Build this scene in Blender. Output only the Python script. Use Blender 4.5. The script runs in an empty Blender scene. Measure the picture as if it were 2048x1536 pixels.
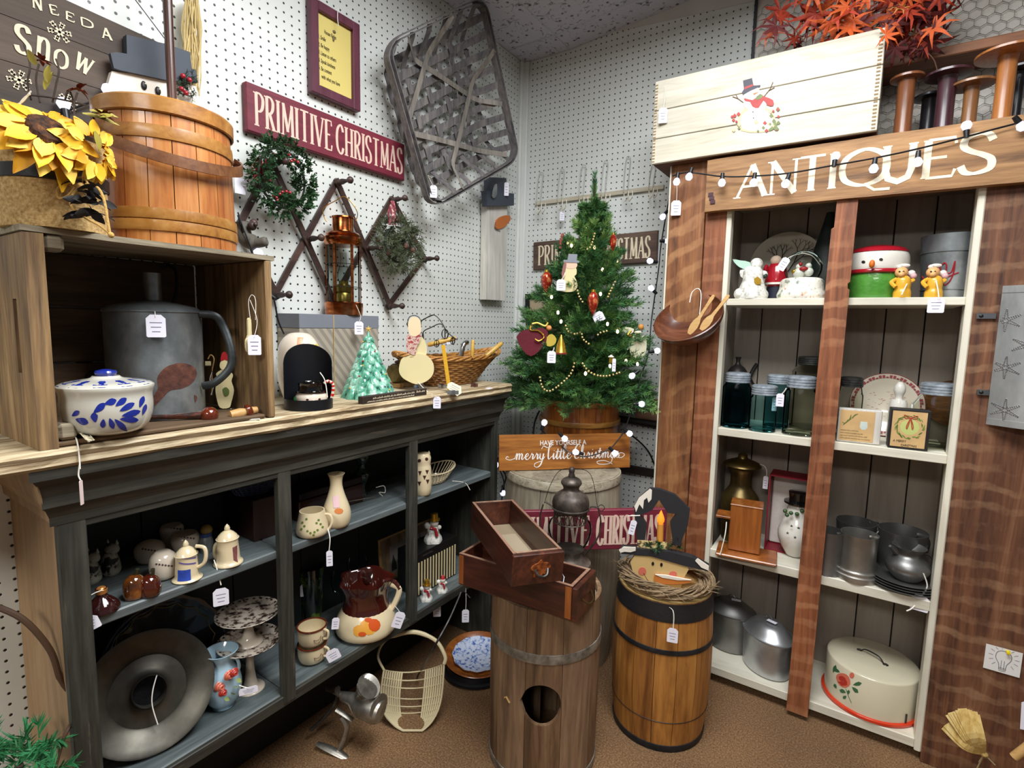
import bpy, bmesh, math, random
from math import pi, sin, cos, radians as rad
from mathutils import Vector, Matrix, noise
random.seed(7)
S = bpy.context.scene
COL = S.collection
# ---------------- camera ----------------
H = 1.34
F = 1060.72
YAW, PITCH, ROLL = 0.587619, 0.112125, -0.022269
_f = Vector((-sin(YAW)*cos(PITCH),cos(YAW)*cos(PITCH),-sin(PITCH)))
_r = Vector((cos(YAW),sin(YAW),0)); _d = _f.cross(_r)
RR = _r*cos(ROLL)+_d*sin(ROLL); DD = -_r*sin(ROLL)+_d*cos(ROLL); FF = _f
CAM = Vector((0,0,H))
cd = bpy.data.cameras.new('camera'); cam = bpy.data.objects.new('camera', cd); COL.objects.link(cam)
cd.sensor_fit = 'HORIZONTAL'; cd.sensor_width = 36; cd.lens = 36*F/2048; cd.clip_start = .02
cam.matrix_world = Matrix.Translation(CAM) @ Matrix((RR,-DD,-FF)).transposed().to_4x4()
S.camera = cam
# ---------------- world, lights, exposure ----------------
S.view_settings.view_transform = 'Standard'; S.view_settings.look = 'None'
S.view_settings.gamma = 1; S.view_settings.use_curve_mapping = False
S.view_settings.exposure = 0.0
w = bpy.data.worlds.new('world'); S.world = w; w.use_nodes = True
w.node_tree.nodes['Background'].inputs[0].default_value = (.86,.93,1,1)
w.node_tree.nodes['Background'].inputs[1].default_value = 0.13
def area(name, loc, sx, sy, power, col=(1,1,1), rot=(0,0,0)):
    l = bpy.data.lights.new(name, 'AREA'); l.shape = 'RECTANGLE'; l.size = sx; l.size_y = sy
    l.energy = power; l.color = col
    o = bpy.data.objects.new(name, l); COL.objects.link(o); o.location = loc; o.rotation_euler = rot
    return o
area('overhead_light', (-.12,.72,2.56),1.2,.6,53, (.97,.985,1))
area('overhead_light', (-.38,1.22,2.56),.6,.6,15, (.95,.975,1))  # added fill without a known fixture, brightens the back wall
area('overhead_light', (.05,-1.65,2.56),1.2,.6,66, (1,.97,.92))
# ---------------- pixel-free helpers ----------------
def ray(u, v):
    return RR*((u-1024)/F) + DD*((v-768)/F) + FF
def onz(u, v, z):
    d = ray(u, v); return CAM + d*((z-H)/d.z)
def onx(u, v, x):
    d = ray(u, v); return CAM + d*(x/d.x)
def ony(u, v, y):
    d = ray(u, v); return CAM + d*(y/d.y)
def dep(p): return (Vector(p)-CAM).dot(FF)
def mpp(p): return dep(p)/F
def atd(u, v, d): return CAM + ray(u, v)*d
def faceang(p):
    return math.atan2(p[1], p[0]) - pi/2
def lin(c):
    if isinstance(c, str):
        c = c.lstrip('#'); c = [int(c[i:i+2],16)/255 for i in (0,2,4)]
        c = [x/12.92 if x <= .04045 else ((x+.055)/1.055)**2.4 for x in c]
    return (c[0], c[1], c[2],1)
# ---------------- mesh builder ----------------
class MB:
    def __init__(s): s.v = []; s.f = []; s.sm = []
    def add(s, vs, fs, smooth=False, M=None):
        n = len(s.v)
        if M is not None: vs = [M @ Vector(v) for v in vs]
        s.v += [tuple(v) for v in vs]; s.f += [tuple(i+n for i in f) for f in fs]; s.sm += [smooth]*len(fs)
        return s
    def box(s, c, d, rot=None, M=None, b=0.0):
        x, y, z = d[0]/2, d[1]/2, d[2]/2
        T = Matrix.Translation(Vector(c))
        if rot is not None: T = T @ (rot if isinstance(rot,Matrix) else Matrix.Rotation(rot,4,'Z'))
        if M is not None: T = M @ T
        b = min(b,.45*min(abs(d[0]),abs(d[1]),abs(d[2])))
        if b <= 0:
            vs = [(-x,-y,-z),(x,-y,-z),(x,y,-z),(-x,y,-z),(-x,-y,z),(x,-y,z),(x,y,z),(-x,y,z)]
            return s.add(vs, [(0,3,2,1),(4,5,6,7),(0,1,5,4),(1,2,6,5),(2,3,7,6),(3,0,4,7)], False, T)
        rings = []
        for zz, k in ((-z,b), (-z+b,0), (z-b,0), (z,b)):
            X, Y = x-k, y-k
            rings.append([(-X,-Y+b*(k == 0),zz),(-X+b*(k == 0),-Y,zz),(X-b*(k == 0),-Y,zz),(X,-Y+b*(k == 0),zz),
                          (X,Y-b*(k == 0),zz),(X-b*(k == 0),Y,zz),(-X+b*(k == 0),Y,zz),(-X,Y-b*(k == 0),zz)])
        vs = sum(rings, []); fs = [tuple(range(7,-1,-1)), tuple(range(24,32))]
        for r in range(3):
            for i in range(8):
                j = (i+1) % 8; fs.append((r*8+i,r*8+j,r*8+8+j,r*8+8+i))
        return s.add(vs, fs, False, T)
    def lathe(s, pr, seg=24, c=(0,0,0), M=None, a0=0, a1=2*pi, cap0=True, cap1=True, sx=1, sy=1, wob=None):
        full = abs(a1-a0-2*pi) < 1e-6; n = seg if full else seg+1; vs = []
        for (r, z) in pr:
            for i in range(n):
                a = a0+(a1-a0)*i/seg
                k = wob(a, z) if wob else 1
                vs.append((c[0]+r*k*cos(a)*sx,c[1]+r*k*sin(a)*sy,c[2]+z))
        fs = []
        for j in range(len(pr)-1):
            for i in range(seg):
                i2 = (i+1) % n
                fs.append((j*n+i,j*n+i2,(j+1)*n+i2,(j+1)*n+i))
        if full and cap0 and pr[0][0] > 1e-6: fs.append(tuple(range(n-1,-1,-1)))
        if full and cap1 and pr[-1][0] > 1e-6: fs.append(tuple((len(pr)-1)*n+i for i in range(n)))
        return s.add(vs, fs, True, M)
    def tube(s, pts, r, seg=8, closed=False, M=None, flat=1.0, cap=True):
        pts = [Vector(p) for p in pts]; n = len(pts)
        rs = r if isinstance(r, (list,tuple)) else [r]*n
        vs = []; up = None
        for i, p in enumerate(pts):
            if closed: t = pts[(i+1) % n]-pts[i-1]
            else: t = pts[min(i+1,n-1)]-pts[max(i-1,0)]
            t = t.normalized() if t.length > 1e-9 else Vector((0,0,1))
            if up is None:
                up = Vector((0,0,1)) if abs(t.z) < .9 else Vector((1,0,0))
            a = t.cross(up)
            if a.length < 1e-6: a = t.cross(Vector((1,0.1,0)))
            a.normalize(); b = a.cross(t).normalized(); up = b
            for k in range(seg):
                q = 2*pi*k/seg; vs.append(p + a*(rs[i]*cos(q)) + b*(rs[i]*sin(q)*flat))
        fs = []
        for i in range(n if closed else n-1):
            j = (i+1) % n
            for k in range(seg):
                k2 = (k+1) % seg; fs.append((i*seg+k,j*seg+k,j*seg+k2,i*seg+k2))
        if not closed and cap:
            fs.append(tuple(range(seg))); fs.append(tuple((n-1)*seg+k for k in range(seg-1,-1,-1)))
        return s.add(vs, fs, True, M)
    def cyl(s, p0, p1, r0, r1=None, seg=16, M=None):
        return s.tube([p0,p1], [r0,r0 if r1 is None else r1], seg, M=M)
    def ball(s, c, r, seg=12, rings=8, M=None, sc=(1,1,1)):
        vs = [(c[0],c[1],c[2]-r*sc[2])]; fs = []
        for j in range(1, rings):
            t = pi*j/rings
            for i in range(seg):
                a = 2*pi*i/seg
                vs.append((c[0]+r*sin(t)*cos(a)*sc[0],c[1]+r*sin(t)*sin(a)*sc[1],c[2]-r*cos(t)*sc[2]))
        vs.append((c[0],c[1],c[2]+r*sc[2]))
        for i in range(seg):
            fs.append((0,1+(i+1) % seg,1+i)); fs.append((len(vs)-1,1+(rings-2)*seg+i,1+(rings-2)*seg+(i+1) % seg))
        for j in range(rings-2):
            for i in range(seg):
                i2 = (i+1) % seg; a = 1+j*seg
                fs.append((a+i,a+i2,a+seg+i2,a+seg+i))
        return s.add(vs, fs, True, M)
    def prism(s, poly, y0, y1, M=None, smooth=False):
        n = len(poly)
        vs = [(p[0],y0,p[1]) for p in poly]+[(p[0],y1,p[1]) for p in poly]
        fs = [tuple(range(n)), tuple(range(2*n-1,n-1,-1))]+[(i,n+i,n+(i+1) % n,(i+1) % n) for i in range(n)]
        return s.add(vs, fs, smooth, M)
    def strip(s, pts, wd, th, nrm, M=None, closed=False):
        pts = [Vector(p) for p in pts]; n = len(pts); vs = []
        for i, p in enumerate(pts):
            t = (pts[(i+1) % n] if (closed or i < n-1) else pts[i])-(pts[i-1] if (closed or i > 0) else pts[i])
            N = Vector(nrm(i) if callable(nrm) else nrm).normalized()
            W = N.cross(t).normalized()
            ww = wd[i] if isinstance(wd, (list,tuple)) else wd
            for (a, b) in ((-1,-1), (1,-1), (1,1), (-1,1)): vs.append(p+W*(a*ww/2)+N*(b*th/2))
        fs = []
        for i in range(n if closed else n-1):
            j = (i+1) % n
            for k in range(4): fs.append((i*4+k,i*4+(k+1) % 4,j*4+(k+1) % 4,j*4+k))
        if not closed: fs += [(3,2,1,0), tuple((n-1)*4+k for k in range(4))]
        return s.add(vs, fs, False, M)
    def build(s, name, mat, parent=None, world=False, kind=None, label=None, bev=0):
        vs = s.v
        if world and parent is not None:
            Mi = MATS[parent.name].inverted(); vs = [tuple(Mi @ Vector(v)) for v in vs]
        me = bpy.data.meshes.new(name); me.from_pydata([tuple(v) for v in vs], [], s.f)
        me.polygons.foreach_set('use_smooth', s.sm)
        bm = bmesh.new(); bm.from_mesh(me); bmesh.ops.recalc_face_normals(bm, faces=bm.faces)
        for e in bm.edges:
            if len(e.link_faces) == 2 and e.link_faces[0].normal.angle(e.link_faces[1].normal,0) > .75: e.smooth = False
        bm.to_mesh(me); bm.free(); me.update()
        if mat: me.materials.append(mat)
        o = bpy.data.objects.new(name, me); COL.objects.link(o)
        if parent is not None:
            o.parent = parent; MATS[o.name] = MATS[parent.name]
        else: MATS[o.name] = Matrix.Identity(4)
        if kind: o['kind'] = kind
        if label: o['label'] = label
        return o
MATS = {}
def tag(o, label, cat, group=None, kind=None):
    o['label'] = label; o['category'] = cat
    if group: o['group'] = group
    if kind: o['kind'] = kind
    return o
def thing(name, label, cat, loc=(0,0,0), rz=0, group=None, M=None):
    o = bpy.data.objects.new(name, None); COL.objects.link(o); o.empty_display_size = .05
    o['label'] = label; o['category'] = cat
    if group: o['group'] = group
    if M is None: M = Matrix.Translation(Vector(loc)) @ Matrix.Rotation(rz,4, 'Z')
    o.matrix_world = M; MATS[o.name] = M.copy()
    return o
def struct(o): o['kind'] = 'structure'; return o
def dup(root, M, label=None, group=None):
    r = root.copy(); COL.objects.link(r); r.matrix_world = M; MATS[r.name] = M.copy()
    if label: r['label'] = label
    if group: r['group'] = group
    for ch in list(root.children):
        c = ch.copy(); COL.objects.link(c); c.parent = r; MATS[c.name] = M.copy()
        for g in ch.children:
            d = g.copy(); COL.objects.link(d); d.parent = c; MATS[d.name] = M.copy()
    return r
def cat_rom(pts, n=6, closed=False):
    P = [Vector(p) if len(p) == 3 else Vector((p[0],p[1],0)) for p in pts]; out = []; m = len(P)
    rng = range(m if closed else m-1)
    for i in rng:
        a, b, c, d = (P[(i-1) % m], P[i], P[(i+1) % m], P[(i+2) % m]) if closed else (P[max(i-1,0)], P[i], P[i+1], P[min(i+2,m-1)])
        for k in range(n):
            t = k/n; out.append(.5*((2*b)+(c-a)*t+(2*a-5*b+4*c-d)*t*t+(3*b-a-3*c+d)*t**3))
    if not closed: out.append(P[-1])
    return out
def sm2(pts, n=6, closed=True):
    return [(p.x,p.y) for p in cat_rom([(a,b,0) for a,b in pts],n,closed)]
def ell(cx, cy, rx, ry, n=16, rot=0):
    return [(cx+rx*cos(2*pi*i/n)*cos(rot)-ry*sin(2*pi*i/n)*sin(rot),cy+rx*cos(2*pi*i/n)*sin(rot)+ry*sin(2*pi*i/n)*cos(rot)) for i in range(n)]
# ---------------- materials ----------------
_mc = {}
def _new(name):
    m = bpy.data.materials.new(name); m.use_nodes = True; nt = m.node_tree
    return m, nt, nt.nodes['Principled BSDF']
def N(nt, t, **k):
    n = nt.nodes.new(t)
    for a, b in k.items():
        if a in n.inputs: n.inputs[a].default_value = b
        else: setattr(n, a, b)
    return n
def plain(name, col, rough=.5, metal=0, bump=0, bscale=60, var=.12, vscale=8, spec=.5, coat=0, emit=None, es=0, trans=0, ior=1.45, alpha=1, sub=0):
    if name in _mc: return _mc[name]
    m, nt, b = _new(name); L = nt.links
    c = lin(col)
    b.inputs['Roughness'].default_value = rough; b.inputs['Metallic'].default_value = metal
    b.inputs['Specular IOR Level'].default_value = spec; b.inputs['Coat Weight'].default_value = coat
    b.inputs['IOR'].default_value = ior; b.inputs['Transmission Weight'].default_value = trans
    tc = N(nt, 'ShaderNodeTexCoord')
    if var > 0:
        nz = N(nt, 'ShaderNodeTexNoise', Scale=vscale, Detail=4.0); L.new(tc.outputs['Object'], nz.inputs['Vector'])
        mx = N(nt, 'ShaderNodeMixRGB'); mx.inputs[1].default_value = tuple(x*(1-var) for x in c[:3])+(1,)
        mx.inputs[2].default_value = tuple(min(1,x*(1+var)) for x in c[:3])+(1,)
        L.new(nz.outputs['Fac'], mx.inputs[0]); L.new(mx.outputs[0], b.inputs['Base Color'])
    else: b.inputs['Base Color'].default_value = c
    if bump:
        nb = N(nt, 'ShaderNodeTexNoise', Scale=bscale, Detail=5.0); L.new(tc.outputs['Object'], nb.inputs['Vector'])
        bp = N(nt, 'ShaderNodeBump', Strength=bump, Distance=.004); L.new(nb.outputs['Fac'], bp.inputs['Height']); L.new(bp.outputs[0], b.inputs['Normal'])
    if emit: b.inputs['Emission Color'].default_value = lin(emit); b.inputs['Emission Strength'].default_value = es
    _mc[name] = m; return m
def ramp(nt, stops, interp='LINEAR'):
    r = N(nt, 'ShaderNodeValToRGB'); r.color_ramp.interpolation = interp
    while len(r.color_ramp.elements) < len(stops): r.color_ramp.elements.new(.5)
    for e, (p, c) in zip(r.color_ramp.elements, stops): e.position = p; e.color = lin(c)
    return r
def wood(name, cols, axis='X', scale=1.0, rough=.55, bump=.3, wear=None, wearamt=.0, saw=None, coat=0, fine=1.0):
    if name in _mc: return _mc[name]
    m, nt, b = _new(name); L = nt.links
    tc = N(nt, 'ShaderNodeTexCoord'); mp = N(nt, 'ShaderNodeMapping'); L.new(tc.outputs['Object'], mp.inputs['Vector'])
    k = {'X': (1.2,14,14), 'Y': (14,1.2,14), 'Z': (14,14,1.2)}[axis]
    mp.inputs['Scale'].default_value = tuple(x*scale for x in k)
    n1 = N(nt, 'ShaderNodeTexNoise', Scale=1.5, Detail=9.0, Roughness=.65, Distortion=1.2); L.new(mp.outputs[0], n1.inputs['Vector'])
    n2 = N(nt, 'ShaderNodeTexNoise', Scale=9*fine, Detail=4.0); L.new(mp.outputs[0], n2.inputs['Vector'])
    ad = N(nt, 'ShaderNodeMath', operation='MULTIPLY_ADD'); ad.inputs[1].default_value = .35; L.new(n2.outputs['Fac'], ad.inputs[0]); L.new(n1.outputs['Fac'], ad.inputs[2])
    n = len(cols)
    r = ramp(nt, [(.42+.48*i/(max(n-1,1)),c) for i,c in enumerate(cols)]); L.new(ad.outputs[0], r.inputs[0])
    out = r.outputs[0]
    n3 = N(nt, 'ShaderNodeTexNoise', Scale=3.0*scale, Detail=3.0); L.new(tc.outputs['Object'], n3.inputs['Vector'])
    mm = N(nt, 'ShaderNodeMixRGB', blend_type='MULTIPLY'); r3 = ramp(nt, [(.3,(.6,.6,.6)),(.7,(1.05,1.05,1.05))]); L.new(n3.outputs['Fac'], r3.inputs[0])
    mm.inputs[0].default_value = .7; L.new(out, mm.inputs[1]); L.new(r3.outputs[0], mm.inputs[2]); out = mm.outputs[0]
    if saw:
        wv = N(nt, 'ShaderNodeMapping'); L.new(tc.outputs['Object'], wv.inputs['Vector'])
        wv.inputs['Rotation'].default_value = (0, saw[2],0)
        wt = N(nt, 'ShaderNodeTexWave', Scale=saw[1], Distortion=3.0, Detail=3.0, bands_direction='Z'); wt.inputs['Detail Scale'].default_value = 2.5; L.new(wv.outputs[0], wt.inputs['Vector'])
        rw = ramp(nt, [(.55,(0,0,0)),(.85,(1,1,1))]); L.new(wt.outputs['Fac'], rw.inputs[0])
        nk = N(nt, 'ShaderNodeTexNoise', Scale=6.0, Detail=5.0, Roughness=.7); L.new(tc.outputs['Object'], nk.inputs['Vector']); rk = ramp(nt, [(.40,(0,0,0)),(.66,(.45,.45,.45))]); L.new(nk.outputs['Fac'], rk.inputs[0])
        n4 = N(nt, 'ShaderNodeMath', operation='MULTIPLY'); L.new(rw.outputs[0], n4.inputs[0]); L.new(rk.outputs[0], n4.inputs[1])
        ms = N(nt, 'ShaderNodeMixRGB'); L.new(n4.outputs[0], ms.inputs[0]); L.new(out, ms.inputs[1]); ms.inputs[2].default_value = lin(saw[0]); out = ms.outputs[0]
    if wear:
        n5 = N(nt, 'ShaderNodeTexNoise', Scale=5*scale, Detail=8.0, Roughness=.7); L.new(mp.outputs[0], n5.inputs['Vector'])
        rw = ramp(nt, [(wearamt,(0,0,0)),(wearamt+.05,(1,1,1))]); L.new(n5.outputs['Fac'], rw.inputs[0])
        ms = N(nt, 'ShaderNodeMixRGB'); L.new(rw.outputs[0], ms.inputs[0]); ms.inputs[1].default_value = lin(wear); L.new(out, ms.inputs[2]); out = ms.outputs[0]
    L.new(out, b.inputs['Base Color']); b.inputs['Roughness'].default_value = rough; b.inputs['Coat Weight'].default_value = coat
    b.inputs['Coat Roughness'].default_value = .15
    if bump:
        bp = N(nt, 'ShaderNodeBump', Strength=bump, Distance=.003); L.new(ad.outputs[0], bp.inputs['Height']); L.new(bp.outputs[0], b.inputs['Normal'])
    _mc[name] = m; return m
def mottle(name, stops, scale=6, rough=.4, metal=0, bump=.1, detail=6, coat=0, vec=(1,1,1)):
    if name in _mc: return _mc[name]
    m, nt, b = _new(name); L = nt.links
    tc = N(nt, 'ShaderNodeTexCoord'); mp = N(nt, 'ShaderNodeMapping'); L.new(tc.outputs['Object'], mp.inputs['Vector']); mp.inputs['Scale'].default_value = vec
    nz = N(nt, 'ShaderNodeTexNoise', Scale=scale, Detail=float(detail), Roughness=.6); L.new(mp.outputs[0], nz.inputs['Vector'])
    r = ramp(nt, stops); L.new(nz.outputs['Fac'], r.inputs[0]); L.new(r.outputs[0], b.inputs['Base Color'])
    b.inputs['Roughness'].default_value = rough; b.inputs['Metallic'].default_value = metal; b.inputs['Coat Weight'].default_value = coat
    if bump:
        bp = N(nt, 'ShaderNodeBump', Strength=bump, Distance=.003); L.new(nz.outputs['Fac'], bp.inputs['Height']); L.new(bp.outputs[0], b.inputs['Normal'])
    _mc[name] = m; return m
def glass(name, col, rough=.02, ior=1.45):
    if name in _mc: return _mc[name]
    m, nt, b = _new(name); L = nt.links
    nt.nodes.remove(b)
    out = nt.nodes['Material Output']
    tr = N(nt, 'ShaderNodeBsdfTransparent'); tr.inputs[0].default_value = lin(col)
    gl = N(nt, 'ShaderNodeBsdfGlossy'); gl.inputs['Roughness'].default_value = rough; gl.inputs[0].default_value = (.9,.95,.95,1)
    lw = N(nt, 'ShaderNodeLayerWeight', Blend=.10)
    mx = N(nt, 'ShaderNodeMixShader'); L.new(lw.outputs['Fresnel'], mx.inputs[0]); L.new(tr.outputs[0], mx.inputs[1]); L.new(gl.outputs[0], mx.inputs[2])
    L.new(mx.outputs[0], out.inputs[0]); _mc[name] = m; return m
def emis(name, col, st):
    if name in _mc: return _mc[name]
    m, nt, b = _new(name); b.inputs['Base Color'].default_value = lin(col)
    b.inputs['Emission Color'].default_value = lin(col); b.inputs['Emission Strength'].default_value = st
    _mc[name] = m; return m
# ---------------- lettering ----------------
GL = {
 'A': (.62,[([(0,0),(.31,1)],0),([(.31,1),(.62,0)],1),([(.12,.34),(.5,.34)],0)],[(0,0),(.62,0)]),
 'N': (.66,[([(.06,0),(.06,1)],0),([(.06,1),(.6,0)],1),([(.6,0),(.6,1)],0)],[(.06,0),(.03,1),(.6,1)]),
 'T': (.6,[([(.3,0),(.3,1)],1),([(0,1),(.6,1)],0)],[(.3,0)]),
 'I': (.16,[([(.08,0),(.08,1)],1)],[(.08,0),(.08,1)]),
 'Q': (.8,[('c',[(.4,1),(.1,.82),(.02,.5),(.1,.16),(.4,0),(.7,.16),(.78,.5),(.7,.82)],1),([(.42,.03),(.6,-.16),(.86,-.17)],0)],[]),
 'O': (.7,[('c',[(.35,1),(.08,.82),(.02,.5),(.08,.18),(.35,0),(.62,.18),(.68,.5),(.62,.82)],1)],[]),
 'U': (.66,[([(.08,1),(.08,.32),(.14,.1),(.33,0),(.52,.1),(.58,.32),(.58,1)],1)],[(.08,1),(.58,1)]),
 'E': (.5,[([(.08,0),(.08,1)],1),([(.08,1),(.48,1),(.5,.84)],0),([(.08,.52),(.38,.52)],0),([(.08,0),(.48,0),(.52,.18)],0)],[(.08,0),(.08,1)]),
 'S': (.52,[('o',[(.47,.8),(.4,.96),(.26,1),(.08,.92),(.05,.72),(.16,.58),(.34,.46),(.47,.32),(.46,.1),(.26,0),(.1,.05),(.03,.22)],1)],[]),
 'P': (.5,[([(.08,0),(.08,1)],1),('o',[(.08,1),(.32,.99),(.48,.88),(.5,.74),(.44,.56),(.3,.46),(.08,.45)],0)],[(.08,0),(.06,1)]),
 'R': (.56,[([(.08,0),(.08,1)],1),('o',[(.08,1),(.32,.99),(.46,.88),(.47,.74),(.42,.6),(.28,.5),(.08,.5)],0),([(.24,.5),(.52,0)],1)],[(.08,0),(.06,1),(.52,0)]),
 'M': (.78,[([(.06,0),(.1,1)],0),([(.1,1),(.39,.12)],1),([(.39,.12),(.68,1)],0),([(.68,1),(.72,0)],1)],[(.06,0),(.72,0)]),
 'V': (.6,[([(0,1),(.3,0)],1),([(.3,0),(.6,1)],0)],[(0,1),(.6,1)]),
 'C': (.6,[('o',[(.56,.78),(.46,.96),(.32,1),(.1,.84),(.03,.5),(.1,.16),(.32,0),(.48,.05),(.57,.22)],1)],[]),
 'H': (.64,[([(.08,0),(.08,1)],1),([(.56,0),(.56,1)],1),([(.08,.5),(.56,.5)],0)],[(.08,0),(.56,0),(.08,1),(.56,1)]),
 'D': (.62,[([(.08,0),(.08,1)],1),('o',[(.08,1),(.34,.97),(.54,.78),(.58,.5),(.54,.22),(.34,.03),(.08,0)],0)],[]),
 'W': (.9,[([(0,1),(.22,0)],1),([(.22,0),(.45,.9)],0),([(.45,.9),(.68,0)],1),([(.68,0),(.9,1)],0)],[(0,1),(.9,1)]),
 'L': (.46,[([(.08,1),(.08,0),(.44,0)],1)],[(.08,1)]),
 'F': (.46,[([(.08,0),(.08,1),(.46,1)],1),([(.08,.52),(.36,.52)],0)],[(.08,0)]),
 'Y': (.56,[([(0,1),(.28,.5),(.56,1)],1),([(.28,.5),(.28,0)],1)],[(0,1),(.56,1)]),
 'n': (.56,[([(.08,0),(.08,1)],1),('o',[(.08,.7),(.2,.95),(.4,.95),(.5,.7),(.5,0)],0)],[(.08,0),(.5,0)]),
 ' ': (.4,[],[]),
}
_sk = [0]
def stroke2d(mb, pts, w, y0, y1, M):
    n = len(pts); _sk[0] += 1; y0 -= .00006*(_sk[0] % 9)
    L_, R_ = [], []
    for i, p in enumerate(pts):
        a = pts[max(i-1,0)]; c = pts[min(i+1,n-1)]
        tx, tz = c[0]-a[0], c[1]-a[1]; q = math.hypot(tx, tz) or 1
        ww = (w[i] if isinstance(w,list) else w)/2
        L_.append((p[0]-tz/q*ww,p[1]+tx/q*ww)); R_.append((p[0]+tz/q*ww,p[1]-tx/q*ww))
    vs = []
    for a, c in zip(L_, R_): vs += [(a[0],y0,a[1]), (c[0],y0,c[1]), (c[0],y1,c[1]), (a[0],y1,a[1])]
    fs = []
    for i in range(n-1):
        for k in range(4): fs.append((i*4+k,i*4+(k+1) % 4,i*4+4+(k+1) % 4,i*4+4+k))
    fs += [(3,2,1,0), (n*4-4,n*4-3,n*4-2,n*4-1)]
    mb.add(vs, fs, False, M)
def letters(mb, txt, x0, z0, x1, h, M, heavy=.13, light=.06, serif=.24, y=-.0006, gap=.13):
    tot = sum(GL[c][0] for c in txt)+gap*(len(txt)-1)
    sx = (x1-x0)/tot; x = 0
    for c in txt:
        wd, st, sf = GL[c]
        for s_ in st:
            if s_[0] in ('c', 'o'):
                cl = s_[0] == 'c'; pts = [(p.x,p.y) for p in cat_rom([(a,b,0) for a,b in s_[1]],5,cl)]
                if cl: pts.append(pts[0])
                hv = s_[2]
                ws = []
                for i in range(len(pts)):
                    a = pts[max(i-1,0)]; b = pts[min(i+1,len(pts)-1)]
                    t = abs(b[1]-a[1])/(math.hypot(b[0]-a[0],b[1]-a[1]) or 1)
                    ws.append(h*(light+(heavy-light)*t))
                pp = [(x0+(x+p[0])*sx,z0+p[1]*h) for p in pts]
                stroke2d(mb, pp, ws, y,.0004, M)
            else:
                pp = [(x0+(x+p[0])*sx,z0+p[1]*h) for p in s_[0]]
                stroke2d(mb, pp, h*(heavy if s_[1] else light), y,.0004, M)
        if serif:
            for (a, b) in sf:
                X = x0+(x+a)*sx; Z = z0+b*h*.975+h*.012
                stroke2d(mb, [(X-serif*h/2,Z),(X+serif*h/2,Z)], h*.04, y,.0004, M)
        x += wd+gap
def btext(txt, size, M, mat, parent, name='lettering', sx=1.0, shear=0, ext=.0004, align='LEFT', bold=0, world=True, label=None):
    cu = bpy.data.curves.new('t', 'FONT'); cu.body = txt; cu.size = size; cu.extrude = ext; cu.align_x = align; cu.shear = shear; cu.offset = bold; cu.resolution_u = 3
    o = bpy.data.objects.new('t', cu); COL.objects.link(o)
    dg = bpy.context.evaluated_depsgraph_get(); dg.update()
    me = bpy.data.meshes.new_from_object(o.evaluated_get(dg)); bpy.data.objects.remove(o); bpy.data.curves.remove(cu)
    R = Matrix.Rotation(pi/2,4, 'X')
    T = M @ R @ Matrix.Diagonal((sx,1,1,1))
    if world and parent is not None: T = MATS[parent.name].inverted() @ T
    me.transform(T); me.materials.clear(); me.materials.append(mat)
    ob = bpy.data.objects.new(name, me); COL.objects.link(ob)
    if parent is not None: ob.parent = parent; MATS[ob.name] = MATS[parent.name]
    if label: ob['label'] = label
    return ob
def frame(o, x, z):
    x = Vector(x).normalized(); z = Vector(z); z = (z-x*z.dot(x)).normalized(); y = z.cross(x)
    return Matrix((( x.x,y.x,z.x,o[0]),(x.y,y.y,z.y,o[1]),(x.z,y.z,z.z,o[2]),(0,0,0,1)))
def LW(y, z, x=-1.505):
    return frame((x,y,z), (0,1,0), (0,0,1))
def BW(x, z, y=2.30):
    return frame((x,y,z), (1,0,0), (0,0,1))
# ---------------- price tags ----------------
M_TAG = plain('tag_paper', '#e9e8f4',.6, var=.04); M_STR = plain('tag_string', '#e8e4da',.8, var=.05); M_INK = plain('ink', '#6d6a86',.7, var=0)
def ptag(parent, u, v, w, h, d, anchor=None, tilt=0, yaw=0, via=None, mat=None):
    """paper tag centred where (u,v) is seen at depth d, w x h in photo pixels; string up to anchor (world)"""
    c = atd(u, v, d); k = d/F; w *= k; h *= k
    f = faceang(c)+yaw
    M = Matrix.Translation(c) @ Matrix.Rotation(f,4, 'Z') @ Matrix.Rotation(tilt,4, 'Y')
    x, z = w/2, h/2; q = min(x, z)*.45
    poly = [(-x,-z+q*.3), (-x+q*.3,-z), (x-q*.3,-z), (x,-z+q*.3), (x,z-q), (x-q,z), (-x+q,z), (-x,z-q)]
    o = MB().prism(poly, -.0005,.0005, M).build('price_tag', mat or M_TAG, parent, world=True)
    if w > .011:
        ink = MB()
        for i in range(3):
            zz = z*(.3-.4*i); ink.box((0,-.0008,zz), (w*(.62-.1*i),.0002,h*.03), M=M)
        ink.build('writing', M_INK, o, world=True)
    top = M @ Vector((0,0,z*.8))
    if anchor is not None:
        A = Vector(anchor); mid = (A+top)/2+Vector((0,0,-.0)) if via is None else Vector(via)
        pts = cat_rom([A,mid+Vector((.002,0,0)),top],5)
        MB().tube(pts,.0007,5).tube([p+Vector((.002,-.001,0)) for p in pts],.0006,5).build('string', M_STR, parent, world=True)
    return o
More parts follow.
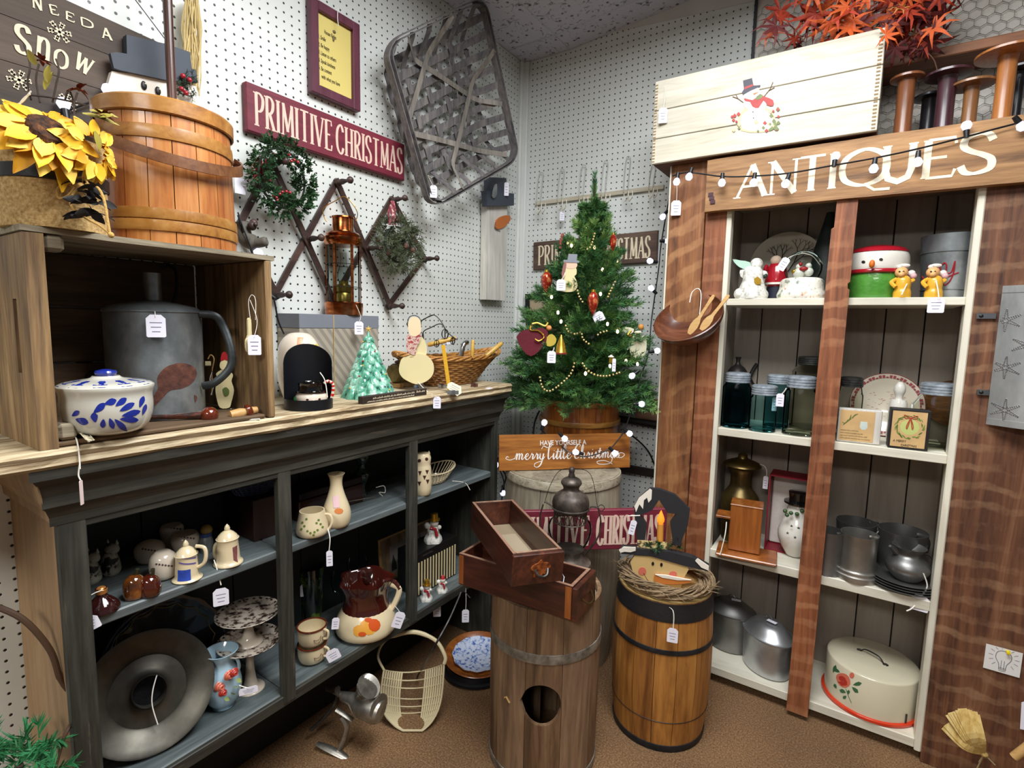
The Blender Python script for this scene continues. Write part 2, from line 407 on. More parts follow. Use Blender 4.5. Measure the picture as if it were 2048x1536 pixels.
# ======================= ROOM =======================
XL, YB, ZC = -1.505, 2.30, 2.606
def pegmat(name, base, hole, ox, oz, ax):
    m, nt, b = _new(name); L = nt.links
    tc = N(nt, 'ShaderNodeTexCoord'); sp = N(nt, 'ShaderNodeSeparateXYZ'); L.new(tc.outputs['Object'], sp.inputs[0])
    def cell(sock, off):
        a = N(nt, 'ShaderNodeMath', operation='SUBTRACT'); L.new(sock, a.inputs[0]); a.inputs[1].default_value = off-.0127-2.54
        d = N(nt, 'ShaderNodeMath', operation='DIVIDE'); L.new(a.outputs[0], d.inputs[0]); d.inputs[1].default_value = .0254
        f = N(nt, 'ShaderNodeMath', operation='FRACT'); L.new(d.outputs[0], f.inputs[0])
        s = N(nt, 'ShaderNodeMath', operation='SUBTRACT'); L.new(f.outputs[0], s.inputs[0]); s.inputs[1].default_value = .5
        q = N(nt, 'ShaderNodeMath', operation='POWER'); L.new(s.outputs[0], q.inputs[0]); q.inputs[1].default_value = 2; return q
    a = cell(sp.outputs[ax], ox); c = cell(sp.outputs[2], oz)
    s = N(nt, 'ShaderNodeMath', operation='ADD'); L.new(a.outputs[0], s.inputs[0]); L.new(c.outputs[0], s.inputs[1])
    r = N(nt, 'ShaderNodeMath', operation='SQRT'); L.new(s.outputs[0], r.inputs[0])
    rp = ramp(nt, [(.105,hole),(.125,base)]); L.new(r.outputs[0], rp.inputs[0])
    nz = N(nt, 'ShaderNodeTexNoise', Scale=2.5, Detail=5.0); L.new(tc.outputs['Object'], nz.inputs['Vector'])
    r2 = ramp(nt, [(.3,(.86,.86,.84)),(.7,(1,1,1))]); L.new(nz.outputs['Fac'], r2.inputs[0])
    mx = N(nt, 'ShaderNodeMixRGB', blend_type='MULTIPLY'); mx.inputs[0].default_value = 1; L.new(rp.outputs[0], mx.inputs[1]); L.new(r2.outputs[0], mx.inputs[2])
    L.new(mx.outputs[0], b.inputs['Base Color']); b.inputs['Roughness'].default_value = .38
    bp = N(nt, 'ShaderNodeBump', Strength=.6, Distance=.003); r3 = ramp(nt, [(.10,(0,0,0)),(.15,(1,1,1))]); L.new(r.outputs[0], r3.inputs[0])
    L.new(r3.outputs[0], bp.inputs['Height']); L.new(bp.outputs[0], b.inputs['Normal'])
    return m
M_PL = pegmat('pegboard_left', '#dfe3df', '#1d1c1b',.853,2.008,1)
M_PB = pegmat('pegboard_back', '#dde1de', '#26262a', -1.476,2.516,0)
M_WP = plain('white_paint', '#dcdfdb',.4, var=.06)
def carpet():
    m, nt, b = _new('carpet'); L = nt.links
    tc = N(nt, 'ShaderNodeTexCoord')
    n1 = N(nt, 'ShaderNodeTexNoise', Scale=190.0, Detail=4.0, Roughness=.8); n2 = N(nt, 'ShaderNodeTexNoise', Scale=3.0, Detail=4.0)
    L.new(tc.outputs['Object'], n1.inputs['Vector']); L.new(tc.outputs['Object'], n2.inputs['Vector'])
    r = ramp(nt, [(.3,'#4e3823'),(.5,'#8a6846'),(.68,'#bf9c70')]); L.new(n1.outputs['Fac'], r.inputs[0])
    r2 = ramp(nt, [(.35,(.7,.68,.66)),(.65,(1.05,1,1))]); L.new(n2.outputs['Fac'], r2.inputs[0])
    mx = N(nt, 'ShaderNodeMixRGB', blend_type='MULTIPLY'); mx.inputs[0].default_value = .8; L.new(r.outputs[0], mx.inputs[1]); L.new(r2.outputs[0], mx.inputs[2])
    L.new(mx.outputs[0], b.inputs['Base Color']); b.inputs['Roughness'].default_value = .95
    bp = N(nt, 'ShaderNodeBump', Strength=.9, Distance=.005); L.new(n1.outputs['Fac'], bp.inputs['Height']); L.new(bp.outputs[0], b.inputs['Normal'])
    return m
struct(MB().box((.9,-.85,-.02),(5,6.5,.04)).build('floor',carpet()))
struct(MB().box((XL-.02,-.85,1.35),(.04,6.4,2.9)).build('wall_left',M_PL))
bw = struct(MB().box((.95,YB+.02,1.4),(5,.04,2.8)).build('wall_back',M_PB))
struct(MB().box((-1.487,YB-.007,1.3),(.034,.014,2.61),b=.003).box((-1.498,YB-.02,1.3),(.014,.03,2.61),b=.003).build('trim_1',M_WP))
struct(MB().prism([(-1.14,2.632),(-.455,2.58),(-.455,2.80),(-1.14,2.66)],YB-.004,YB,None).build('trim_2',plain('band','#c9c8c2',.5)))
def ctile():
    m, nt, b = _new('ceiling_tile'); L = nt.links
    tc = N(nt, 'ShaderNodeTexCoord'); v = N(nt, 'ShaderNodeTexVoronoi', Scale=26.0); v2 = N(nt, 'ShaderNodeTexNoise', Scale=30.0, Detail=3.0, Distortion=2.0)
    L.new(tc.outputs['Object'], v.inputs['Vector']); L.new(tc.outputs['Object'], v2.inputs['Vector'])
    r = ramp(nt, [(.12,'#6b6b72'),(.22,'#dcdce4')]); L.new(v.outputs['Distance'], r.inputs[0])
    r2 = ramp(nt, [(.34,'#66666c'),(.42,'#dcdce4')]); L.new(v2.outputs['Fac'], r2.inputs[0])
    mx = N(nt, 'ShaderNodeMixRGB', blend_type='MULTIPLY'); mx.inputs[0].default_value = .8; L.new(r.outputs[0], mx.inputs[1]); L.new(r2.outputs[0], mx.inputs[2])
    L.new(mx.outputs[0], b.inputs['Base Color']); b.inputs['Roughness'].default_value = .9
    return m
MT = ctile(); MG = plain('grid_metal', '#b9bac2',.5, var=.03)
ceil = struct(MB().box((.9,-.85,ZC+.14),(5,6.5,.02)).build('ceiling',plain('ceiling_white','#c8c8cf',.9)))
def cz(x): return ZC + max(0, (x+1.24))*.09
xs = [XL, -1.248, -.64, -.03,.58,1.19,1.8,2.4,3.0]; ys = [YB,2.155,1.545,.935,.325, -.285, -.895, -1.505, -2.1, -2.7, -3.3, -3.9]
for i in range(len(xs)-1):
    for j in range(len(ys)-1):
        x0, x1, y1, y0 = xs[i]+.004, xs[i+1]-.004, ys[j]-.004, ys[j+1]+.004
        vs = [(x0,y0,cz(x0)), (x1,y0,cz(x1)), (x1,y1,cz(x1)), (x0,y1,cz(x0))]; vs += [(a,b_,c+.012) for a, b_, c in vs]
        MB().add(vs, [(0,1,2,3),(7,6,5,4),(0,4,5,1),(1,5,6,2),(2,6,7,3),(3,7,4,0)]).build('ceiling_tile', MT, ceil)
g = MB()
for x in xs[1:]: g.box((x,-.85,cz(x)+.004), (.01,6.3,.006))
for y in ys[1:]:
    g.add([(XL,y-.005,ZC),(-1.24,y-.005,ZC),(3,y-.005,cz(3)),(3,y+.005,cz(3)),(-1.24,y+.005,ZC),(XL,y+.005,ZC)], [(0,1,4,5),(1,2,3,4)])
g.build('ceiling_grid', MG, ceil)
M_DK = wood('dark_rail', ['#15110f','#2a2320','#3a322d'], 'X', rough=.5)
tag(MB().box((-.98,YB-.008,.690),(.6,.016,.036),b=.002).build('wall_rail',M_DK), 'dark wooden rail crossing the pegboard just behind the merry little Christmas sign', 'rail')
tag(MB().tube([(-1.2,YB-.012,.93),(-.70,YB-.012,.908)],.016,10).build('wall_rod',M_DK), 'black round rod on the back pegboard beside the tree bucket', 'rod')
tag(MB().box((-.98,YB-.006,1.02),(.62,.012,.012),b=.002).build('wooden_batten',wood('batten',['#8d6f57','#b29478'],'X')), 'thin tan wooden batten on the pegboard behind the angel ornament', 'batten')
tag(MB().box((-.80,YB-.004,.955),(.10,.008,.055),b=.002).build('pegboard_patch',plain('patch','#c99f83',.6)), 'salmon coloured patch board behind the light string by the left cabinet post', 'board')
# ======================= LEFT CABINET =======================
XF = -1.23; Y0, Y1 = .322, 1.735
M_GR = wood('grey_paint', ['#1b1b18','#34342e','#4c4b43'], 'Y', rough=.5, bump=.15, wear='#544b3f', wearamt=.33)
M_GRV = wood('grey_paint_v', ['#1c1d1a','#363731','#4e4e46'], 'Z', rough=.5, bump=.15, wear='#564d41', wearamt=.33)
M_SH = wood('grey_shelf', ['#3d4444','#5b6465','#798283'], 'Y', rough=.45, bump=.12)
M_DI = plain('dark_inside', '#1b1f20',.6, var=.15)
M_TAN = wood('tan_side', ['#8a6c4c','#b08f68','#c4a57c'], 'Z', scale=.5, rough=.6, bump=.05)
cabL = thing('shelf_cabinet', 'long low grey-painted shelf cabinet with moulded cornice and three open bays', 'cabinet', (XF,Y0,0))
def B(c, d, name, mat, par=None, b=.002, **k): return MB().box(c, d, b=b).build(name, mat, par if par is not None else cabL, world=True, **k)
dpt = XF-XL; cx = (XF+XL)/2
B((cx-.002,Y0+.008,.53), (dpt-.006,.016,1.06), 'side_panel', M_TAN, label='tan side panel')
B((cx,Y1-.008,.53), (dpt-.006,.016,1.06), 'side_panel', M_GRV)
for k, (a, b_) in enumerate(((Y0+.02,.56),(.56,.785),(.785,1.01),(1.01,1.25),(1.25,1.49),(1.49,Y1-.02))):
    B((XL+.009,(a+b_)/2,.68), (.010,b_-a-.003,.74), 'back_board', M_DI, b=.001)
for (y, wd) in ((Y0+.022,.044), (.783,.036), (1.252,.038), (Y1-.012,.024)):
    B((XF+.002,y,.635), (.022,wd,.64), 'stile', M_GRV)
B((XF+.002,(Y0+Y1)/2,.962), (.018,Y1-Y0,.05), 'top_rail', M_GR)
for (a, b_) in ((Y0+.02,.782), (.784,1.2505), (1.2525,Y1-.017)):
    B((cx+.002,(a+b_)/2,.729), (dpt-.014,b_-a,.022), 'shelf', M_SH, b=.003)
    B((cx+.002,(a+b_)/2,.325), (dpt-.014,b_-a,.022), 'shelf', M_SH, b=.003)
B((XF+.004,(Y0+Y1)/2,.322), (.012,Y1-Y0,.03), 'bottom_rail', M_GR)
B((XL+.03,(Y0+Y1)/2,.15), (.012,Y1-Y0-.03,.31), 'kick_board', plain('kick','#1b1d1c',.7))
prof = [(XF+.0,.948), (XF+.014,.952), (XF+.014,.968), (XF+.022,.985), (XF+.030,.992), (XF+.030,1.012), (XF+.036,1.034), (XF+.048,1.048), (XF+.055,1.050), (XF+.055,1.068), (XF-.02,1.068), (XF-.02,.948)]
cm = MB(); vs = []
for (x, z) in prof: vs += [(x,Y0-(x-XF)*.8,z), (x,Y1+(x-XF)*.3,z)]
n = len(prof); fs = [(2*i,2*i+1,2*((i+1) % n)+1,2*((i+1) % n)) for i in range(n)]+[tuple(range(0,2*n,2)), tuple(range(2*n-1,0,-2))]
cm.add(vs, fs); cm.build('cornice', M_GR, cabL, world=True)
cm = MB()
sp = [(0,.955), (.012,.958), (.014,.975), (.03,1.0), (.04,1.03), (.045,1.068), (-.002,1.068), (-.002,.955)]
vs = []
for (d_, z) in sp: vs += [(XL,Y0-d_*.75,z), (XF+d_,Y0-d_*.75,z)]
n = len(sp); cm.add(vs, [(2*i,2*i+1,2*((i+1) % n)+1,2*((i+1) % n)) for i in range(n)]+[tuple(range(0,2*n,2)),tuple(range(2*n-1,0,-2))])
cm.build('cornice', M_TAN, cabL, world=True)
M_CT = wood('counter_top', ['#7a6a52','#b9a98b','#ddd2b4','#efe8cf'], 'Y', scale=.8, rough=.75, bump=.8)
M_CE = wood('counter_edge', ['#4a3626','#97815f','#cdbb98','#e9dfc4'], 'Y', scale=1.6, rough=.8, bump=1.2)
ctop = thing('counter_top', 'weathered rough-edged plank worktop lying on the grey cabinet', 'worktop', (XF,1.0,1.068))
ZT = 1.104
def plank(y0, y1, xa, xb, seed):
    mb = MB(); n = 60; vs = []
    for i in range(n+1):
        y = y0+(y1-y0)*i/n
        e = noise.noise(Vector((y*9,seed,0)))*.006+noise.noise(Vector((y*40,seed,3)))*.003
        e2 = noise.noise(Vector((y*13,seed,7)))*.006
        zt = ZT-abs(noise.noise(Vector((y*11,seed,9))))*.004
        vs += [(xa,y,1.0685), (xb-.006+e2,y,1.0685), (xb+e2,y,1.075+e2*.3), (xb-.004+e,y,1.086), (xb+.002+e,y,zt-.007), (xb-.006+e,y,ZT), (xa,y,ZT)]
    fs = []
    for i in range(n):
        for k in range(7): fs.append((i*7+k,i*7+(k+1) % 7,i*7+7+(k+1) % 7,i*7+7+k))
    fs += [tuple(range(6,-1,-1)), tuple(n*7+k for k in range(7))]
    return mb.add(vs, fs)
plank(.0,1.755, -1.335, -1.168,1).build('plank', M_CE, ctop, world=True, label='front plank with splintered edge')
plank(.0,1.755, -1.503, -1.337,5).build('plank', M_CT, ctop, world=True)
# ======================= RIGHT CABINET =======================
YC = 2.0
cabR = thing('barn_wood_cupboard', 'tall reclaimed barn-wood cupboard with white-edged shelves and open front', 'cabinet', (-.2,YC,0))
def C(c, d, name, mat, b=.002, **k): return MB().box(c, d, b=b).build(name, mat, cabR, world=True, **k)
M_BW = wood('barn_wood', ['#3a2112','#704324','#8d5a33','#a9784a'], 'Z', scale=.9, rough=.6, bump=.4, saw=('#c08f60',4.2,.5))
M_BW2 = wood('barn_wood_b', ['#432413','#764225','#925634','#a86a43'], 'Z', scale=.9, rough=.6, bump=.35, saw=('#c08a62',5.0,0.08))
M_BW3 = wood('barn_wood_c', ['#2c190f','#55321f','#754a30','#8d6446'], 'Z', scale=.7, rough=.65, bump=.5, saw=('#a88463',5.5,.03))
M_CR = wood('cream_paint', ['#cfc8b2','#e2ddca','#ebe7d8'], 'X', rough=.5, bump=.08, wear='#a58f6d', wearamt=.27)
M_CRV = wood('cream_paint_v', ['#cfc8b2','#e2ddca','#ebe7d8'], 'Z', rough=.5, bump=.08, wear='#a58f6d', wearamt=.27)
M_BK = wood('taupe_paint', ['#82786c','#9c9184','#a89d8e'], 'Z', scale=.4, rough=.6, bump=.06)
def post(x0, x1, z0, z1, mat, y=YC, th=.022, name='post', rag=0):
    return C(((x0+x1)/2,y+th/2,(z0+z1)/2), (x1-x0,th,z1-z0), name, mat)
post(-.648, -.521,0,1.93, M_BW, th=.02); post(-.5185, -.446,0,1.93, M_BW2, y=YC+.004, th=.02)
C((-.652,YC+.012,.965), (.006,.022,1.93), 'edge_strip', M_CRV, b=.001)
C((-.437,YC+.02,.95), (.017,.04,1.83), 'edge_strip', M_CRV, b=.002, label='cream painted inner edge')
mp_ = [(-.134,.02), (-.068,.02), (-.061,1.44), (-.0605,1.47), (-.066,1.475), (-.067,1.49), (-.061,1.495), (-.059,1.77), (-.115,1.77), (-.117,1.665), (-.124,1.66), (-.126,1.5), (-.128,1.2)]
MB().prism(mp_, YC-.022, YC-.001).build('post', M_BW2, cabR, world=True)
MB().prism(mp_,0,.12, Matrix.Translation((0,YC,0)) @ Matrix.Diagonal((1,1,1,1))).build('divider', M_BK, cabR, world=True) if 0 else C((-.0975,YC+.15,.90), (.012,.27,1.72), 'divider', M_BK)
post(.242,.52,0,1.90, M_BW3, th=.022, y=YC); post(.5215,.75,0,1.90, M_BW3, th=.022, y=YC)
C((.233,YC+.03,.95), (.018,.062,1.84), 'edge_strip', M_CRV, b=.003, label='cream painted inner edge')
C((.249,YC+.18,.92), (.012,.22,1.8), 'side_board', M_BK); C((-.452,YC+.16,.92), (.012,.26,1.8), 'side_board', M_BK)
C((.2415,YC+.067,.92), (.005,.006,1.8), 'side_gap', plain('gap_dark','#191512',.8))  # dark strip coloured as the shade inside the side gap
xb = [-.458, -.352, -.219, -.08,.045,.155,.262]
for a, b_ in zip(xb[:-1], xb[1:]): C(((a+b_)/2,2.284,.91), (b_-a-.004,.012,1.78), 'back_board', M_BK, b=.001)
C((-.1,2.293,.91), (.75,.004,1.78), 'backing', plain('gap_dark','#191512',.8), b=0)
SH = {}
for (z0, z1, key) in ((1.423,1.447,1), (.955,.983,2), (.492,.524,3), (.037,.068,4)):
    for (a, b_) in ((-.428,-.104), (-.091,.224)):
        MB().box(((a+b_)/2,YC+.142,(z0+z1)/2), (b_-a,.28,z1-z0), b=.002).build('shelf', M_CR, cabR, world=True)
    SH[key] = z1
C((-.1,YC+.14,1.80), (.70,.27,.02), 'top_board', M_BK)
# ---------------- fitting helpers (turn measured outlines into metric positions) ----------------
import numpy as np
def proj(P):
    d = Vector(P)-CAM; q = d.dot(FF); return 1024+F*d.dot(RR)/q, 768+F*d.dot(DD)/q
def _circ(c, R, z):
    p = [proj((c[0]+R*cos(a),c[1]+R*sin(a),z)) for a in [2*pi*i/40 for i in range(40)]]
    return min(q[0] for q in p), max(q[0] for q in p), max(q[1] for q in p)
def base(z, L, R, By):
    c = onz((L+R)/2, By, z); x = np.array([c.x,c.y,(R-L)/2*mpp(c)]); d0 = Vector((c.x,c.y,0)).normalized()
    x[:2] += np.array([d0.x,d0.y])*x[2]*.9; tgt = np.array([L,R,By])
    for _ in range(12):
        f0 = np.array(_circ(x,x[2],z))-tgt; J = np.zeros((3,3))
        for k in range(3):
            y = x.copy(); y[k] += 1e-3; J[:, k] = (np.array(_circ(y,y[2],z))-tgt-f0)/1e-3
        try: s = np.linalg.solve(J, -f0)
        except Exception: break
        x = x+np.clip(s, -.05,.05)
    return Vector((x[0],x[1],z)), abs(x[2])
def pull(c, R, lim):
    k = lim/(c.x+R) if c.x+R > lim else 1
    return Vector((c.x*k,c.y*k,c.z)), R*k
def zat(c, v):
    lo, hi = -.5, 3.2
    for _ in range(40):
        m = (lo+hi)/2
        if proj((c[0],c[1],m))[1] > v: lo = m
        else: hi = m
    return (lo+hi)/2
def prof_(c, rows, z0=None):
    z0 = c[2] if z0 is None else z0; out = []
    for v, wd in rows:
        z = zat(c, v); out.append((wd/2*mpp((c[0],c[1],z)),z-z0))
    return out
def prof(c, rows, z0=None):
    out = prof_(c, rows, z0); return [(r,max(z,.0016*(i+1))) for i, (r,z) in enumerate(out)]
def staves(T, pr, n, mat, th=.008, gap=.0008, name='stave', jit=.0, c=(0,0,0), skip=()):
    for i in range(n):
        if i in skip: continue
        a0 = 2*pi*i/n+random.uniform(-jit, jit); a1 = 2*pi*(i+1)/n
        k = 4; vs = []; m = len(pr)
        for (r, z) in pr:
            g = gap/max(r,.01); dr = random.uniform(-.0005,.0005)*0
            for q in range(k+1):
                a = 2*pi*i/n+g+(2*pi/n-2*g)*q/k; vs.append((c[0]+(r+dr)*cos(a),c[1]+(r+dr)*sin(a),c[2]+z))
            for q in range(k, -1, -1):
                a = 2*pi*i/n+g+(2*pi/n-2*g)*q/k; vs.append((c[0]+(r-th)*cos(a),c[1]+(r-th)*sin(a),c[2]+z))
        w_ = 2*(k+1); fs = []
        for j in range(m-1):
            for q in range(w_): fs.append((j*w_+q,j*w_+(q+1) % w_,(j+1)*w_+(q+1) % w_,(j+1)*w_+q))
        fs += [tuple(range(w_-1,-1,-1)), tuple((m-1)*w_+q for q in range(w_))]
        MB().add(vs, fs).build(name, mat[i % len(mat)] if isinstance(mat,list) else mat, T)
def ring(T, pr, z, h, mat, th=.003, name='hoop', seg=40, c=(0,0,0), out=.0008, label=None, wob=None):
    def rr(q):
        for (r0, z0), (r1, z1) in zip(pr[:-1], pr[1:]):
            if z0 <= q <= z1: return r0+(r1-r0)*(q-z0)/((z1-z0) or 1)
        return pr[0][0] if q < pr[0][1] else pr[-1][0]
    a, b_ = rr(z)+out, rr(z+h)+out
    o = MB().lathe([(a,z),(a+th*.8,z+.0005),(a+th,z+h*.2),(b_+th,z+h*.8),(b_+th*.8,z+h-.0005),(b_,z+h),(b_-.001,z+h/2),(a,z)], seg, c, cap0=False, cap1=False, wob=wob).build(name, mat, T, label=label)
    return o
def flat(name, pts, ax, val, th, mat, parent=None, smooth_n=0, closed=True, **k):
    """outline seen at the given image points, cut from a board whose front lies in the plane x=val ('x') or y=val ('y')"""
    if smooth_n: pts = sm2(pts, smooth_n)
    W = [onx(u,v,val) if ax == 'x' else ony(u,v,val) for u, v in pts]
    mb = MB(); n = len(W); off = Vector((-th,0,0)) if ax == 'x' else Vector((0,th,0))
    vs = list(W)+[p+off for p in W]
    mb.add(vs, [tuple(range(n)),tuple(range(2*n-1,n-1,-1))]+[(i,n+i,n+(i+1) % n,(i+1) % n) for i in range(n)])
    return mb.build(name, mat, parent, world=parent is not None, **k)
def cutout(mb, M, pts, y0, y1, s=1.0): return mb.prism([(a*s,b*s) for a,b in pts], y0, y1, M)
def sprig(mb, p, d, L, n, nl, w=.0011, spread=.9, rnd=random):
    """twig from p along d (length L) bristling with n thin needles of length nl"""
    p = Vector(p); d = Vector(d).normalized(); a = d.orthogonal().normalized(); b = d.cross(a)
    for i in range(n):
        t = rnd.random(); q = rnd.random()*2*pi; s = spread*(.55+.5*rnd.random())
        o = p+d*(L*t); e = (d*(1.0)+ (a*cos(q)+b*sin(q))*s).normalized()
        l = nl*(.7+.5*rnd.random())*(1.1-.35*t); sd = e.cross(a*sin(q)-b*cos(q)); sd = e.orthogonal().normalized() if sd.length < .1 else sd.normalized()
        k = len(mb.v); mb.v += [tuple(o-sd*w/2), tuple(o+sd*w/2), tuple(o+e*l*.7+sd*w*.4), tuple(o+e*l), tuple(o+e*l*.7-sd*w*.4)]
        mb.f.append((k,k+1,k+2,k+3,k+4)); mb.sm.append(False)
    mb.tube([p,p+d*L], [.0012,.0006],4)
def petal(mb, M, L, w, curl=.3, n=5, th=.0):
    vs = []; fs = []
    for i in range(n+1):
        t = i/n; ww = w*max(0, math.sin(pi*min(1,t*.92+.06)))**.8/2; x = L*t; z = -curl*L*t*t
        vs += [(x,-ww,z+.12*w), (x,0,z), (x,ww,z+.12*w)]
    for i in range(n):
        for k in range(2): fs.append((i*3+k,i*3+k+1,i*3+4+k,i*3+3+k))
    mb.add(vs, fs, True, M)
def wrap(mb, c, rfun, poly, off=.0006, sub=True):
    """outline in (angle, z) laid on a surface of revolution"""
    q_ = []
    for i, a in enumerate(poly):
        b = poly[(i+1) % len(poly)]; m_ = max(1, int(abs(a[0]-b[0])/.12)+int(abs(a[1]-b[1])/.012))
        q_ += [(a[0]+(b[0]-a[0])*j/m_,a[1]+(b[1]-a[1])*j/m_) for j in range(m_)]
    poly = q_; n = len(poly); cx_ = sum(p[0] for p in poly)/n; cz_ = sum(p[1] for p in poly)/n
    vs = [];
    def P(a, z): r = rfun(z)+off; return (c[0]+r*cos(a), c[1]+r*sin(a), c[2]+z)
    vs.append(P(cx_,cz_));
    for k in (.33,.66,1):
        for a, z in poly: vs.append(P(cx_+(a-cx_)*k,cz_+(z-cz_)*k))
    fs = [(0,1+i,1+(i+1) % n) for i in range(n)]+[(1+j*n+i,1+j*n+n+i,1+j*n+n+(i+1) % n,1+j*n+(i+1) % n) for i in range(n) for j in (0,1)]
    mb.add(vs, fs, True)
def rfun(pr):
    def f(z):
        for (r0, z0), (r1, z1) in zip(pr[:-1], pr[1:]):
            if z0 <= z <= z1 and z1 > z0: return r0+(r1-r0)*(z-z0)/(z1-z0)
        return pr[0][0] if z < pr[0][1] else pr[-1][0]
    return f
def smooth_prof(pr, n=4):
    return [(max(p.x,0),p.y) for p in cat_rom([(a,b,0) for a,b in pr],n)]
def shell(mb, pr, th, seg=28, c=(0,0,0), M=None, **k):
    inner = [(max(r-th,.0005),z) for r, z in reversed(pr) if z > pr[0][1]+th]
    return mb.lathe(pr+inner+[(.0003,pr[0][1]+th)], seg, c, M, cap1=True, **k)
def vessel(name, label, cat, z, LRB, rows, mat, part='body', th=.003, seg=28, group=None, close=False, n=3, lim=None, limy=None, sx=1, c=None):
    if c is None:
        c, R = base(z, *LRB)
        if lim is not None: c, R = pull(c, R, lim)
    else: R = rows[0][1]/2*mpp(c)
    if limy is not None and c.y-R < limy: k = limy/(c.y-R); c = Vector((c.x*k,c.y*k,z)); R *= k
    T = thing(name, label, cat, c, faceang(c), group)
    pr = [(R,0)]+prof(c, rows)
    pr2 = smooth_prof(pr, n) if n > 1 else pr
    mb = MB()
    if close: mb.lathe(pr2+[(.0004,pr2[-1][1])], seg, sy=sx)
    else: shell(mb, pr2, th, seg)
    o = mb.build(part, mat, T)
    return T, c, pr2, o
def W_(c, pr, du, v):
    z = zat(c, v)-c.z; r = rfun(pr)(z); k = mpp((c[0],c[1],zat(c,v)))
    a = -pi/2+math.asin(max(-.97,min(.97,du*k/r))); f0 = faceang(c); u0 = proj(c)[0]; rf = rfun(pr); zt = pr[-1][1]
    for _ in range(3):
        r = rf(z); pu, pv = proj((c[0]+r*cos(a+f0),c[1]+r*sin(a+f0),c[2]+z)); z = min(zt, max(.001,z+(pv-v)*k)); a = max(-pi+.15, min(-.15,a-(pu-u0-du)*k/r/max(.35,-sin(a))*.8))
    return (a, z)
def deco(T, c, pr, polys, mat, name='painted_mark', off=.0007, sn=3):
    mb = MB(); rf = rfun(pr)
    for p in polys:
        if sn: p = sm2(p, sn)
        wrap(mb, (0,0,0), rf, [W_(c,pr,a,b) for a,b in p], off)
    return mb.build(name, mat, T)
def handle(T, c, pts, r, mat, name='handle', flat_=1.0, d=0, seg=8, world=True):
    """handle through image points at the depth of the axis (+ optional third value)"""
    D = dep(c)+d; P_ = [atd(q[0],q[1],D+(q[2] if len(q) > 2 else 0)) for q in pts]
    return MB().tube(cat_rom(P_,6), r, seg, flat=flat_).build(name, mat, T, world=True)
def scrib(T, M, x0, x1, z, h, mat, seed=0, name='worn_writing'):
    r_ = random.Random(seed); mb = MB(); x = x0
    while x < x1-h*.5:
        n = r_.randint(3,7); P_ = []
        for i in range(n*2+1): P_.append((x+i*h*.28,z+(h*(r_.uniform(.45,1.0)) if i % 2 else 0)))
        P_ = [p for p in P_ if p[0] < x1]
        if len(P_) > 2: stroke2d(mb, P_, h*.11, -.0007,.0002, M)
        x += n*h*.56+h*.5
    return mb.build(name, mat, T, world=True)
def at3(c, u, v, d=0): return atd(u, v, dep(c)+d)
def pxs(c): return mpp(c)
# ======================= ON THE LEFT COUNTER =======================
M_CRT = wood('crate_wood', ['#2b2118','#6e553a','#96784f','#b59670'], 'Z', scale=.9, rough=.7, bump=.4)
M_CRI = wood('crate_inside', ['#3a2c1e','#5c4630','#7a6145'], 'Y', scale=.8, rough=.75, bump=.35)
M_CRG = wood('crate_grey', ['#4e4638','#8a7f69','#b0a68c'], 'Y', scale=1.1, rough=.8, bump=.6)
crate = thing('wooden_crate', 'weathered wooden crate on its side with a slotted end panel holding the galvanized can', 'crate', (-1.34,.51,ZT))
def K(c, d, name, mat, b=.003, **k): return MB().box(c, d, b=b).build(name, mat, crate, world=True, **k)
CXB, CXF, CYA, CYB, CZT = -1.497, -1.172, .294, .735, 1.487
zb, ztop = ZT+.0005, CZT-.012
ps = []
sx0, sx1, sz0, sz1 = -1.252, -1.232, 1.235, 1.365
MB().box(((CXB+sx0)/2,CYA+.0135,(zb+ztop)/2), (sx0-CXB,.027,ztop-zb)).box(((CXF+sx1)/2,CYA+.0135,(zb+ztop)/2), (CXF-sx1,.027,ztop-zb)).box(((sx0+sx1)/2,CYA+.0135,(zb+sz0)/2), (sx1-sx0,.027,sz0-zb)).box(((sx0+sx1)/2,CYA+.0135,(ztop+sz1)/2), (sx1-sx0,.027,ztop-sz1)).build('end_panel', M_CRT, crate, world=True)
K(((CXB+CXF)/2,CYB-.008,(zb+ztop)/2), (CXF-CXB,.016,ztop-zb), 'end_panel', M_CRT)
for (a, b_) in ((CXB,-1.39), (-1.388,-1.282), (-1.28,CXF)):
    m = MB(); n_ = 14; vs = []
    for i in range(n_+1):
        y = CYA-.004+(CYB-CYA+.012)*i/n_; e = (noise.noise(Vector((y*20,a*9,1)))*.006 if b_ == CXF else 0); s_ = noise.noise(Vector((y*5,3,a)))*.003
        vs += [(a,y,CZT-.011+s_), (b_+e,y,CZT-.011+s_), (b_+e,y,CZT+s_*.2-.001), (a,y,CZT)]
    fs = [(i*4+k,i*4+(k+1) % 4,i*4+4+(k+1) % 4,i*4+4+k) for i in range(n_) for k in range(4)]+[(3,2,1,0), tuple(n_*4+k for k in range(4))]
    m.add(vs, fs).build('slat', M_CRG, crate, world=True)
for (a, b_) in ((zb,1.23), (1.233,1.355), (1.358,CZT-.013)): K((CXB+.006,(CYA+CYB)/2,(a+b_)/2), (.010,CYB-CYA-.044,b_-a), 'slat', M_CRI)
K((CXB+.17,(CYA+CYB)/2,ZT+.0055), (.30,CYB-CYA-.045,.010), 'slat', M_CRI)
K((CXF-.016,CYA+.042,CZT-.026), (.03,.028,.028), 'corner_block', M_CRG, b=.006); K((CXF-.02,CYA+.042,ZT+.027), (.034,.028,.03), 'corner_block', M_CRG, b=.006)
M_BKT = wood('bucket_wood', ['#7a3c18','#b0652f','#cc8747','#d99d60'], 'Z', scale=.8, rough=.38, bump=.12, coat=.3)
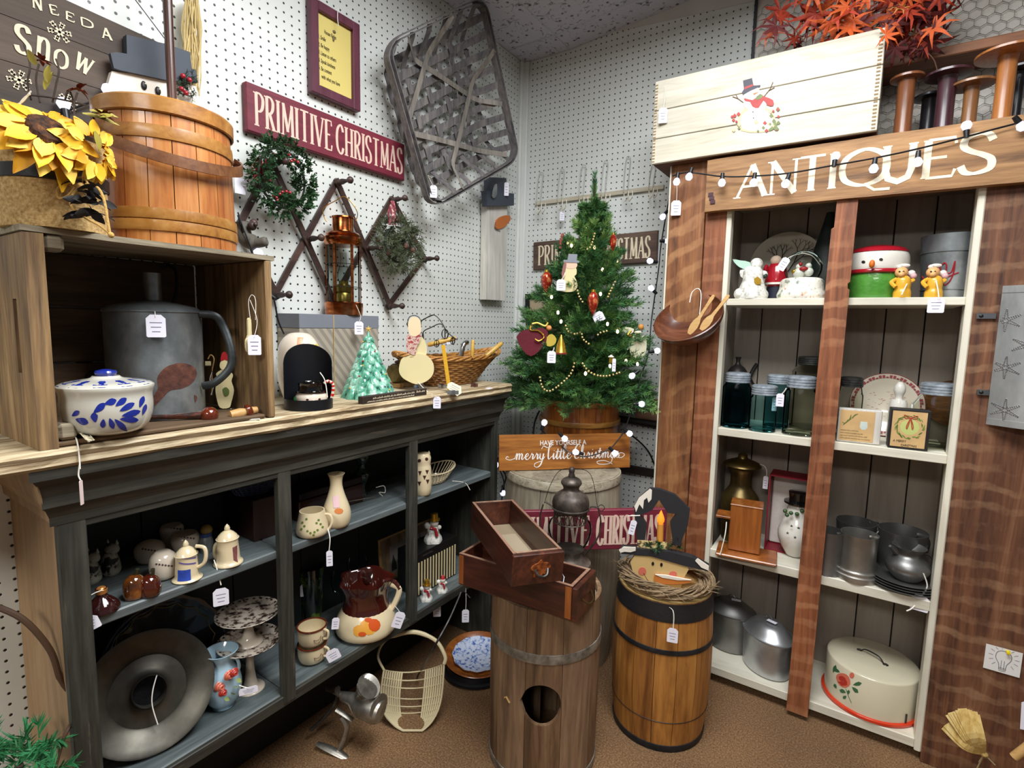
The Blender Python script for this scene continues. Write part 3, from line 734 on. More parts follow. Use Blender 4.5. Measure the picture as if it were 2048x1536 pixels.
M_HOOP = wood('hoop_wood', ['#7d4a20','#a9722f','#c08d48'], 'X', scale=.8, rough=.4, bump=.15, coat=.25)
M_HND = wood('handle_wood', ['#4a2712','#6f4322','#8b5c35'], 'X', rough=.45, bump=.15)
c, R = base(CZT,196,474,499)
c, R = pull(c, R, -1.178)
bk = thing('lidded_bucket', 'round orange-brown wooden bucket with lid, hoops and bent handle on the crate', 'bucket', c)
ht = zat(c,235)-CZT
pr = [(R,0), (R*.97,ht*.5), (R*.945,ht)]
staves(bk, pr,18, [M_BKT], th=.008)
MB().lathe([(R-.009,.004),(R-.009,.012)],32).build('base', M_BKT, bk)
ring(bk, pr, ht*.085,.022, M_HOOP); ring(bk, pr, ht*.085+.0235,.022, M_HOOP); ring(bk, pr, ht*.72,.026, M_HOOP)
MB().lathe([(R*.945+.004,ht-.030),(R*.945+.008,ht-.028),(R*.945+.008,ht-.002),(R*.945+.004,ht+.002),(.001,ht+.003)],44, cap0=False).build('lid', M_HOOP, bk)
fa = faceang(c)
pts = []
for i in range(29):
    a = -pi*.5*1.02+pi*1.02*i/28; q = -pi/2+fa+a+.35
    pts.append(((R+.016)*cos(q),(R+.016)*sin(q),ht*.78-.062*cos(a)**1.0))
MB().strip(pts,.022,.004, lambda i: Vector((pts[i][0],pts[i][1],0))).build('handle', M_HND, bk)
for s_ in (0, -1): MB().cyl((pts[s_][0]*.9,pts[s_][1]*.9,pts[s_][2]), (pts[s_][0]*1.03,pts[s_][1]*1.03,pts[s_][2]),.006, seg=8).build('peg', M_HND, bk)
d_ = dep((-1.40,.60,1.9))
pl = [atd(345,215,d_), atd(344,-30,d_)]
pl[0] = Vector((pl[0].x,pl[0].y,CZT+ht+.004)); pl[1] = Vector((pl[0].x,pl[0].y,2.25))
tag(MB().lathe([(.0095,0),(.0095,.2),(.0105,.4),(.0095,pl[1].z-pl[0].z)],10,c=tuple(pl[0])).build('wooden_pole',wood('pole_wood',['#2c1610','#4a2a1e','#5f3a29'],'Z',rough=.4,coat=.3)), 'slim dark round pole standing upright on the round bucket lid', 'pole')
mb = MB(); rr_ = random.Random(3)
for i in range(46):
    u0 = 372+rr_.random()*22; w_ = rr_.uniform(-1,1); v1 = 150+rr_.random()*75; z_ = XL+.03+rr_.random()*.03
    pts = [onx(u0+w_*4+rr_.uniform(-3,3),-10,z_), onx(u0+w_*14+rr_.uniform(-6,6),v1*.35,z_), onx(384+w_*13+rr_.uniform(-8,8),v1*.7,z_+.008), onx(386+w_*9+rr_.uniform(-7,7),v1,z_)]
    mb.tube(cat_rom(pts,5), [.0013]*15+[.0005],4)
for v in (60,142): mb.ball(onx(385,v,XL+.05),.006,8,6)
tag(mb.build('raffia_bundle',plain('raffia','#d9c389',.7,var=.2)), 'loose bundle of pale raffia strands hanging behind the dark pole', 'raffia', kind='stuff')
M_SB = wood('snow_board', ['#2f2620','#4a3d32','#5e4f42'], 'Y', scale=.6, rough=.7, bump=.3)
xb_ = -1.455
sn = thing('snow_sign', 'large dark brown plank sign with cream letters and a painted wooden snowman head', 'sign', onx(200,100,xb_))
pA = [onx(*q,xb_) for q in ((-60,-88),(388,117),(388,215),(-60,160))]
ang = math.atan2(pA[1].z-pA[0].z, pA[1].y-pA[0].y)
for k, (t0, t1) in enumerate(((0,.31),(.315,.64),(.645,1))):
    def e_(t): return [(-60,-88+(205+88)*t), (388,117+(300-117)*t)]
    a, b_ = e_(t0), e_(t1); flat('plank', [a[0],a[1],b_[1],b_[0]], 'x', xb_,.014, M_SB, sn)
M_LT = plain('letter_cream', '#ddd0b4',.6, var=.18, vscale=60)
def letter_px(txt, quad, parent, mat, ax, val, name='letter', th=.001, heavy=.15, light=.09, serif=.2):
    P = [onx(*q,val) if ax == 'x' else ony(*q,val) for q in quad]
    mb = MB(); wd = (P[1]-P[0]).length; h = (P[3]-P[0]).length
    M = frame(P[0], P[1]-P[0], P[3]-P[0]); letters(mb, txt,0,0, wd, h, M, heavy, light, serif)
    return mb.build(name, mat, parent, world=True)
for ch, q in (('N',[(66,15),(84,22),(80,-3),(62,-10)]), ('E',[(101,27),(117,31),(114,14),(98,9)]), ('E',[(131,38),(148,45),(144,26),(129,21)]), ('D',[(161,50),(188,59),(183,45),(166,37)]), ('A',[(206,76),(223,81),(224,66),(218,63)])):
    letter_px(ch, q, sn, M_LT, 'x', xb_+.001, heavy=.2, light=.13)
for ch, q in (('S',[(31,101),(60,112),(54,55),(25,44)]), ('n',[(73,112),(97,122),(91,76),(68,68)]), ('O',[(109,131),(134,141),(128,102),(105,94)]), ('W',[(148,135),(176,152),(183,122),(146,98)])):
    letter_px(ch, q, sn, M_LT, 'x', xb_+.001, heavy=.16, light=.1, serif=.15)
def flake(u, v, r):
    mb = MB(); c0 = onx(u, v, xb_+.001); k = r*mpp(c0)
    for i in range(6):
        a = pi*i/3+.2; dv = Vector((0,cos(a),sin(a)))*k
        mb.strip([c0,c0+dv],.004,.0012, (1,0,0))
        for s_ in (-.6,.6):
            e = Vector((0,cos(a+s_),sin(a+s_)))*k*.35
            for t in (.45,.72): mb.strip([c0+dv*t,c0+dv*t+e],.003,.0012, (1,0,0))
    mb.build('snowflake', M_LT, sn, world=True)
flake(119,64,19); flake(38,160,19); flake(135,205,16)
xh = xb_+.022; M_HAT = plain('hat_paint', '#3a414c',.6, bump=.1, var=.1); M_SNW = plain('snow_paint', '#e6dfd2',.55, bump=.15, var=.06)
flat('snowman_head', [(224,142),(333,158),(392,172),(400,200),(402,235),(210,235),(213,180)], 'x', xh,.018, M_SNW, sn)
flat('hat', [(253,69),(333,88),(380,104),(385,150),(254,108)], 'x', xh+.002,.02, M_HAT, sn)
flat('hat_brim', [(221,106),(233,104),(333,121),(392,140),(396,165),(333,160),(240,140),(228,136)], 'x', xh+.010,.012, M_HAT, sn)
M_BLK = plain('black_paint', '#141414',.4, var=.05)
for (u, v) in ((288,171), (316,182)):
    p_ = onx(u, v, xh+.002); o = MB().ball(tuple(p_),.0085,14,8, sc=(.3,.72,1.15)).build('eye', M_BLK, sn, world=True)
    MB().ball((p_.x+.003,p_.y+.002,p_.z+.004),.0018,8,6).build('glint', M_SNW, o, world=True)
mb = MB()
for i in range(60):
    sprig(mb, onx(372+random.uniform(-16,16),172+random.uniform(-26,20),xh+.01), (random.uniform(.1,.6),random.uniform(-1,1),random.uniform(-1,1)),.012,5,.012, rnd=rr_)
mb.build('greenery', plain('dark_needle','#2e3f30',.7), sn, world=True, kind='stuff')
for (u, v) in ((366,152), (363,178), (372,186), (379,160)): MB().ball(tuple(onx(u,v,xh+.018)),.006,10,8).build('berry', plain('berry_red','#a31c2c',.3,coat=.4), sn, world=True)
MB().tube([onx(333,82,xb_),onx(262,-12,xb_)],.0012,5).build('hanging_wire', M_BLK, sn, world=True)
tag(flat('dark_box',[(-30,328),(20,338),(22,440),(-30,440)],'x',-1.46,.03,plain('dark_box','#2c2624',.6)), 'dark wooden box end at the left edge behind the sunflower pot', 'box')
M_BUR = mottle('burlap', [(.3,'#8d6d3c'),(.5,'#b5955f'),(.7,'#ceb17c')], scale=160, rough=.95, bump=.9)
c, R = base(CZT,24,192,443)
c, R = pull(c, R, -1.178)
pot = thing('sunflower_pot', 'burlap-wrapped pot of artificial sunflowers tied with twine at the crate corner', 'flower pot', c)
pr = prof(c, [(425,168),(350,174),(285,180)]); pr[0] = (pr[0][0],0)
shell(MB(), pr,.005,32).build('pot', M_BUR, pot)
rz_ = rfun(pr); hp = pr[-1][1]
MB().lathe([(rz_(hp*.62)+.001,hp*.50),(rz_(hp*.62)+.003,hp*.51),(rz_(hp*.7)+.003,hp*.64),(rz_(hp*.7)+.001,hp*.65)],32, cap0=False, cap1=False).build('ribbon', plain('black_ribbon','#17161a',.5,bump=.3), pot)
M_TW = plain('twine', '#c19a55',.8, bump=.5, bscale=300, var=.2)
dK = dep(c)-R-.004
def PX(l, d): return [atd(u,v,d+(q[0] if q else 0)) for u, v, *q in l]
tw = MB()
MBt = [(rz_(hp*.6)+.004)]
tw.tube(cat_rom(PX([(62,350,.01),(110,358),(145,372),(165,378)],dK),5),.0016,5)
for l in ([(160,372),(135,365),(116,378),(118,396),(135,392),(150,375)], [(158,374),(142,395),(145,415),(170,435),(200,452),(222,470)], [(172,368),(195,375),(208,400),(215,440),(220,468)], [(160,374),(150,360),(168,355),(176,368)]):
    tw.tube(cat_rom(PX(l,dK-.006),6),.0021,6)
tw.ball(tuple(atd(162,372,dK-.006)),.006,10,6).ball(tuple(atd(222,470,dK-.006)),.005,8,6)
tw.build('twine_bow', M_TW, pot, world=True)
mb = MB()
for i in range(26):
    u, v = 178+random.uniform(-22,20), 395+random.uniform(-32,45)
    petal(mb, Matrix.Translation(atd(u,v,dK-.004)) @ Matrix.Rotation(random.uniform(0,6.3),4,'Z') @ Matrix.Rotation(random.uniform(-1.5,1.5),4,'X'),.03,.014,.4)
mb.build('dark_leaves', plain('dark_cloth','#1f1d1e',.7,var=.3), pot, world=True, kind='stuff')
def sunflower(u, v, d, r, nrm, tiltseed, disc=True, n1=17, name='sunflower'):
    c0 = atd(u, v, d); z = Vector(nrm).normalized(); x = Vector((0,1,0)); x = (x-z*x.dot(z)).normalized(); y = z.cross(x)
    M0 = Matrix(((x.x,y.x,z.x,c0.x),(x.y,y.y,z.y,c0.y),(x.z,y.z,z.z,c0.z),(0,0,0,1)))
    rn = random.Random(tiltseed)
    Yl = [plain('petal_yellow','#eeb41f',.6,var=.15), plain('petal_deep','#d79a1c',.6,var=.18), plain('petal_pale','#f2cc52',.6,var=.12)]
    for lay in range(3):
        for i in range(n1):
            a = 2*pi*(i+.33*lay)/n1+rn.uniform(-.1,.1); mb = MB()
            L = r*(1-.1*lay)*rn.uniform(.85,1.1)-.02
            petal(mb, M0 @ Matrix.Rotation(a,4,'Z') @ Matrix.Translation((.022,0,.003*lay)) @ Matrix.Rotation(rn.uniform(-.25,.25),4,'X') @ Matrix.Rotation(.12-.12*lay+rn.uniform(-.08,.22),4,'Y'), L, r*.34, rn.uniform(.1,.55))
            mb.build('petal', Yl[(i+lay*2) % 3], pot, world=True)
    if disc:
        mb = MB(); mb.lathe([(.026,0),(.030,.008),(.026,.014),(.012,.015),(.001,.012)],24, M=M0, wob=lambda a, q: 1+.05*sin(a*9)); mb.build('flower_disc', mottle('disc_brown',[(.35,'#1c0f08'),(.55,'#4a2a12'),(.7,'#7a4a1a')],120,.9,bump=1), pot, world=True)
sunflower(93,268, dK-.040,.082, (.80,.12,.55),4, n1=15)
sunflower(182,300, dK+.000,.062, (.7,.35,.05),8, disc=False, n1=11)
M_LFY = plain('leaf_olive', '#9a8d35',.6, var=.25); M_TWG = plain('twig', '#3b3129',.8, var=.2); M_DRF = plain('dried_flower', '#6b2f1c',.8, var=.3)
tg = MB()
for l in ([(62,200,.03),(55,165,.03),(60,130,.03),(48,90,.03)], [(105,205,.02),(112,170,.02),(118,140,.02),(112,118,.02)], [(80,205,.03),(72,160,.03),(78,128,.03)], [(55,190,.03),(100,195,.02),(150,205,.01),(175,212,.0)], [(150,240,0),(148,210,0),(155,185,0)], [(130,200,.01),(138,180,.01),(150,215,.01)]):
    tg.tube(cat_rom(PX(l,dK),5),.0016,5)
tg.build('twigs', M_TWG, pot, world=True)
for (u, v, r) in ((84,122,.012), (157,180,.014), (208,232,.013), (25,222,.01)):
    mb = MB();
    for i in range(11): petal(mb, Matrix.Translation(atd(u,v,dK+.01)) @ Matrix.Rotation(i*.7,4,'Z') @ Matrix.Rotation(random.uniform(-1.3,.3),4,'Y'), r*1.1, r*.6,.6)
    mb.build('dried_flower', M_DRF, pot, world=True)
for (u, v, a, L) in ((92,180,1.45,.035), (98,165,1.7,.03), (75,130,2.2,.025), (180,222,.2,.038), (165,228,.1,.05), (188,262,-1.2,.03), (200,235,.6,.02)):
    mb = MB(); p_ = atd(u, v, dK-.002); f_ = faceang(p_)
    petal(mb, Matrix.Translation(p_) @ Matrix.Rotation(f_,4,'Z') @ Matrix.Rotation(-a,4,'Y') @ Matrix.Rotation(.8,4,'X'), L,.014,.3); mb.build('leaf', M_LFY, pot, world=True)
tg = MB();
for l in ([(20,238,0),(30,225,0),(45,200,0),(60,188,0)], [(25,212,0),(44,204,0),(62,182,0)]): tg.tube(cat_rom(PX(l,dK-.04),5),.0014,5)
tg.build('white_string', M_STR, pot, world=True)
# ---------- inside the crate ----------
M_GAL = mottle('galvanized', [(.3,'#5d6264'),(.5,'#868c8e'),(.62,'#a9afb0'),(.72,'#8d9294')],9,.42,.75,.12, vec=(1,1,.7))
M_GALD = mottle('tin_dark', [(.3,'#26292a'),(.6,'#454a4b'),(.75,'#5b6061')],14,.45,.7,.1)
M_RST = mottle('rust', [(.3,'#3b2019'),(.55,'#5c3528'),(.75,'#7a4c38')],60,.9,0,.6)
ZI = ZT+.0112
c, R = base(ZI,216,412,842);
can = thing('galvanized_can', 'dented galvanized tin can with rust patch, neck and side handle inside the crate', 'can', c, faceang(c))
ht = zat(c,622)-ZI
MB().lathe([(R+.003,0),(R+.003,.005),(R,.008),(R,ht-.004),(R+.002,ht-.002),(R+.002,ht),(R*.9,ht+.010),(R*.35,ht+.022),(R*.19,ht+.024)],44).build('body', M_GAL, can)
prc = [(R,0), (R,ht)]
r2 = R*.19
MB().lathe([(r2,ht+.022),(r2,ht+.085),(r2*.85,ht+.085),(r2*.85,ht+.03)],20, cap0=False, cap1=False).build('neck', M_GAL, can)
deco(can, c, prc, [[(5,742),(20,731),(45,726),(68,733),(75,748),(66,766),(45,777),(22,781),(8,795),(-10,812),(-14,798),(-2,776),(-4,757)]], M_RST, 'rust_patch')
deco(can, c, prc, [[(88,724),(91,722),(94,730),(90,734)],[(70,790),(76,795),(72,805)]], M_RST, 'rust_patch')
handle(can, c, [(398,628,-.01),(430,632,.0),(447,655,.01),(462,700,.01),(460,735,.01),(430,765,.0),(405,772,0)],.004, M_GALD, 'side_handle',2.2)
handle(can, c, [(342,612,.02),(352,585,.02),(352,545,.02),(338,530,.02),(322,535,.02)],.003, M_GALD, 'top_handle',2)
D = dep(c); MB().tube([atd(215,800,D+.01),atd(150,712,D+.0),atd(112,650,D)], [.028,.02,.014],14).build('spout', M_GALD, can, world=True)
ptag(can,312,652,33,45, D-R-.014, atd(312,612,D-R*.3), via=atd(309,622,D-R-.005))
M_CRK = plain('stoneware', '#c9c7bb',.16, var=.05, coat=.6, spec=.6); M_BLU = plain('cobalt', '#1d2f8f',.2, var=.25, coat=.5, vscale=40)
cr, c, pr, o = vessel('lidded_crock', 'grey stoneware lidded crock with cobalt blue leaf scroll standing in the crate', 'crock', ZI, (172,264,872), [(857,118),(838,143),(812,153),(788,152),(775,160),(771,161)], M_CRK, close=True)
pl = prof(c, [(768,158),(762,130),(756,60),(751,45)])
MB().lathe(smooth_prof([(pr[-1][0]*.99,pl[0][1]-.004)]+pl,3),32).build('lid', M_CRK, cr)
pk = prof(c, [(752,30),(749,34),(745,38),(741,34),(738,10)])
MB().lathe(pk+[(.0005,pk[-1][1])],20).build('lid_knob', M_BLU, cr)
leafs = []
def lf(x0, y0, x1, y1, wd):
    dx, dy = x1-x0, y1-y0; L = math.hypot(dx, dy); nx, ny = -dy/L*wd/2, dx/L*wd/2
    return [(x0,y0), (x0+dx*.35+nx*.8,y0+dy*.35+ny*.8), (x0+dx*.7+nx,y0+dy*.7+ny), (x1,y1), (x0+dx*.7-nx,y0+dy*.7-ny), (x0+dx*.35-nx*.8,y0+dy*.35-ny*.8)]
for a in ((-28,845,-32,825,14), (-32,826,-8,806,13), (-10,808,14,800,13), (12,812,34,796,12), (20,822,50,806,12), (24,832,62,822,12), (20,838,58,840,12), (10,838,34,862,12), (0,836,8,858,11), (-12,838,-14,856,11), (60,815,68,792,10), (66,830,73,808,8), (-68,838,-42,846,14), (-75,832,-60,822,10)): leafs.append(lf(*a))
deco(cr, c, pr, leafs, M_BLU, 'blue_leaves', sn=2)
lf2 = [(pr[-1][0]*.99,pl[0][1]-.004)]+pl
mb = MB(); f2 = lambda z: rfun(lf2)(z)
for i in range(11):
    a = 2*pi*i/11; zA, zB = pl[0][1]+.001, pl[1][1]+.004
    wrap(mb, (0,0,0), f2, [(a-.12,zA),(a-.17,(zA+zB)/2),(a-.1,zB),(a+.1,zB),(a+.17,(zA+zB)/2),(a+.12,zA)],.001)
mb.build('blue_leaves', M_BLU, cr)
pt, c, pr, o = vessel('stoneware_pitcher', 'small grey and blue stoneware pitcher half hidden behind the crate end panel', 'pitcher', ZI, (95,165,822), [(805,92),(785,95),(765,70),(748,52),(722,58)], M_CRK)
handle(pt, c, [(150,738),(172,732),(184,745),(182,768),(160,780)],.005, M_CRK)
deco(pt, c, pr, [[(-26,742),(26,742),(26,747),(-26,747)],[(-26,752),(26,752),(26,757),(-26,757)],[(-40,788),(40,790),(30,800),(-38,800)]], M_BLU, 'blue_bands', sn=0)
M_RB = wood('red_ball', ['#3d140a','#6b2813','#84371c'], 'X', scale=.6, rough=.12, bump=.02, coat=.9)
M_LW = wood('light_wood', ['#b07f48','#cfa263','#dfb97e'], 'X', rough=.5, bump=.1)
zb_ = ZT+.019; p0 = onz(419,830, zb_); p1 = onz(485,822, ZT+.017)
t = thing('turned_spindle', 'dark turned wooden spindle with glossy red-brown ball end in front of the can', 'spindle', (p0.x,p0.y,ZT))
MB().ball(tuple(p0),.0185,24,16).build('ball_end', M_RB, t, world=True)
q = onz(300,835, ZT+.02); MB().tube([p0,p0+(q-p0)*.3,p0+(q-p0)*.6,q], [.009,.008,.006,.005],12).build('shaft', wood('dark_shaft',['#1d0f0b','#3a1d14','#7a3a24'],'X',scale=3,coat=.4,rough=.3), t, world=True)
t = thing('wooden_knob_handle', 'wooden tool handle with red-brown knob lying at the crate right front corner', 'handle', (p1.x,p1.y,ZT))
pa = onz(468,829, ZT+.014); pb = onz(492,824, ZT+.017); dd = (pb-pa)
MB().tube([pa-dd*.3,pa+dd*.5,pb], [.010,.012,.009],14).build('shaft', M_LW, t, world=True)
MB().tube([pb-dd*.05,pb,pb+dd*.2,pb+dd*.4,pb+dd*.5], [.012,.0165,.0175,.014,.008],18).build('knob', M_RB, t, world=True)
MB().tube([pb+dd*.5,pb+dd*.95], [.0095,.008],12).build('tip', M_LW, t, world=True)
MB().tube(cat_rom([onz(462,818,ZT+.010),onz(462,832,ZT+.002),onz(475,840,ZT+.002),onz(520,838,ZT+.002)],6),.0015,6).build('string', M_STR, t, world=True)
c = onz(450,827, ZT+.0); k = pxs(c)
t = thing('wooden_snowman', 'small flat wooden snowman with red cap holding a lantern pole inside the crate', 'figurine', c, faceang(c))
M_IV = plain('ivory_paint', '#d9cc9c',.6, var=.08); M_RED = plain('red_paint', '#a01f22',.4, var=.1); M_OR = plain('orange_paint', '#cf6a1c',.5)
def cut(name, T, c, pts, y0, y1, mat, n=3, parent=None):
    ku = proj(c)[0]; M = MATS[T.name]; mi = M.inverted(); f = M.to_3x3() @ Vector((0,1,0)); pv = Vector(c)
    P_ = []
    for u, v in (sm2(pts,n) if n else pts):
        d = ray(u, v); s_ = (pv-CAM).dot(f)/d.dot(f); q = mi @ (CAM+d*s_); P_.append((q.x,q.z))
    return MB().prism(P_, y0, y1).build(name, mat, parent or T)
cut('body', t, c, [(440,815),(433,795),(431,775),(437,760),(432,748),(440,741),(448,738),(458,741),(466,750),(463,762),(468,780),(463,803),(458,815)], -.003,.003, M_IV)
cut('head', t, c, [(440,735),(441,724),(449,719),(457,724),(458,733),(449,740)], -.005,.002, M_IV)
cut('cap', t, c, [(441,722),(443,708),(449,703),(455,710),(458,722),(449,719)], -.006,.001, M_RED,2)
cut('wreath', t, c, [(446,785),(445,778),(452,774),(458,780),(457,789),(450,792)], -.0045, -.003, plain('olive','#5a6b34',.6))
MB().box((0,0,.004), (.05,.022,.008), b=.001).build('base', M_LW, t)
handle(t, c, [(440,738),(428,748),(424,742)],.0015, M_TWG, 'arm'); handle(t, c, [(458,738),(466,728),(468,712)],.0012, M_TWG, 'arm')
handle(t, c, [(424,790),(424,745),(428,718),(421,710),(416,718)],.0015, M_LW, 'pole')
MB().box(tuple(MATS[t.name].inverted() @ at3(c,416,727)), (.013,.009,.011), b=.001).build('lantern', M_IV, t)
deco_ = MB()
for (u, v) in ((446,727), (452,726), (441,747), (438,760), (438,771)): deco_.ball(tuple(at3(c,u,v,-.005)),.0010,6,5)
deco_.build('dots', M_BLK, t, world=True)
handle(t, c, [(424,744,-.004),(420,760,-.004),(428,768,-.004),(422,790,-.004)],.001, M_STR, 'string')
t = thing('leaning_card', 'speckled cream card case with bead chain leaning inside the crate beside the blue crock', 'card case', onz(175,885,ZT))
q0 = onz(190,880, ZT+.003); q1 = onz(122,868, ZT+.003); up = Vector((-.03,-.055,.035))
a = onz(160,890, ZT+.002)
MB().add([onz(190,880,ZT+.003),onz(176,885,ZT+.003),atd(118,822,dep(q0)+.0),atd(118,800,dep(q0)+.005),onz(190,880,ZT+.010),onz(176,885,ZT+.010)], [(0,1,2,3),(0,3,4),(1,5,2),(4,3,2,5),(0,4,5,1)]).build('case', mottle('speckle_card',[(.42,'#3c3a33'),(.5,'#b7ad8e'),(.65,'#d6cdae')],120,.5), t, world=True)
mb = MB()
for i in range(16): mb.ball(tuple(atd(121+i*.35,812+i*3.6,dep(q0)-.004)),.0012,6,5)
mb.build('bead_chain', plain('bead_metal','#6a655a',.3,metal=.8), t, world=True)
handle(t, q0, [(133,868,-.02),(150,874,-.03),(156,892,-.035),(159,920,-.04),(160,938,-.04)],.0013, M_STR, 'string')
ptag(t,163,985,11,50, dep(q0)-.045, mat=plain('tag_pink','#e3cdc9',.6,var=.03), yaw=1.1)
handle(t, q0, [(159,930,-.042),(157,950,-.042),(161,960,-.042)],.0012, M_STR, 'string')
dK2 = dep((-1.19,.70,1.28))
t = thing('small_paddle', 'little cream paddle with white price tags hung on the inside of the crate end', 'paddle', atd(500,690,dK2))
mi = MB(); mi.prism(sm2([(.0,-.028),(.012,-.024),(.013,.0),(.006,.014),(.005,.05),(-.004,.05),(-.005,.014),(-.012,.0),(-.011,-.022)],3), -.002,.002, Matrix.Translation(atd(499,682,dK2)) @ Matrix.Rotation(faceang((-1.19,.7,0))+.8,4,'Z')); mi.build('paddle', M_IV, t, world=True)
ptag(t,509,690,24,40, dK2-.008, atd(500,600,dK2), via=atd(513,640,dK2)); MB().tube(cat_rom([atd(501,640,dK2),atd(497,605,dK2),atd(503,590,dK2),atd(511,600,dK2),atd(511,640,dK2)],5),.0008,5).build('string', M_STR, t, world=True)
# ---------- right part of the counter ----------
M_TIN = plain('black_tin', '#1b1c20',.42, metal=.3, var=.15, bump=.05)
c, R = base(ZT,568,666,826); c, R = pull(c, R, -1.175)
t = thing('tin_sconce', 'tall black tin candle sconce open at the front on the plank counter', 'sconce', c, faceang(c)-.12)
hb = zat(c,795)-ZT; hm = zat(c,690)-ZT
mb = MB(); mb.lathe([(R,0),(R,hb),(R-.0015,hb),(R-.0015,.002)],32, cap0=True, cap1=True); mb.build('tray', M_TIN, t)
vs = []; n = 26
for i in range(n+1):
    a = -.0+pi*i/n; top = hb+(hm-hb)*(.62+.38*max(0,sin(a))**.8)+.0; top *= 1+.05*cos(a)*-1
    for rr in (R, R-.0015): vs += [(rr*cos(a),rr*sin(a),.001), (rr*cos(a),rr*sin(a),top)]
fs = []
for i in range(n):
    o = i*4; fs += [(o,o+4,o+5,o+1), (o+2,o+3,o+7,o+6), (o+1,o+5,o+7,o+3)]
fs += [(0,1,3,2), (n*4,n*4+2,n*4+3,n*4+1)]
MB().add(vs, fs, True).build('back', M_TIN, t)
cs = c.copy(); Rs = R
M_CERW = plain('ceramic_cream', '#e4d6c4',.15, coat=.7, var=.04); M_CHK = plain('cheek', '#e08a5a',.4, var=.1); M_GLK = plain('gloss_black', '#0b0b0c',.08, coat=1, var=0)
c = Vector((cs.x+.004,cs.y+.006,ZT+.003)); k = pxs(c)
t = thing('snowman_mug', 'glossy snowman face mug with black hat and candy cane handle inside the black sconce', 'mug', c, faceang(c)+.05)
r0 = 30*k
MB().lathe([(r0*.55,0),(r0*.85,.004),(r0*1.02,.018),(r0*1.0,.032),(r0*.85,.041)],28).build('face', M_CERW, t)
shell(MB(), [(r0*.80,.040),(r0*.98,.0415),(r0*1.0,.0445),(r0*.84,.0455),(r0*.80,.054),(r0*.86,.066),(r0*.88,.067)],.003,28, cap0=True).build('hat', M_GLK, t)
fp = [(r0*.55,0), (r0*.85,.004), (r0*1.02,.018), (r0*1.0,.032), (r0*.85,.041)]
mb = MB(); f3 = rfun(fp)
for a, z in ((-pi/2-.55,.0135), (-pi/2+.85,.0145)): wrap(mb, (0,0,0), f3, [(a+.22*cos(q),z+.0052*sin(q)) for q in [i*pi/5 for i in range(10)]])
mb.build('cheeks', M_CHK, t)
mb = MB()
for a in (-pi/2-.3, -pi/2+.45): wrap(mb, (0,0,0), f3, [(a+.09*cos(q),.025+.0026*sin(q)) for q in [i*pi/5 for i in range(10)]])
a = -pi/2+.12; mb.tube([(f3(.012)*1.01*cos(a+q),f3(.012)*1.01*sin(a+q),.0115-.003*cos(q*5)) for q in [-.3+.06*i for i in range(11)]],.0006,5)
mb.build('eyes_and_smile', plain('red_brown','#4a1d12',.4), t)
MB().ball((f3(.02)*1.0*cos(-pi/2+.08),f3(.02)*1.02*sin(-pi/2+.08),.0205),.0035,10,8).build('nose', M_CERW, t)
MB().ball((-r0*.95,-.004,.018),.011,14,10, sc=(.7,.8,1.3)).build('ear_muff', plain('gloss_green','#1f6a34',.15,coat=.8), t)
hp_ = cat_rom([(r0*.8,-.012,.064),(r0*1.05,-.014,.07),(r0*1.32,-.014,.062),(r0*1.34,-.014,.045),(r0*1.25,-.014,.024)],10)
MB().tube(hp_,.0042,10).build('handle', M_CERW, t)
mb = MB()
for i in range(4, len(hp_)-3,6): mb.tube(hp_[i:i+4],.0045,10)
mb.build('candy_stripes', plain('candy_red','#c4201f',.2,coat=.6), t)
handle(t, c, [(640,745,-.04),(650,762,-.045),(655,795,-.045)],.0012, M_STR, 'string')
c, R = base(ZT,563,640,800); c = Vector((-1.36,c.y*1.36/1.24+.0,ZT)); c = Vector(onx(600,770,-1.36)); c.z = ZT
k = pxs(c); r0 = 41*k; zt_ = zat(c,664)-ZT
t = thing('ceramic_pumpkin_jar', 'white ceramic domed jar painted with orange stripe and yellow flowers behind the sconce', 'jar', c, faceang(c))
pj = smooth_prof([(r0*.7,0),(r0*.98,zt_*.3),(r0,zt_*.6),(r0*.88,zt_*.82),(r0*.5,zt_*.97),(.001,zt_)],4)
MB().lathe(pj,30).build('body', M_CERW, t)
mb = MB(); wrap(mb, (0,0,0), rfun(pj), [(-pi/2-.1,zt_*.5),(-pi/2+.2,zt_*.5),(-pi/2+.3,zt_*.93),(-pi/2-.1,zt_*.93)]); mb.build('stripe', plain('stripe_orange','#d98f5a',.3), t)
mb = MB()
for i in range(8): wrap(mb, (0,0,0), rfun(pj), [(-pi/2+.95+.25*cos(q)*(.4+.6*(i % 2))*.6+.2*cos(i),zt_*(.75+.06*sin(i*2))+.006*sin(q)) for q in [j*pi/4 for j in range(8)]])
mb.build('flowers', plain('flower_yellow','#e2c331',.3), t)
M_BX = plain('box_grey', '#8d857b',.6, var=.05);
def stripebox():
    m, nt, b = _new('striped_box'); L = nt.links
    tc = N(nt, 'ShaderNodeTexCoord'); mp = N(nt, 'ShaderNodeMapping'); mp.inputs['Rotation'].default_value = (.9,0,0); L.new(tc.outputs['Object'], mp.inputs[0])
    wv = N(nt, 'ShaderNodeTexWave', Scale=14.0, Distortion=.2, bands_direction='Z'); L.new(mp.outputs[0], wv.inputs[0]); r = ramp(nt, [(.35,'#8a8378'),(.6,'#a59c8d')]); L.new(wv.outputs['Fac'], r.inputs[0])
    L.new(r.outputs[0], b.inputs['Base Color']); b.inputs['Roughness'].default_value = .6; return m
M_SBX = stripebox()
xbx = -1.39
ya, yb_ = onx(601,760, xbx).y, onx(757,760, xbx).y; zt1 = onx(680,630, xbx).z
ya, yb_ = onx(600,700, xbx).y, onx(757,700, xbx).y
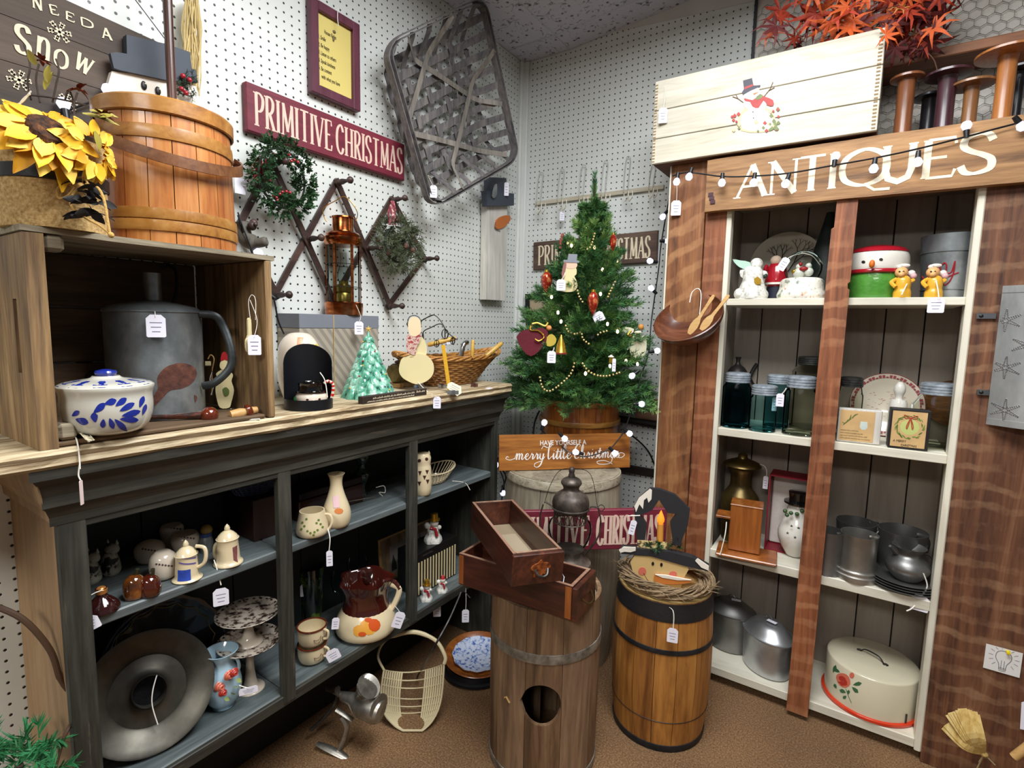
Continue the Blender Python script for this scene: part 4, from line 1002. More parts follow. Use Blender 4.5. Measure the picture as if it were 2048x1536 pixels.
t = thing('gift_box', 'tall grey cardboard box with diagonal stripes and slate lid under the copper lantern', 'box', (-1.44,(ya+yb_)/2,ZT))
zl = onx(680,657, xbx).z
ymid = onx(668,700, xbx).y
MB().box((-1.445,(ya+ymid)/2-.0008,(ZT+zl)/2), (.11,ymid-ya-.0016,zl-ZT), b=.001).build('box_half', M_SBX, t, world=True)
MB().box((-1.445,(yb_+ymid)/2+.0008,(ZT+zl)/2), (.11,yb_-ymid-.0016,zl-ZT), b=.001).build('box_half', M_SBX, t, world=True)
MB().box((-1.445,(ya+yb_)/2,(zl+zt1)/2+.0005), (.112,yb_-ya+.002,zt1-zl), b=.001).build('lid', plain('slate_lid','#767b84',.6,var=.06), t, world=True)
MB().box((xbx+.0006,ymid,(ZT+zt1)/2), (.001,.003,zt1-ZT-.002)).build('ribbon', plain('gold_ribbon','#b79a62',.5), t, world=True)
ZB = zt1+.0012
M_COP = mottle('copper', [(.35,'#7b3a1c'),(.5,'#b4673a'),(.62,'#d89360'),(.75,'#8a4a2a')],12,.2,1,.03, vec=(1,1,3)); M_GLS = glass('clear_glass', '#eef2f0')
M_WR = plain('dark_wire', '#2a2520',.4, metal=.6)
c = onx(688,622, -1.44); c.z = ZB; k = pxs(c)
t = thing('copper_lantern', 'copper ship lantern with oil lamp chimney and wire guards on the grey box', 'lantern', c, faceang(c))
P2 = lambda rows: prof(c, rows)
MB().lathe([(36*k,0)]+P2([(612,74),(606,74),(604,68)]),32).build('base', M_COP, t)
bt = P2([(606,66)])[0][1]; tp = P2([(490,66)])[0][1]
MB().lathe(P2([(492,66),(487,74),(476,74),(473,62),(470,66),(466,60),(464,42),(462,41),(438,41),(437,45),(434,43)])+[(.001,P2([(434,1)])[0][1])],32).build('cap', M_COP, t)
MB().lathe([(31*k,bt),(31*k,tp)],28, cap0=False, cap1=False).build('glass', M_GLS, t)
for i in range(6):
    a = -pi/2+.52+i*pi/3; x, y = 32.5*k*cos(a), 32.5*k*sin(a); MB().box((x,y,(bt+tp)/2), (.0032,.008,tp-bt), rot=a).build('upright', M_COP, t)
for v in (530,575):
    z = P2([(v,1)])[0][1]; MB().tube([(35*k*cos(2*pi*i/32),35*k*sin(2*pi*i/32),z) for i in range(32)],.0011,5, True).build('wire_guard', M_WR, t)
zz = lambda v: P2([(v,1)])[0][1]
MB().lathe([(16*k,bt),(17*k,zz(590)),(14*k,zz(585)),(16*k,zz(584)),(17*k,zz(572)),(9*k,zz(568)),(9*k,zz(562))],22).build('burner', plain('brass_dark','#7a6a33',.3,metal=.9), t)
MB().lathe(smooth_prof([(8*k,zz(567)),(12*k,zz(553)),(9*k,zz(538)),(6*k,zz(525)),(6*k,zz(505))],3),20, cap0=False, cap1=False).build('chimney', M_GLS, t)
mb = MB()
mb.tube(cat_rom([(-30*k,0,zz(446)),(-36*k,0,zz(432)),(-34*k,0,zz(418)),(-12*k,0,zz(402)),(4*k,0,zz(393)),(20*k,0,zz(408)),(28*k,0,zz(425)),(24*k,0,zz(440))],6),.0016,6); mb.build('bail', plain('gold_wire','#b98e45',.3,metal=.9), t)
ptag(t,718,656,17,26, dep(c)-.05, at3(c,712,610,-.045), via=at3(c,720,632,-.05))
c, R = base(ZT,690,785,800); k = pxs(c)
t = thing('ceramic_tree', 'glossy green ceramic Christmas tree with gold star on the counter', 'ornament', c, faceang(c))
M_CGR = mottle('ceramic_green', [(.3,'#2f6f5a'),(.48,'#5ea88d'),(.62,'#a9d8c4'),(.72,'#e4f1ea')],38,.12,0,.25, coat=.8)
hT = zat(c,662)-ZT; rT = 50*k
MB().lathe([(rT*.98,0),(rT*.92,.006),(rT*.8,hT*.15),(rT*.04,hT*.97),(.001,hT)],28).build('core', M_CGR, t)
rn = random.Random(5)
for lv in range(9):
    f = lv/9; z = .010+hT*.93*f; rr = rT*(1-f)*.88+.002; nn = max(4, int(13*(1-f*.75)))
    for i in range(nn):
        a = 2*pi*(i+.5*(lv % 2))/nn; sz = rT*.26*(1-f*.55)
        M = Matrix.Rotation(a,4, 'Z') @ Matrix.Translation((rr,0,z)) @ Matrix.Rotation(1.05,4, 'Y') @ Matrix.Rotation(rn.uniform(-.2,.2),4, 'X')
        mb = MB(); mb.ball((0,0,0), sz,9,7, M, sc=(1.25,.85,.55))
        for q in (-.5,0,.5): mb.tube([(sz*.2,q*sz*.9,sz*.45),(sz*1.1,q*sz*.75,sz*.25)],.0011,4, M=M)
        mb.build('bough', M_CGR, t)
for i in range(14):
    a = -pi/2+rn.uniform(-1.3,1.3); f = rn.uniform(.05,.85); rr = rT*(1-f)*.98+.006
    MB().ball((rr*cos(a),rr*sin(a),hT*.93*f+.012),.0028,8,6).build('bulb', [M_RED,plain('bulb_gold','#d9a33a',.2,coat=.5),plain('bulb_purple','#5d3a73',.2,coat=.5)][i % 3], t)
def star(mb, M, r, th, n=5, inner=.42):
    P_ = [((r if i % 2 == 0 else r*inner)*sin(pi*i/n),(r if i % 2 == 0 else r*inner)*cos(pi*i/n)) for i in range(2*n)]
    vs = [(0,-th,0), (0,th,0)]+[(x,0,z) for x, z in P_]; m = 2*n
    mb.add(vs, [(0,2+i,2+(i+1) % m) for i in range(m)]+[(1,2+(i+1) % m,2+i) for i in range(m)], False, M)
mb = MB(); star(mb, Matrix.Translation((0,0,hT+.006)),.011,.003); mb.build('star', plain('star_gold','#d8b25a',.3,coat=.5), t)
ptag(t,731,801,14,16, dep(c)-.075, tilt=.5, yaw=.5)
p0 = onz(738,811, ZT); p1 = onz(865,791, ZT); p0, p1 = (p0+p1)/2-(p1-p0)/2, p1
x_ = (p1-p0).normalized(); L_ = (p1-p0).length
q_ = min(0, -1.176-max(p0.x,p1.x));
M = frame(p0+Vector((q_-.001,0,0)), x_, (0,0,1))
t = thing('text_block', 'small black wooden block lettered with white script at the counter edge', 'block', M=M)
hB = .021
MB().box((L_/2,.010,hB/2+.0005), (L_,.02,hB), b=.001).build('block', wood('block_dark',['#241a17','#33261f','#4a3930'],'X',rough=.6), t)
scrib(t, M, L_*.14, L_*.8, hB*.52,.0062, M_LT,3); scrib(t, M, L_*.06, L_*.78, hB*.16,.0046, M_LT,5); scrib(t, M, L_*.82, L_*.97, hB*.55,.0075, M_LT,7)
c = onz(835,781, ZT); k = pxs(c)
t = thing('wooden_snowman', 'tall jointed cream wooden snowman with ear muffs and red plaid scarf on the counter', 'figurine', c, faceang(c))
cut('lower_body', t, c, [(798,737),(803,718),(818,709),(835,707),(855,712),(867,728),(866,748),(853,762),(833,768),(812,760),(801,750)], -.004,.004, M_IV)
cut('upper_body', t, c, [(822,712),(819,690),(825,672),(838,670),(850,682),(854,700),(850,713),(835,716)],.0045,.0085, M_IV)
cut('head', t, c, [(818,664),(816,648),(821,636),(830,634),(839,638),(842,650),(841,665),(832,673),(822,670)], -.004,.004, plain('face_paint','#e6cfa9',.5,var=.08))
cut('scarf', t, c, [(815,668),(830,674),(842,666),(840,682),(834,692),(831,709),(822,708),(814,700),(813,684)], -.007, -.0042, mottle('plaid_red',[(.4,'#8f2f2f'),(.5,'#d8c2b4'),(.6,'#a54545')],70,.8,vec=(1,1,1)),2)
for u in (815,841): MB().ball(tuple(at3(c,u,648)),.0065,12,8, sc=(.6,.6,1)).build('ear_muff', M_HAT, t, world=True)
handle(t, c, [(815,645),(819,634),(829,631),(838,635),(842,645)],.0015, M_HAT, 'headband')
mb = MB(); mb.tube(cat_rom([at3(c,823,655,-.006),at3(c,827,662,-.006),at3(c,834,661,-.006),at3(c,837,655,-.006)],4),.0008,5); mb.build('smile', M_BLK, t, world=True)
MB().tube([at3(c,829,648,-.004),at3(c,830,656,-.010)], [.0022,.0005],8).build('nose', M_OR, t, world=True)
MB().ball(tuple(at3(c,832,775)),.010,12,8, sc=(.8,1.2,1)).ball(tuple(at3(c,844,778)),.009,12,8, sc=(.8,1.2,.9)).build('feet', M_HAT, t, world=True)
handle(t, c, [(836,764,-.01),(845,774,-.02),(856,784,-.025)],.0012, M_STR, 'string')
ptag(t,874,805,15,24, dep((-1.165,1.30,1.1)), atd(862,788,dep((-1.165,1.30,1.1))))
c = onz(800,765, ZT+.036); c = onx(803,742, -1.40); k = pxs(c); c.z = ZT
t = thing('small_keg', 'small olive wooden barrel lying on its side behind the cream snowman', 'barrel', c)
zz_ = .052; Mx = Matrix.Translation((0,0,zz_)) @ Matrix.Rotation(pi/2,4, 'X')
MB().lathe(smooth_prof([(.030,-.045),(.037,0),(.030,.045)],6)+[(.0005,.045)],26, M=Mx).build('body', wood('olive_keg',['#5a4d2c','#84703f','#a08a54'],'Y',rough=.5), t)
for q in (-.03,.03): MB().lathe([(.0335,q-.004),(.0355,q-.003),(.0355,q+.003),(.0335,q+.004)],26, M=Mx, cap0=False, cap1=False).build('hoop', plain('hoop_dark','#4b3b25',.5), t)
for y in (-.028,.028): MB().box((0,y,.009), (.06,.02,.016), b=.001).build('stand', M_LW, t)
MB().ball((0,-.01,.092),.014,10,6, sc=(1,1.6,.5)).build('bow', plain('brown_cloth','#5f4636',.9,var=.3), t)
M_WK = wood('wicker', ['#7a4c1f','#b67f3e','#d3a05c'], 'X', rough=.45, bump=.15); M_WKD = wood('wicker_dark', ['#5b3818','#8f6230','#b38045'], 'X', rough=.45, bump=.15)
yc_ = onx(930,740, -1.36).y; bc = Vector((-1.345,1.59,ZT))
t = thing('wicker_basket', 'long oval woven wicker basket filled with kitchen tools on the counter', 'basket', bc)
hW = .115; rowsN = 13
def wob_(j): return lambda a, z: 1+.012*sin(a*22+j*pi)
for j in range(rowsN):
    f = j/(rowsN-1); ax_ = .06+.035*f; ay_ = .135+.155*f**1.3; z = .006+hW*f*.86
    lift = lambda a: .02*f*abs(sin(a))**3
    pts = [((ax_)*(1+.02*sin(a*24+j*pi))*cos(a),ay_*(1+.02*sin(a*24+j*pi))*sin(a),z+lift(a)) for a in [2*pi*i/96 for i in range(96)]]
    MB().tube(pts,.0044,6, True).build('weaver', M_WKD if j < 8 else M_WK, t)
mb = MB()
for i in range(24):
    a = 2*pi*i/24; mb.tube([(.06*cos(a),.135*sin(a),.004),(.078*cos(a),.198*sin(a),hW*.5),(.095*cos(a),.29*sin(a),hW*.88+.02*abs(sin(a))**3)],.003,5)
mb.build('stakes', M_WKD, t)
for ph in (0,1.0,2.0):
    pts = [((.097+.004*cos(a*12+ph*2.1))*cos(a),(.292+.004*cos(a*12+ph*2.1))*sin(a),hW*.90+.024*abs(sin(a))**3+.006*sin(a*12+ph*2.1)) for a in [2*pi*i/140 for i in range(140)]]
    MB().tube(pts,.0042,6, True).build('braided_rim', M_WK, t)
MB().lathe([(.001,.003),(.059,.003),(.059,.006)],36, sy=2.2).build('base', M_WKD, t)
M_YW = wood('yellow_wood', ['#c08a2e','#ddb04e','#e7c46c'], 'X', rough=.4, bump=.05, coat=.3)
db = dep(bc)
def rod(name, label, cat, a, b_, r, mat, dd=0, d2=0, group=None):
    p, q = atd(a[0], a[1], db+dd), atd(b_[0], b_[1], db+d2)
    o = MB().tube([p,p+(q-p)*.08,p+(q-p)*.5,p+(q-p)*.92,q], [r*.7,r,r*1.05,r,r*.7],12).build(name, mat); return tag(o, label, cat, group)
rod('rolling_handle', 'yellow turned handle lying across the left end of the wicker basket', 'handle', (855,690), (912,676),.009, M_YW, -.02,.0)
rod('rolling_handle', 'short yellow handle sticking up at the far right end of the wicker basket', 'handle', (972,712), (1004,686),.009, M_YW,.03,.07)
rod('clothes_pin', 'pale wooden peg standing upright among the tools in the wicker basket', 'peg', (944,715), (946,680),.007, M_YW, -.02, -.02)
t = thing('wire_whisk', 'black bent-wire beater with looped handle standing in the wicker basket', 'whisk', atd(860,690,db))
for l in ([(845,690),(846,665),(862,655),(882,648),(895,665),(915,680)], [(846,640),(866,630),(880,640),(892,660)], [(842,650),(845,640),(866,630)], [(846,665),(850,700)]):
    MB().tube(cat_rom([atd(u,v,db-.01) for u,v in l],6),.0021,6).build('wire', M_WR, t, world=True)
t = thing('egg_beater', 'small dark metal beater with round wire loops inside the wicker basket', 'beater', atd(875,690,db))
for (u, v, r) in ((873,687,.013), (905,682,.012), (890,668,.017)):
    for q in (0,.8,1.6): MB().tube([atd(u,v,db-.015)+Matrix.Rotation(q,3,'Z') @ Vector((0,r*cos(a),r*1.1*sin(a))) for a in [2*pi*i/20 for i in range(20)]],.0013,5, True).build('loop', M_WR, t, world=True)
M_CHR = plain('chrome', '#b9bcc0',.22, metal=1, var=.1)
tag(MB().tube(cat_rom([atd(922,712,db),atd(927,690,db),atd(934,684,db+.02)],4),.010,10).build('metal_masher',M_CHR), 'shiny metal utensil head poking out of the wicker basket centre', 'utensil')
for (u, v, w_, h_) in ((888,700,20,14), (897,687,16,8)): tag(MB().box(tuple(atd(u,v,db-.03)),(.004,w_*.0013,h_*.0013),b=.001).build('loose_price_tag',M_TAG), 'white price tag tucked among the tools at the left of the wicker basket' if u < 890 else 'small white price tag against the yellow handle in the wicker basket', 'tag')
d0 = dep((-1.23,1.36,1.17)); a_, b_ = atd(900,783, d0), atd(901,692, d0+.03); a_.z = ZT+.001
M = frame((a_+Vector((0,-.0,0))), (0,1,0), b_-a_); L2 = (b_-a_).length
t = thing('yellow_ruler', 'short yellow wooden ruler propped upright against the wicker basket', 'ruler', M=M)
MB().box((0,.0015,L2/2), (.0175,.003,L2), b=.0005).build('stick', plain('ruler_yellow','#d6a62b',.4,var=.08,coat=.3), t)
mk = MB(); [mk.box((-.005,-.0002,L2*(.1+.08*i)),(.005,.0004,.0006)) for i in range(11)]; mk.build('marks', M_INK, t)
p = onz(910,778, ZT+.014)
t = thing('paper_label', 'cream hand-written paper label lying over metal cutters at the counter edge', 'label', p)
Mt = Matrix.Translation(p) @ Matrix.Rotation(faceang(p),4, 'Z') @ Matrix.Rotation(.5,4, 'Y') @ Matrix.Rotation(-.35,4, 'X')
MB().prism([(-.026,-.010),(.018,-.018),(.026,-.002),(.014,.018),(-.022,.016),(-.030,.004)], -.0006,.0006, Mt).build('label', plain('label_cream','#d8d2bd',.7), t, world=True)
ink = MB(); [ink.box((-.002,-.001,.008-.007*i),(.030,.0003,.0007),M=Mt) for i in range(3)]; ink.build('writing', M_INK, t, world=True)
for (u, v, s_, nm, lb, mt) in ((884,772,.016,'cookie_cutter','small silver tin cutter left of the cream paper label',M_CHR), (945,757,.018,'cookie_cutter','rusty brown star cutter right of the cream paper label',M_RST), (948,770,.014,'cookie_cutter','brown bent cutter in front of the rusty star cutter',M_RST), (905,785,.02,'cookie_cutter','dull tin cutter under the cream paper label',M_GAL)):
    p = onz(u, v, ZT+.007); mb = MB(); n = 10; pts = [p+Vector((s_*(1 if i % 2 else .5)*cos(2*pi*i/n),s_*(1 if i % 2 else .5)*sin(2*pi*i/n),0)) for i in range(n)]
    mb.strip(pts,.012,.0008, lambda i, P_=pts, p=p: (P_[i]-p), closed=True); tag(mb.build(nm,mt), lb, 'cutter')
p = onz(978,777, ZT+.003); t = thing('loose_price_tag', 'white price tag lying flat at the right end of the counter', 'tag', p)
MB().box((0,0,0), (.016,.034,.0008), rot=.2).build('paper', M_TAG, t); MB().tube(cat_rom([(0,.016,.001),(-.01,.02,.003),(-.015,-.0,.001)],5),.0007,5).build('string', M_STR, t)
# ======================= ON THE LEFT WALL =======================
M_BRG = wood('burgundy', ['#5c1526','#741f33','#86303f'], 'X', rough=.55, bump=.15, wear='#b98b84', wearamt=.26)
M_CRM = plain('letter_pink', '#dcbfae',.6, var=.15, vscale=50)
def board_sign(nm, lab, M, L, h, th, mat, lets, lmat, lr=(.06,.955), zr=(.16,.68)):
    T = thing(nm, lab, 'sign', M=M)
    MB().box((L/2,th/2,h/2), (L,th,h), b=.0025).build('board', mat, T)
    for t_, a, b_ in lets:
        mb = MB(); letters(mb, t_, L*a, h*zr[0], L*b_, h*zr[1], Matrix.Identity(4),.10,.055,.16, gap=.17); mb.build('lettering', lmat, T)
    return T
xs_ = -1.48
a, b_, c_ = onx(494.5,260, xs_), onx(809.5,362, xs_), onx(497,163.5, xs_)
M = frame(a, b_-a, (0,0,1)); L_, h_ = (b_-a).length, (c_-a).length
FX = lambda u: (onx(u,280,xs_).y-a.y)/L_
board_sign('christmas_sign', 'long burgundy Christmas sign with tall pink letters high on the left pegboard', M, L_, h_,.022, M_BRG, (('PRIMITIVE',FX(512),FX(663)),('CHRISTMAS',FX(673),FX(804))), M_CRM)
a, b_, c_ = ony(1066,540,2.28), ony(1313,524,2.28), ony(1060,486,2.28)
M_BRS = wood('brown_sign', ['#3b2a22','#59443a','#77604f'], 'X', rough=.65, bump=.3)
board_sign('christmas_sign', 'dark brown Christmas sign with cream letters on the back wall behind the tree', frame(a,b_-a,(0,0,1)), (b_-a).length, (c_-a).length,.018, M_BRS, (('PRIMITIVE',.05,.50),('CHRISTMAS',.55,.95)), M_LT)
a, b_ = atd(1085,1117,1.86), atd(1330,1107,1.91); a.z = b_.z = .5525; a2 = a+(a-b_)*.28; M = frame(a2, b_-a2, (0,0,1))
board_sign('christmas_sign', 'burgundy Christmas sign standing low behind the dark bronze lantern', M, (b_-a2).length,.146,.02, M_BRG, (('PRIMITIVE',.02,.50),('CHRISTMAS',.555,.96)), M_CRM, zr=(.13,.72))
M_FRM = wood('plum_frame', ['#4a1c2c','#5e2a3c','#6d3748'], 'Z', rough=.45, bump=.05)
xf = -1.478
a, b_ = onx(624,182, xf), onx(721,219, xf); zt_ = onx(624, -8, xf).z; M = frame(a, (0,1,0), (0,0,1)); L_, h_ = b_.y-a.y, zt_-a.z
t = thing('framed_rules', 'plum wooden frame holding hand-lettered house rules on yellow paper', 'frame', M=M)
fw = L_*.15
for (cx0, cz0, sx_, sz_) in ((fw/2,h_/2,fw,h_), (L_-fw/2,h_/2,fw,h_), (L_/2,fw/2,L_-2*fw,fw), (L_/2,h_-fw/2,L_-2*fw,fw)): MB().box((cx0,.010,cz0), (sx_-.0003,.024,sz_), b=.002).build('frame_rail', M_FRM, t)
MB().box((L_/2,.013,h_/2), (L_-2*fw+.002,.003,h_-2*fw+.002)).build('paper', plain('yellow_paper','#d8c673',.6,var=.06), t)
M_PEN = plain('pen_ink', '#4c4425',.7, var=0)
for i, tx in enumerate(('House Rules','1. Smile','2. Be happy','3. Listen to others','4. Speak kindness','5. Be content','    with what you have')):
    btext(tx, h_*.062, M @ Matrix.Translation((fw*1.2+(L_*.12 if i == 0 else 0),.0108,h_*(.705-.083*i))), M_PEN, t, sx=.52)
handle(t, onx(672,20,xf), [(676,15,-.004),(675,35,-.004),(677,52,-.004)],.0012, M_STR, 'string')
mb = MB(); q_ = M @ Vector((L_*.5,.010,h_*.78)); mb.ball(tuple(q_),.006,10,6, sc=(.4,1,.8)); mb.ball(tuple(q_-Vector((-.002,.004,.022))),.005,8,6, sc=(.4,.7,1.8)); mb.build('tiny_charm', plain('charm','#6a5f3e',.5), t, world=True)
M_RK = wood('rack_wood', ['#241713','#3c2822','#513a31'], 'Y', rough=.5, bump=.1)
ND = {'T0': (545,328), 'T1': (675,365), 'T2': (785,400), 'M0': (482,450), 'M1': (617,478), 'M2': (735,497), 'M3': (850,518), 'B1': (553,590), 'B2': (668,604), 'B3': (780,612)}
xr = -1.482; ND = {k: onx(*v,xr) for k, v in ND.items()}
t = thing('peg_rack', 'dark brown folding accordion peg rack stretched across the left pegboard', 'rack', ND['M1'])
for k, (p, q) in enumerate((('T0','B2'),('T1','B3'),('M0','B1'),('T2','M3'))):
    a, b_ = ND[p], ND[q]; e = (b_-a).normalized()*.012; MB().strip([a-e,b_+e],.017,.009, (1,0,0)).build('slat', M_RK, t, world=True)
for p, q in (('T1','B1'), ('T2','B2'), ('T0','M0'), ('M3','B3')):
    a, b_ = ND[p]-Vector((.010,0,0)), ND[q]-Vector((.010,0,0)); e = (b_-a).normalized()*.012; MB().strip([a-e,b_+e],.017,.009, (1,0,0)).build('slat', M_RK, t, world=True)
Mp = Matrix.Rotation(pi/2,4, 'Y')
for k in ND:
    if k == 'B2': continue
    MB().lathe([(.009,-.012),(.011,.004),(.007,.010),(.009,.018),(.009,.026),(.0055,.042),(.005,.052),(.010,.058),(.0115,.064),(.008,.070),(.001,.073)],14, M=Matrix.Translation(ND[k]) @ Matrix.Rotation(pi/2,4,'Y')).build('peg', M_RK, t, world=True)
M_ND1 = plain('needle_green', '#2f5330',.6, var=.35, vscale=30); M_ND2 = plain('needle_olive', '#566045',.7, var=.35, vscale=30); M_BER = plain('berry_red', '#a31c2c',.3, coat=.4)
def wreath(nm, lab, c, R, r, mat, nl, n, group=None, dens=8, sq=1):
    T = thing(nm, lab, 'wreath', c); rn = random.Random(len(nm)+n); mb = MB()
    for i in range(n):
        a = 2*pi*i/n+rn.uniform(-.05,.05); q = rn.random()*2*pi; rad_ = R+r*.5*cos(q)
        p = Vector((r*.5*sin(q)+r*.4,rad_*cos(a),sq*rad_*sin(a))); o = Vector((sin(q)*.8+.5,cos(a)*cos(q)+rn.uniform(-.8,.8)-sin(a)*.3,sin(a)*cos(q)+cos(a)*.3+rn.uniform(-.8,.8)))
        sprig(mb, p, o, r*rn.uniform(.4,.8), dens, nl, w=.0042 if nl < .013 else .0019, spread=1.1, rnd=rn)
    mb.build('foliage', mat, T, kind='stuff')
    MB().tube([(r*.35,R*cos(2*pi*i/28),sq*R*sin(2*pi*i/28)) for i in range(28)], r*.10,8, True).build('ring', plain('ring_dark','#263023',.8), T)
    return T
c = onx(560,358, -1.455); k = pxs(c)
t = wreath('evergreen_wreath', 'green boxwood wreath with red raffia bow and berries over the peg rack', c,50*k,24*k, M_ND1,.012,420, dens=10, sq=1.13)
mb = MB(); rn = random.Random(9)
cb = atd(521,345, dep(c)-.035)
for i in range(34):
    a = rn.random()*2*pi; L = rn.uniform(.025,.036); w_ = rn.uniform(.2,.6); d1 = Vector((rn.uniform(-.2,.5),cos(a),sin(a)*1.15)); d2 = Vector((rn.uniform(0,.8),cos(a+w_),sin(a+w_)*1.15))
    mb.tube(cat_rom([cb,cb+d1*L*.6,cb+(d1+d2)*.5*L*1.1,cb+d2*L*.6,cb],4),.0012,4)
mb.build('raffia_bow', plain('raffia_red','#b0182f',.6,var=.2), t, world=True, kind='stuff')
for (u, v) in ((549,309), (559,307), (568,319), (583,322), (589,320), (596,324), (578,309), (565,384), (573,383), (580,385), (549,388), (553,395), (546,392), (555,401), (560,388)): MB().ball(tuple(atd(u,v,dep(c)-.035)),.0042,8,6).build('berry', M_BER, t, world=True)
MB().ball(tuple(atd(586,329,dep(c)-.04)),.0045,8,6).build('white_berry', M_SNW, t, world=True)
c = onx(790,490, -1.44); k = pxs(c)
t = wreath('pine_wreath', 'small frosted pine wreath with cones and plaid ribbon hanging from a rack peg', c,34*k,24*k, M_ND2,.028,340, dens=10)
M_CONE = mottle('pine_cone', [(.35,'#2d1d16'),(.55,'#5a3d30'),(.7,'#8a6455')],90,.7, bump=.8)
for (u, v, s_) in ((777,505,.011), (812,492,.010), (755,480,.010), (762,515,.008), (825,500,.009), (795,440,.010)): MB().ball(tuple(atd(u,v,dep(c)-.05)), s_,10,7, sc=(.9,.9,1.1)).build('pine_cone', M_CONE, t, world=True)
mb = MB()
for i in range(12): mb.tube(cat_rom([onx(786+rn.uniform(-5,5),402,-1.42),onx(784+rn.uniform(-9,9),425,-1.41),onx(786+rn.uniform(-8,8),450,-1.405)],4),.0028,5, flat=.4)
mb.build('plaid_ribbon', mottle('plaid_rib',[(.4,'#5b1d24'),(.55,'#a4505a'),(.62,'#c9b3a6')],90,.8), t, world=True)
handle(t, c, [(785,441,-.06),(790,455,-.06),(794,470,-.06)],.0018, M_STR, 'string')
c = onx(500,480, -1.40); M_BT = plain('grey_boot', '#5d5950',.7, bump=.3, var=.2)
t = thing('stuffed_boot', 'grey stuffed cloth boot hanging on the rack behind the round bucket', 'ornament', c)
mb = MB(); mb.tube(cat_rom([atd(484,446,dep(c)),atd(486,462,dep(c)),atd(492,478,dep(c)),atd(512,486,dep(c)),atd(534,482,dep(c))],5), [.018]*5+[.02]*5+[.021]*5+[.013]*5+[.009],12); mb.build('boot', M_BT, t, world=True)
mb = MB(); mb.ball(tuple(atd(504,452,dep(c)-.01)),.012,10,7); mb.ball(tuple(atd(511,449,dep(c)-.015)),.006,8,6); mb.build('bauble', plain('dark_brown','#3b2b25',.5), t, world=True)
MB().tube(cat_rom([atd(476,425,dep(c)-.02),atd(486,455,dep(c)-.025),atd(500,490,dep(c)-.025),atd(505,512,dep(c)-.02)],5),.0022,6).build('cord', M_BLK, t, world=True)
p = onx(480,372, -1.47); t = thing('loose_price_tag', 'large white price slip on the pegboard left of the boxwood wreath', 'tag', p)
MB().box((0,0,0), (.001,.03,.042)).build('paper', M_TAG, t)
p = onx(578,648, -1.50); tag(MB().box(tuple(p),(.001,.022,.03)).build('paper_slip',plain('slip','#d6d3df',.6)), 'faint pale paper slip stuck on the pegboard left of the grey box', 'paper')
M_TB = wood('basket_slat', ['#3f3d3f','#5f5c60','#7b7673','#98928a'], 'Z', scale=1.2, rough=.6, bump=.2)
M_TBL = wood('basket_brace', ['#5c5957','#8a847b','#a79f94'], 'Z', rough=.6, bump=.2)
xr_, xb2 = -1.375, -1.465
Q = [onx(*q,xr_) for q in ((764,88),(966,-8),(1036,319),(860,421))]
t = thing('tobacco_basket', 'large grey flat tobacco basket of woven slats hung high on the left wall', 'basket', (Q[0]+Q[1]+Q[2]+Q[3])/4)
def QP(u, v): return Q[0]*(1-u)*(1-v)+Q[1]*u*(1-v)+Q[2]*u*v+Q[3]*(1-u)*v
ctr = QP(.5,.5)
def fold(u, v, e, off=0):
    s_ = min(1, max(0,min(e,1-e)/.17)); s_ = s_*s_*(3-2*s_); p = QP(u, v)
    p = ctr+(p-ctr)*(1-.04*s_); p.x = xr_+(xb2-xr_)*s_+off; return p
def rrim(k, dx):
    pts = []; r = .16
    for (cu, cv, a0) in ((r,r*.62,pi), (1-r,r*.62,1.5*pi), (1-r,1-r*.62,0), (r,1-r*.62,.5*pi)):
        for i in range(7):
            a = a0+pi/2*i/6; pts.append(QP(cu+(r+k)*cos(a),cv+(r+k)*.62*sin(a))+Vector((dx,0,0)))
    return pts
for k, dx in ((.0,0), (-.03,0)):
    P_ = rrim(k, dx); n = len(P_); MB().strip(P_,.026,.004, lambda i, P_=P_: Vector((0,P_[i].y-ctr.y,P_[i].z-ctr.z)), closed=True).build('rim_band', M_TB, t, world=True)
for i in range(6):
    u = .10+.80*i/5; u2 = u
    pts = [fold(u,v,v,.004*(1 if (int(v*9)+i) % 2 else -1) if .15 < v < .85 else 0) for v in [.012+.976*j/44 for j in range(45)]]
    MB().strip(pts,.027,.0025, (1,0,0)).build('long_slat', M_TB, t, world=True)
for j in range(9):
    v = .10+.80*j/8
    pts = [fold(u,v,u,.004*(1 if (int(u*6)+j+1) % 2 else -1) if .15 < u < .85 else 0) for u in [.015+.97*i/30 for i in range(31)]]
    MB().strip(pts,.026,.0025, (1,0,0)).build('cross_slat', M_TB, t, world=True)
for _bi, (a, b_) in enumerate((((.20,.03),(.96,.62)),((.62,.02),(.05,.55)),((.03,.48),(.90,.94)),((.97,.30),(.30,.975)))):
    pts = []
    for i in range(25):
        s_ = i/24; u, v = a[0]+(b_[0]-a[0])*s_, a[1]+(b_[1]-a[1])*s_; e = min(u,1-u, v,1-v); q = fold(u, v, max(0,e),.010+.0035*_bi); pts.append(q)
    MB().strip(pts,.020,.0025, (1,0,0)).build('brace_slat', M_TBL, t, world=True)
    pts2 = [p+Vector((.003,.002,.004)) for p in pts]
ptag(t,867,383,14,24, dep(QP(0,.93))-.0, onx(862,355,xr_), via=onx(855,352,xr_))
M_WPK = wood('white_plank', ['#b9b3a6','#d5d1c8','#e6e3db'], 'Z', rough=.6, bump=.15, wear='#8b8273', wearamt=.3)
t = thing('snowman_plank', 'tall white distressed plank snowman with black hat and carrot nose in the corner', 'sign', onx(990,500,-1.46))
flat('plank', [(975,405),(1015,408),(1009,601),(972,599)], 'x', -1.462,.035, M_WPK, t)
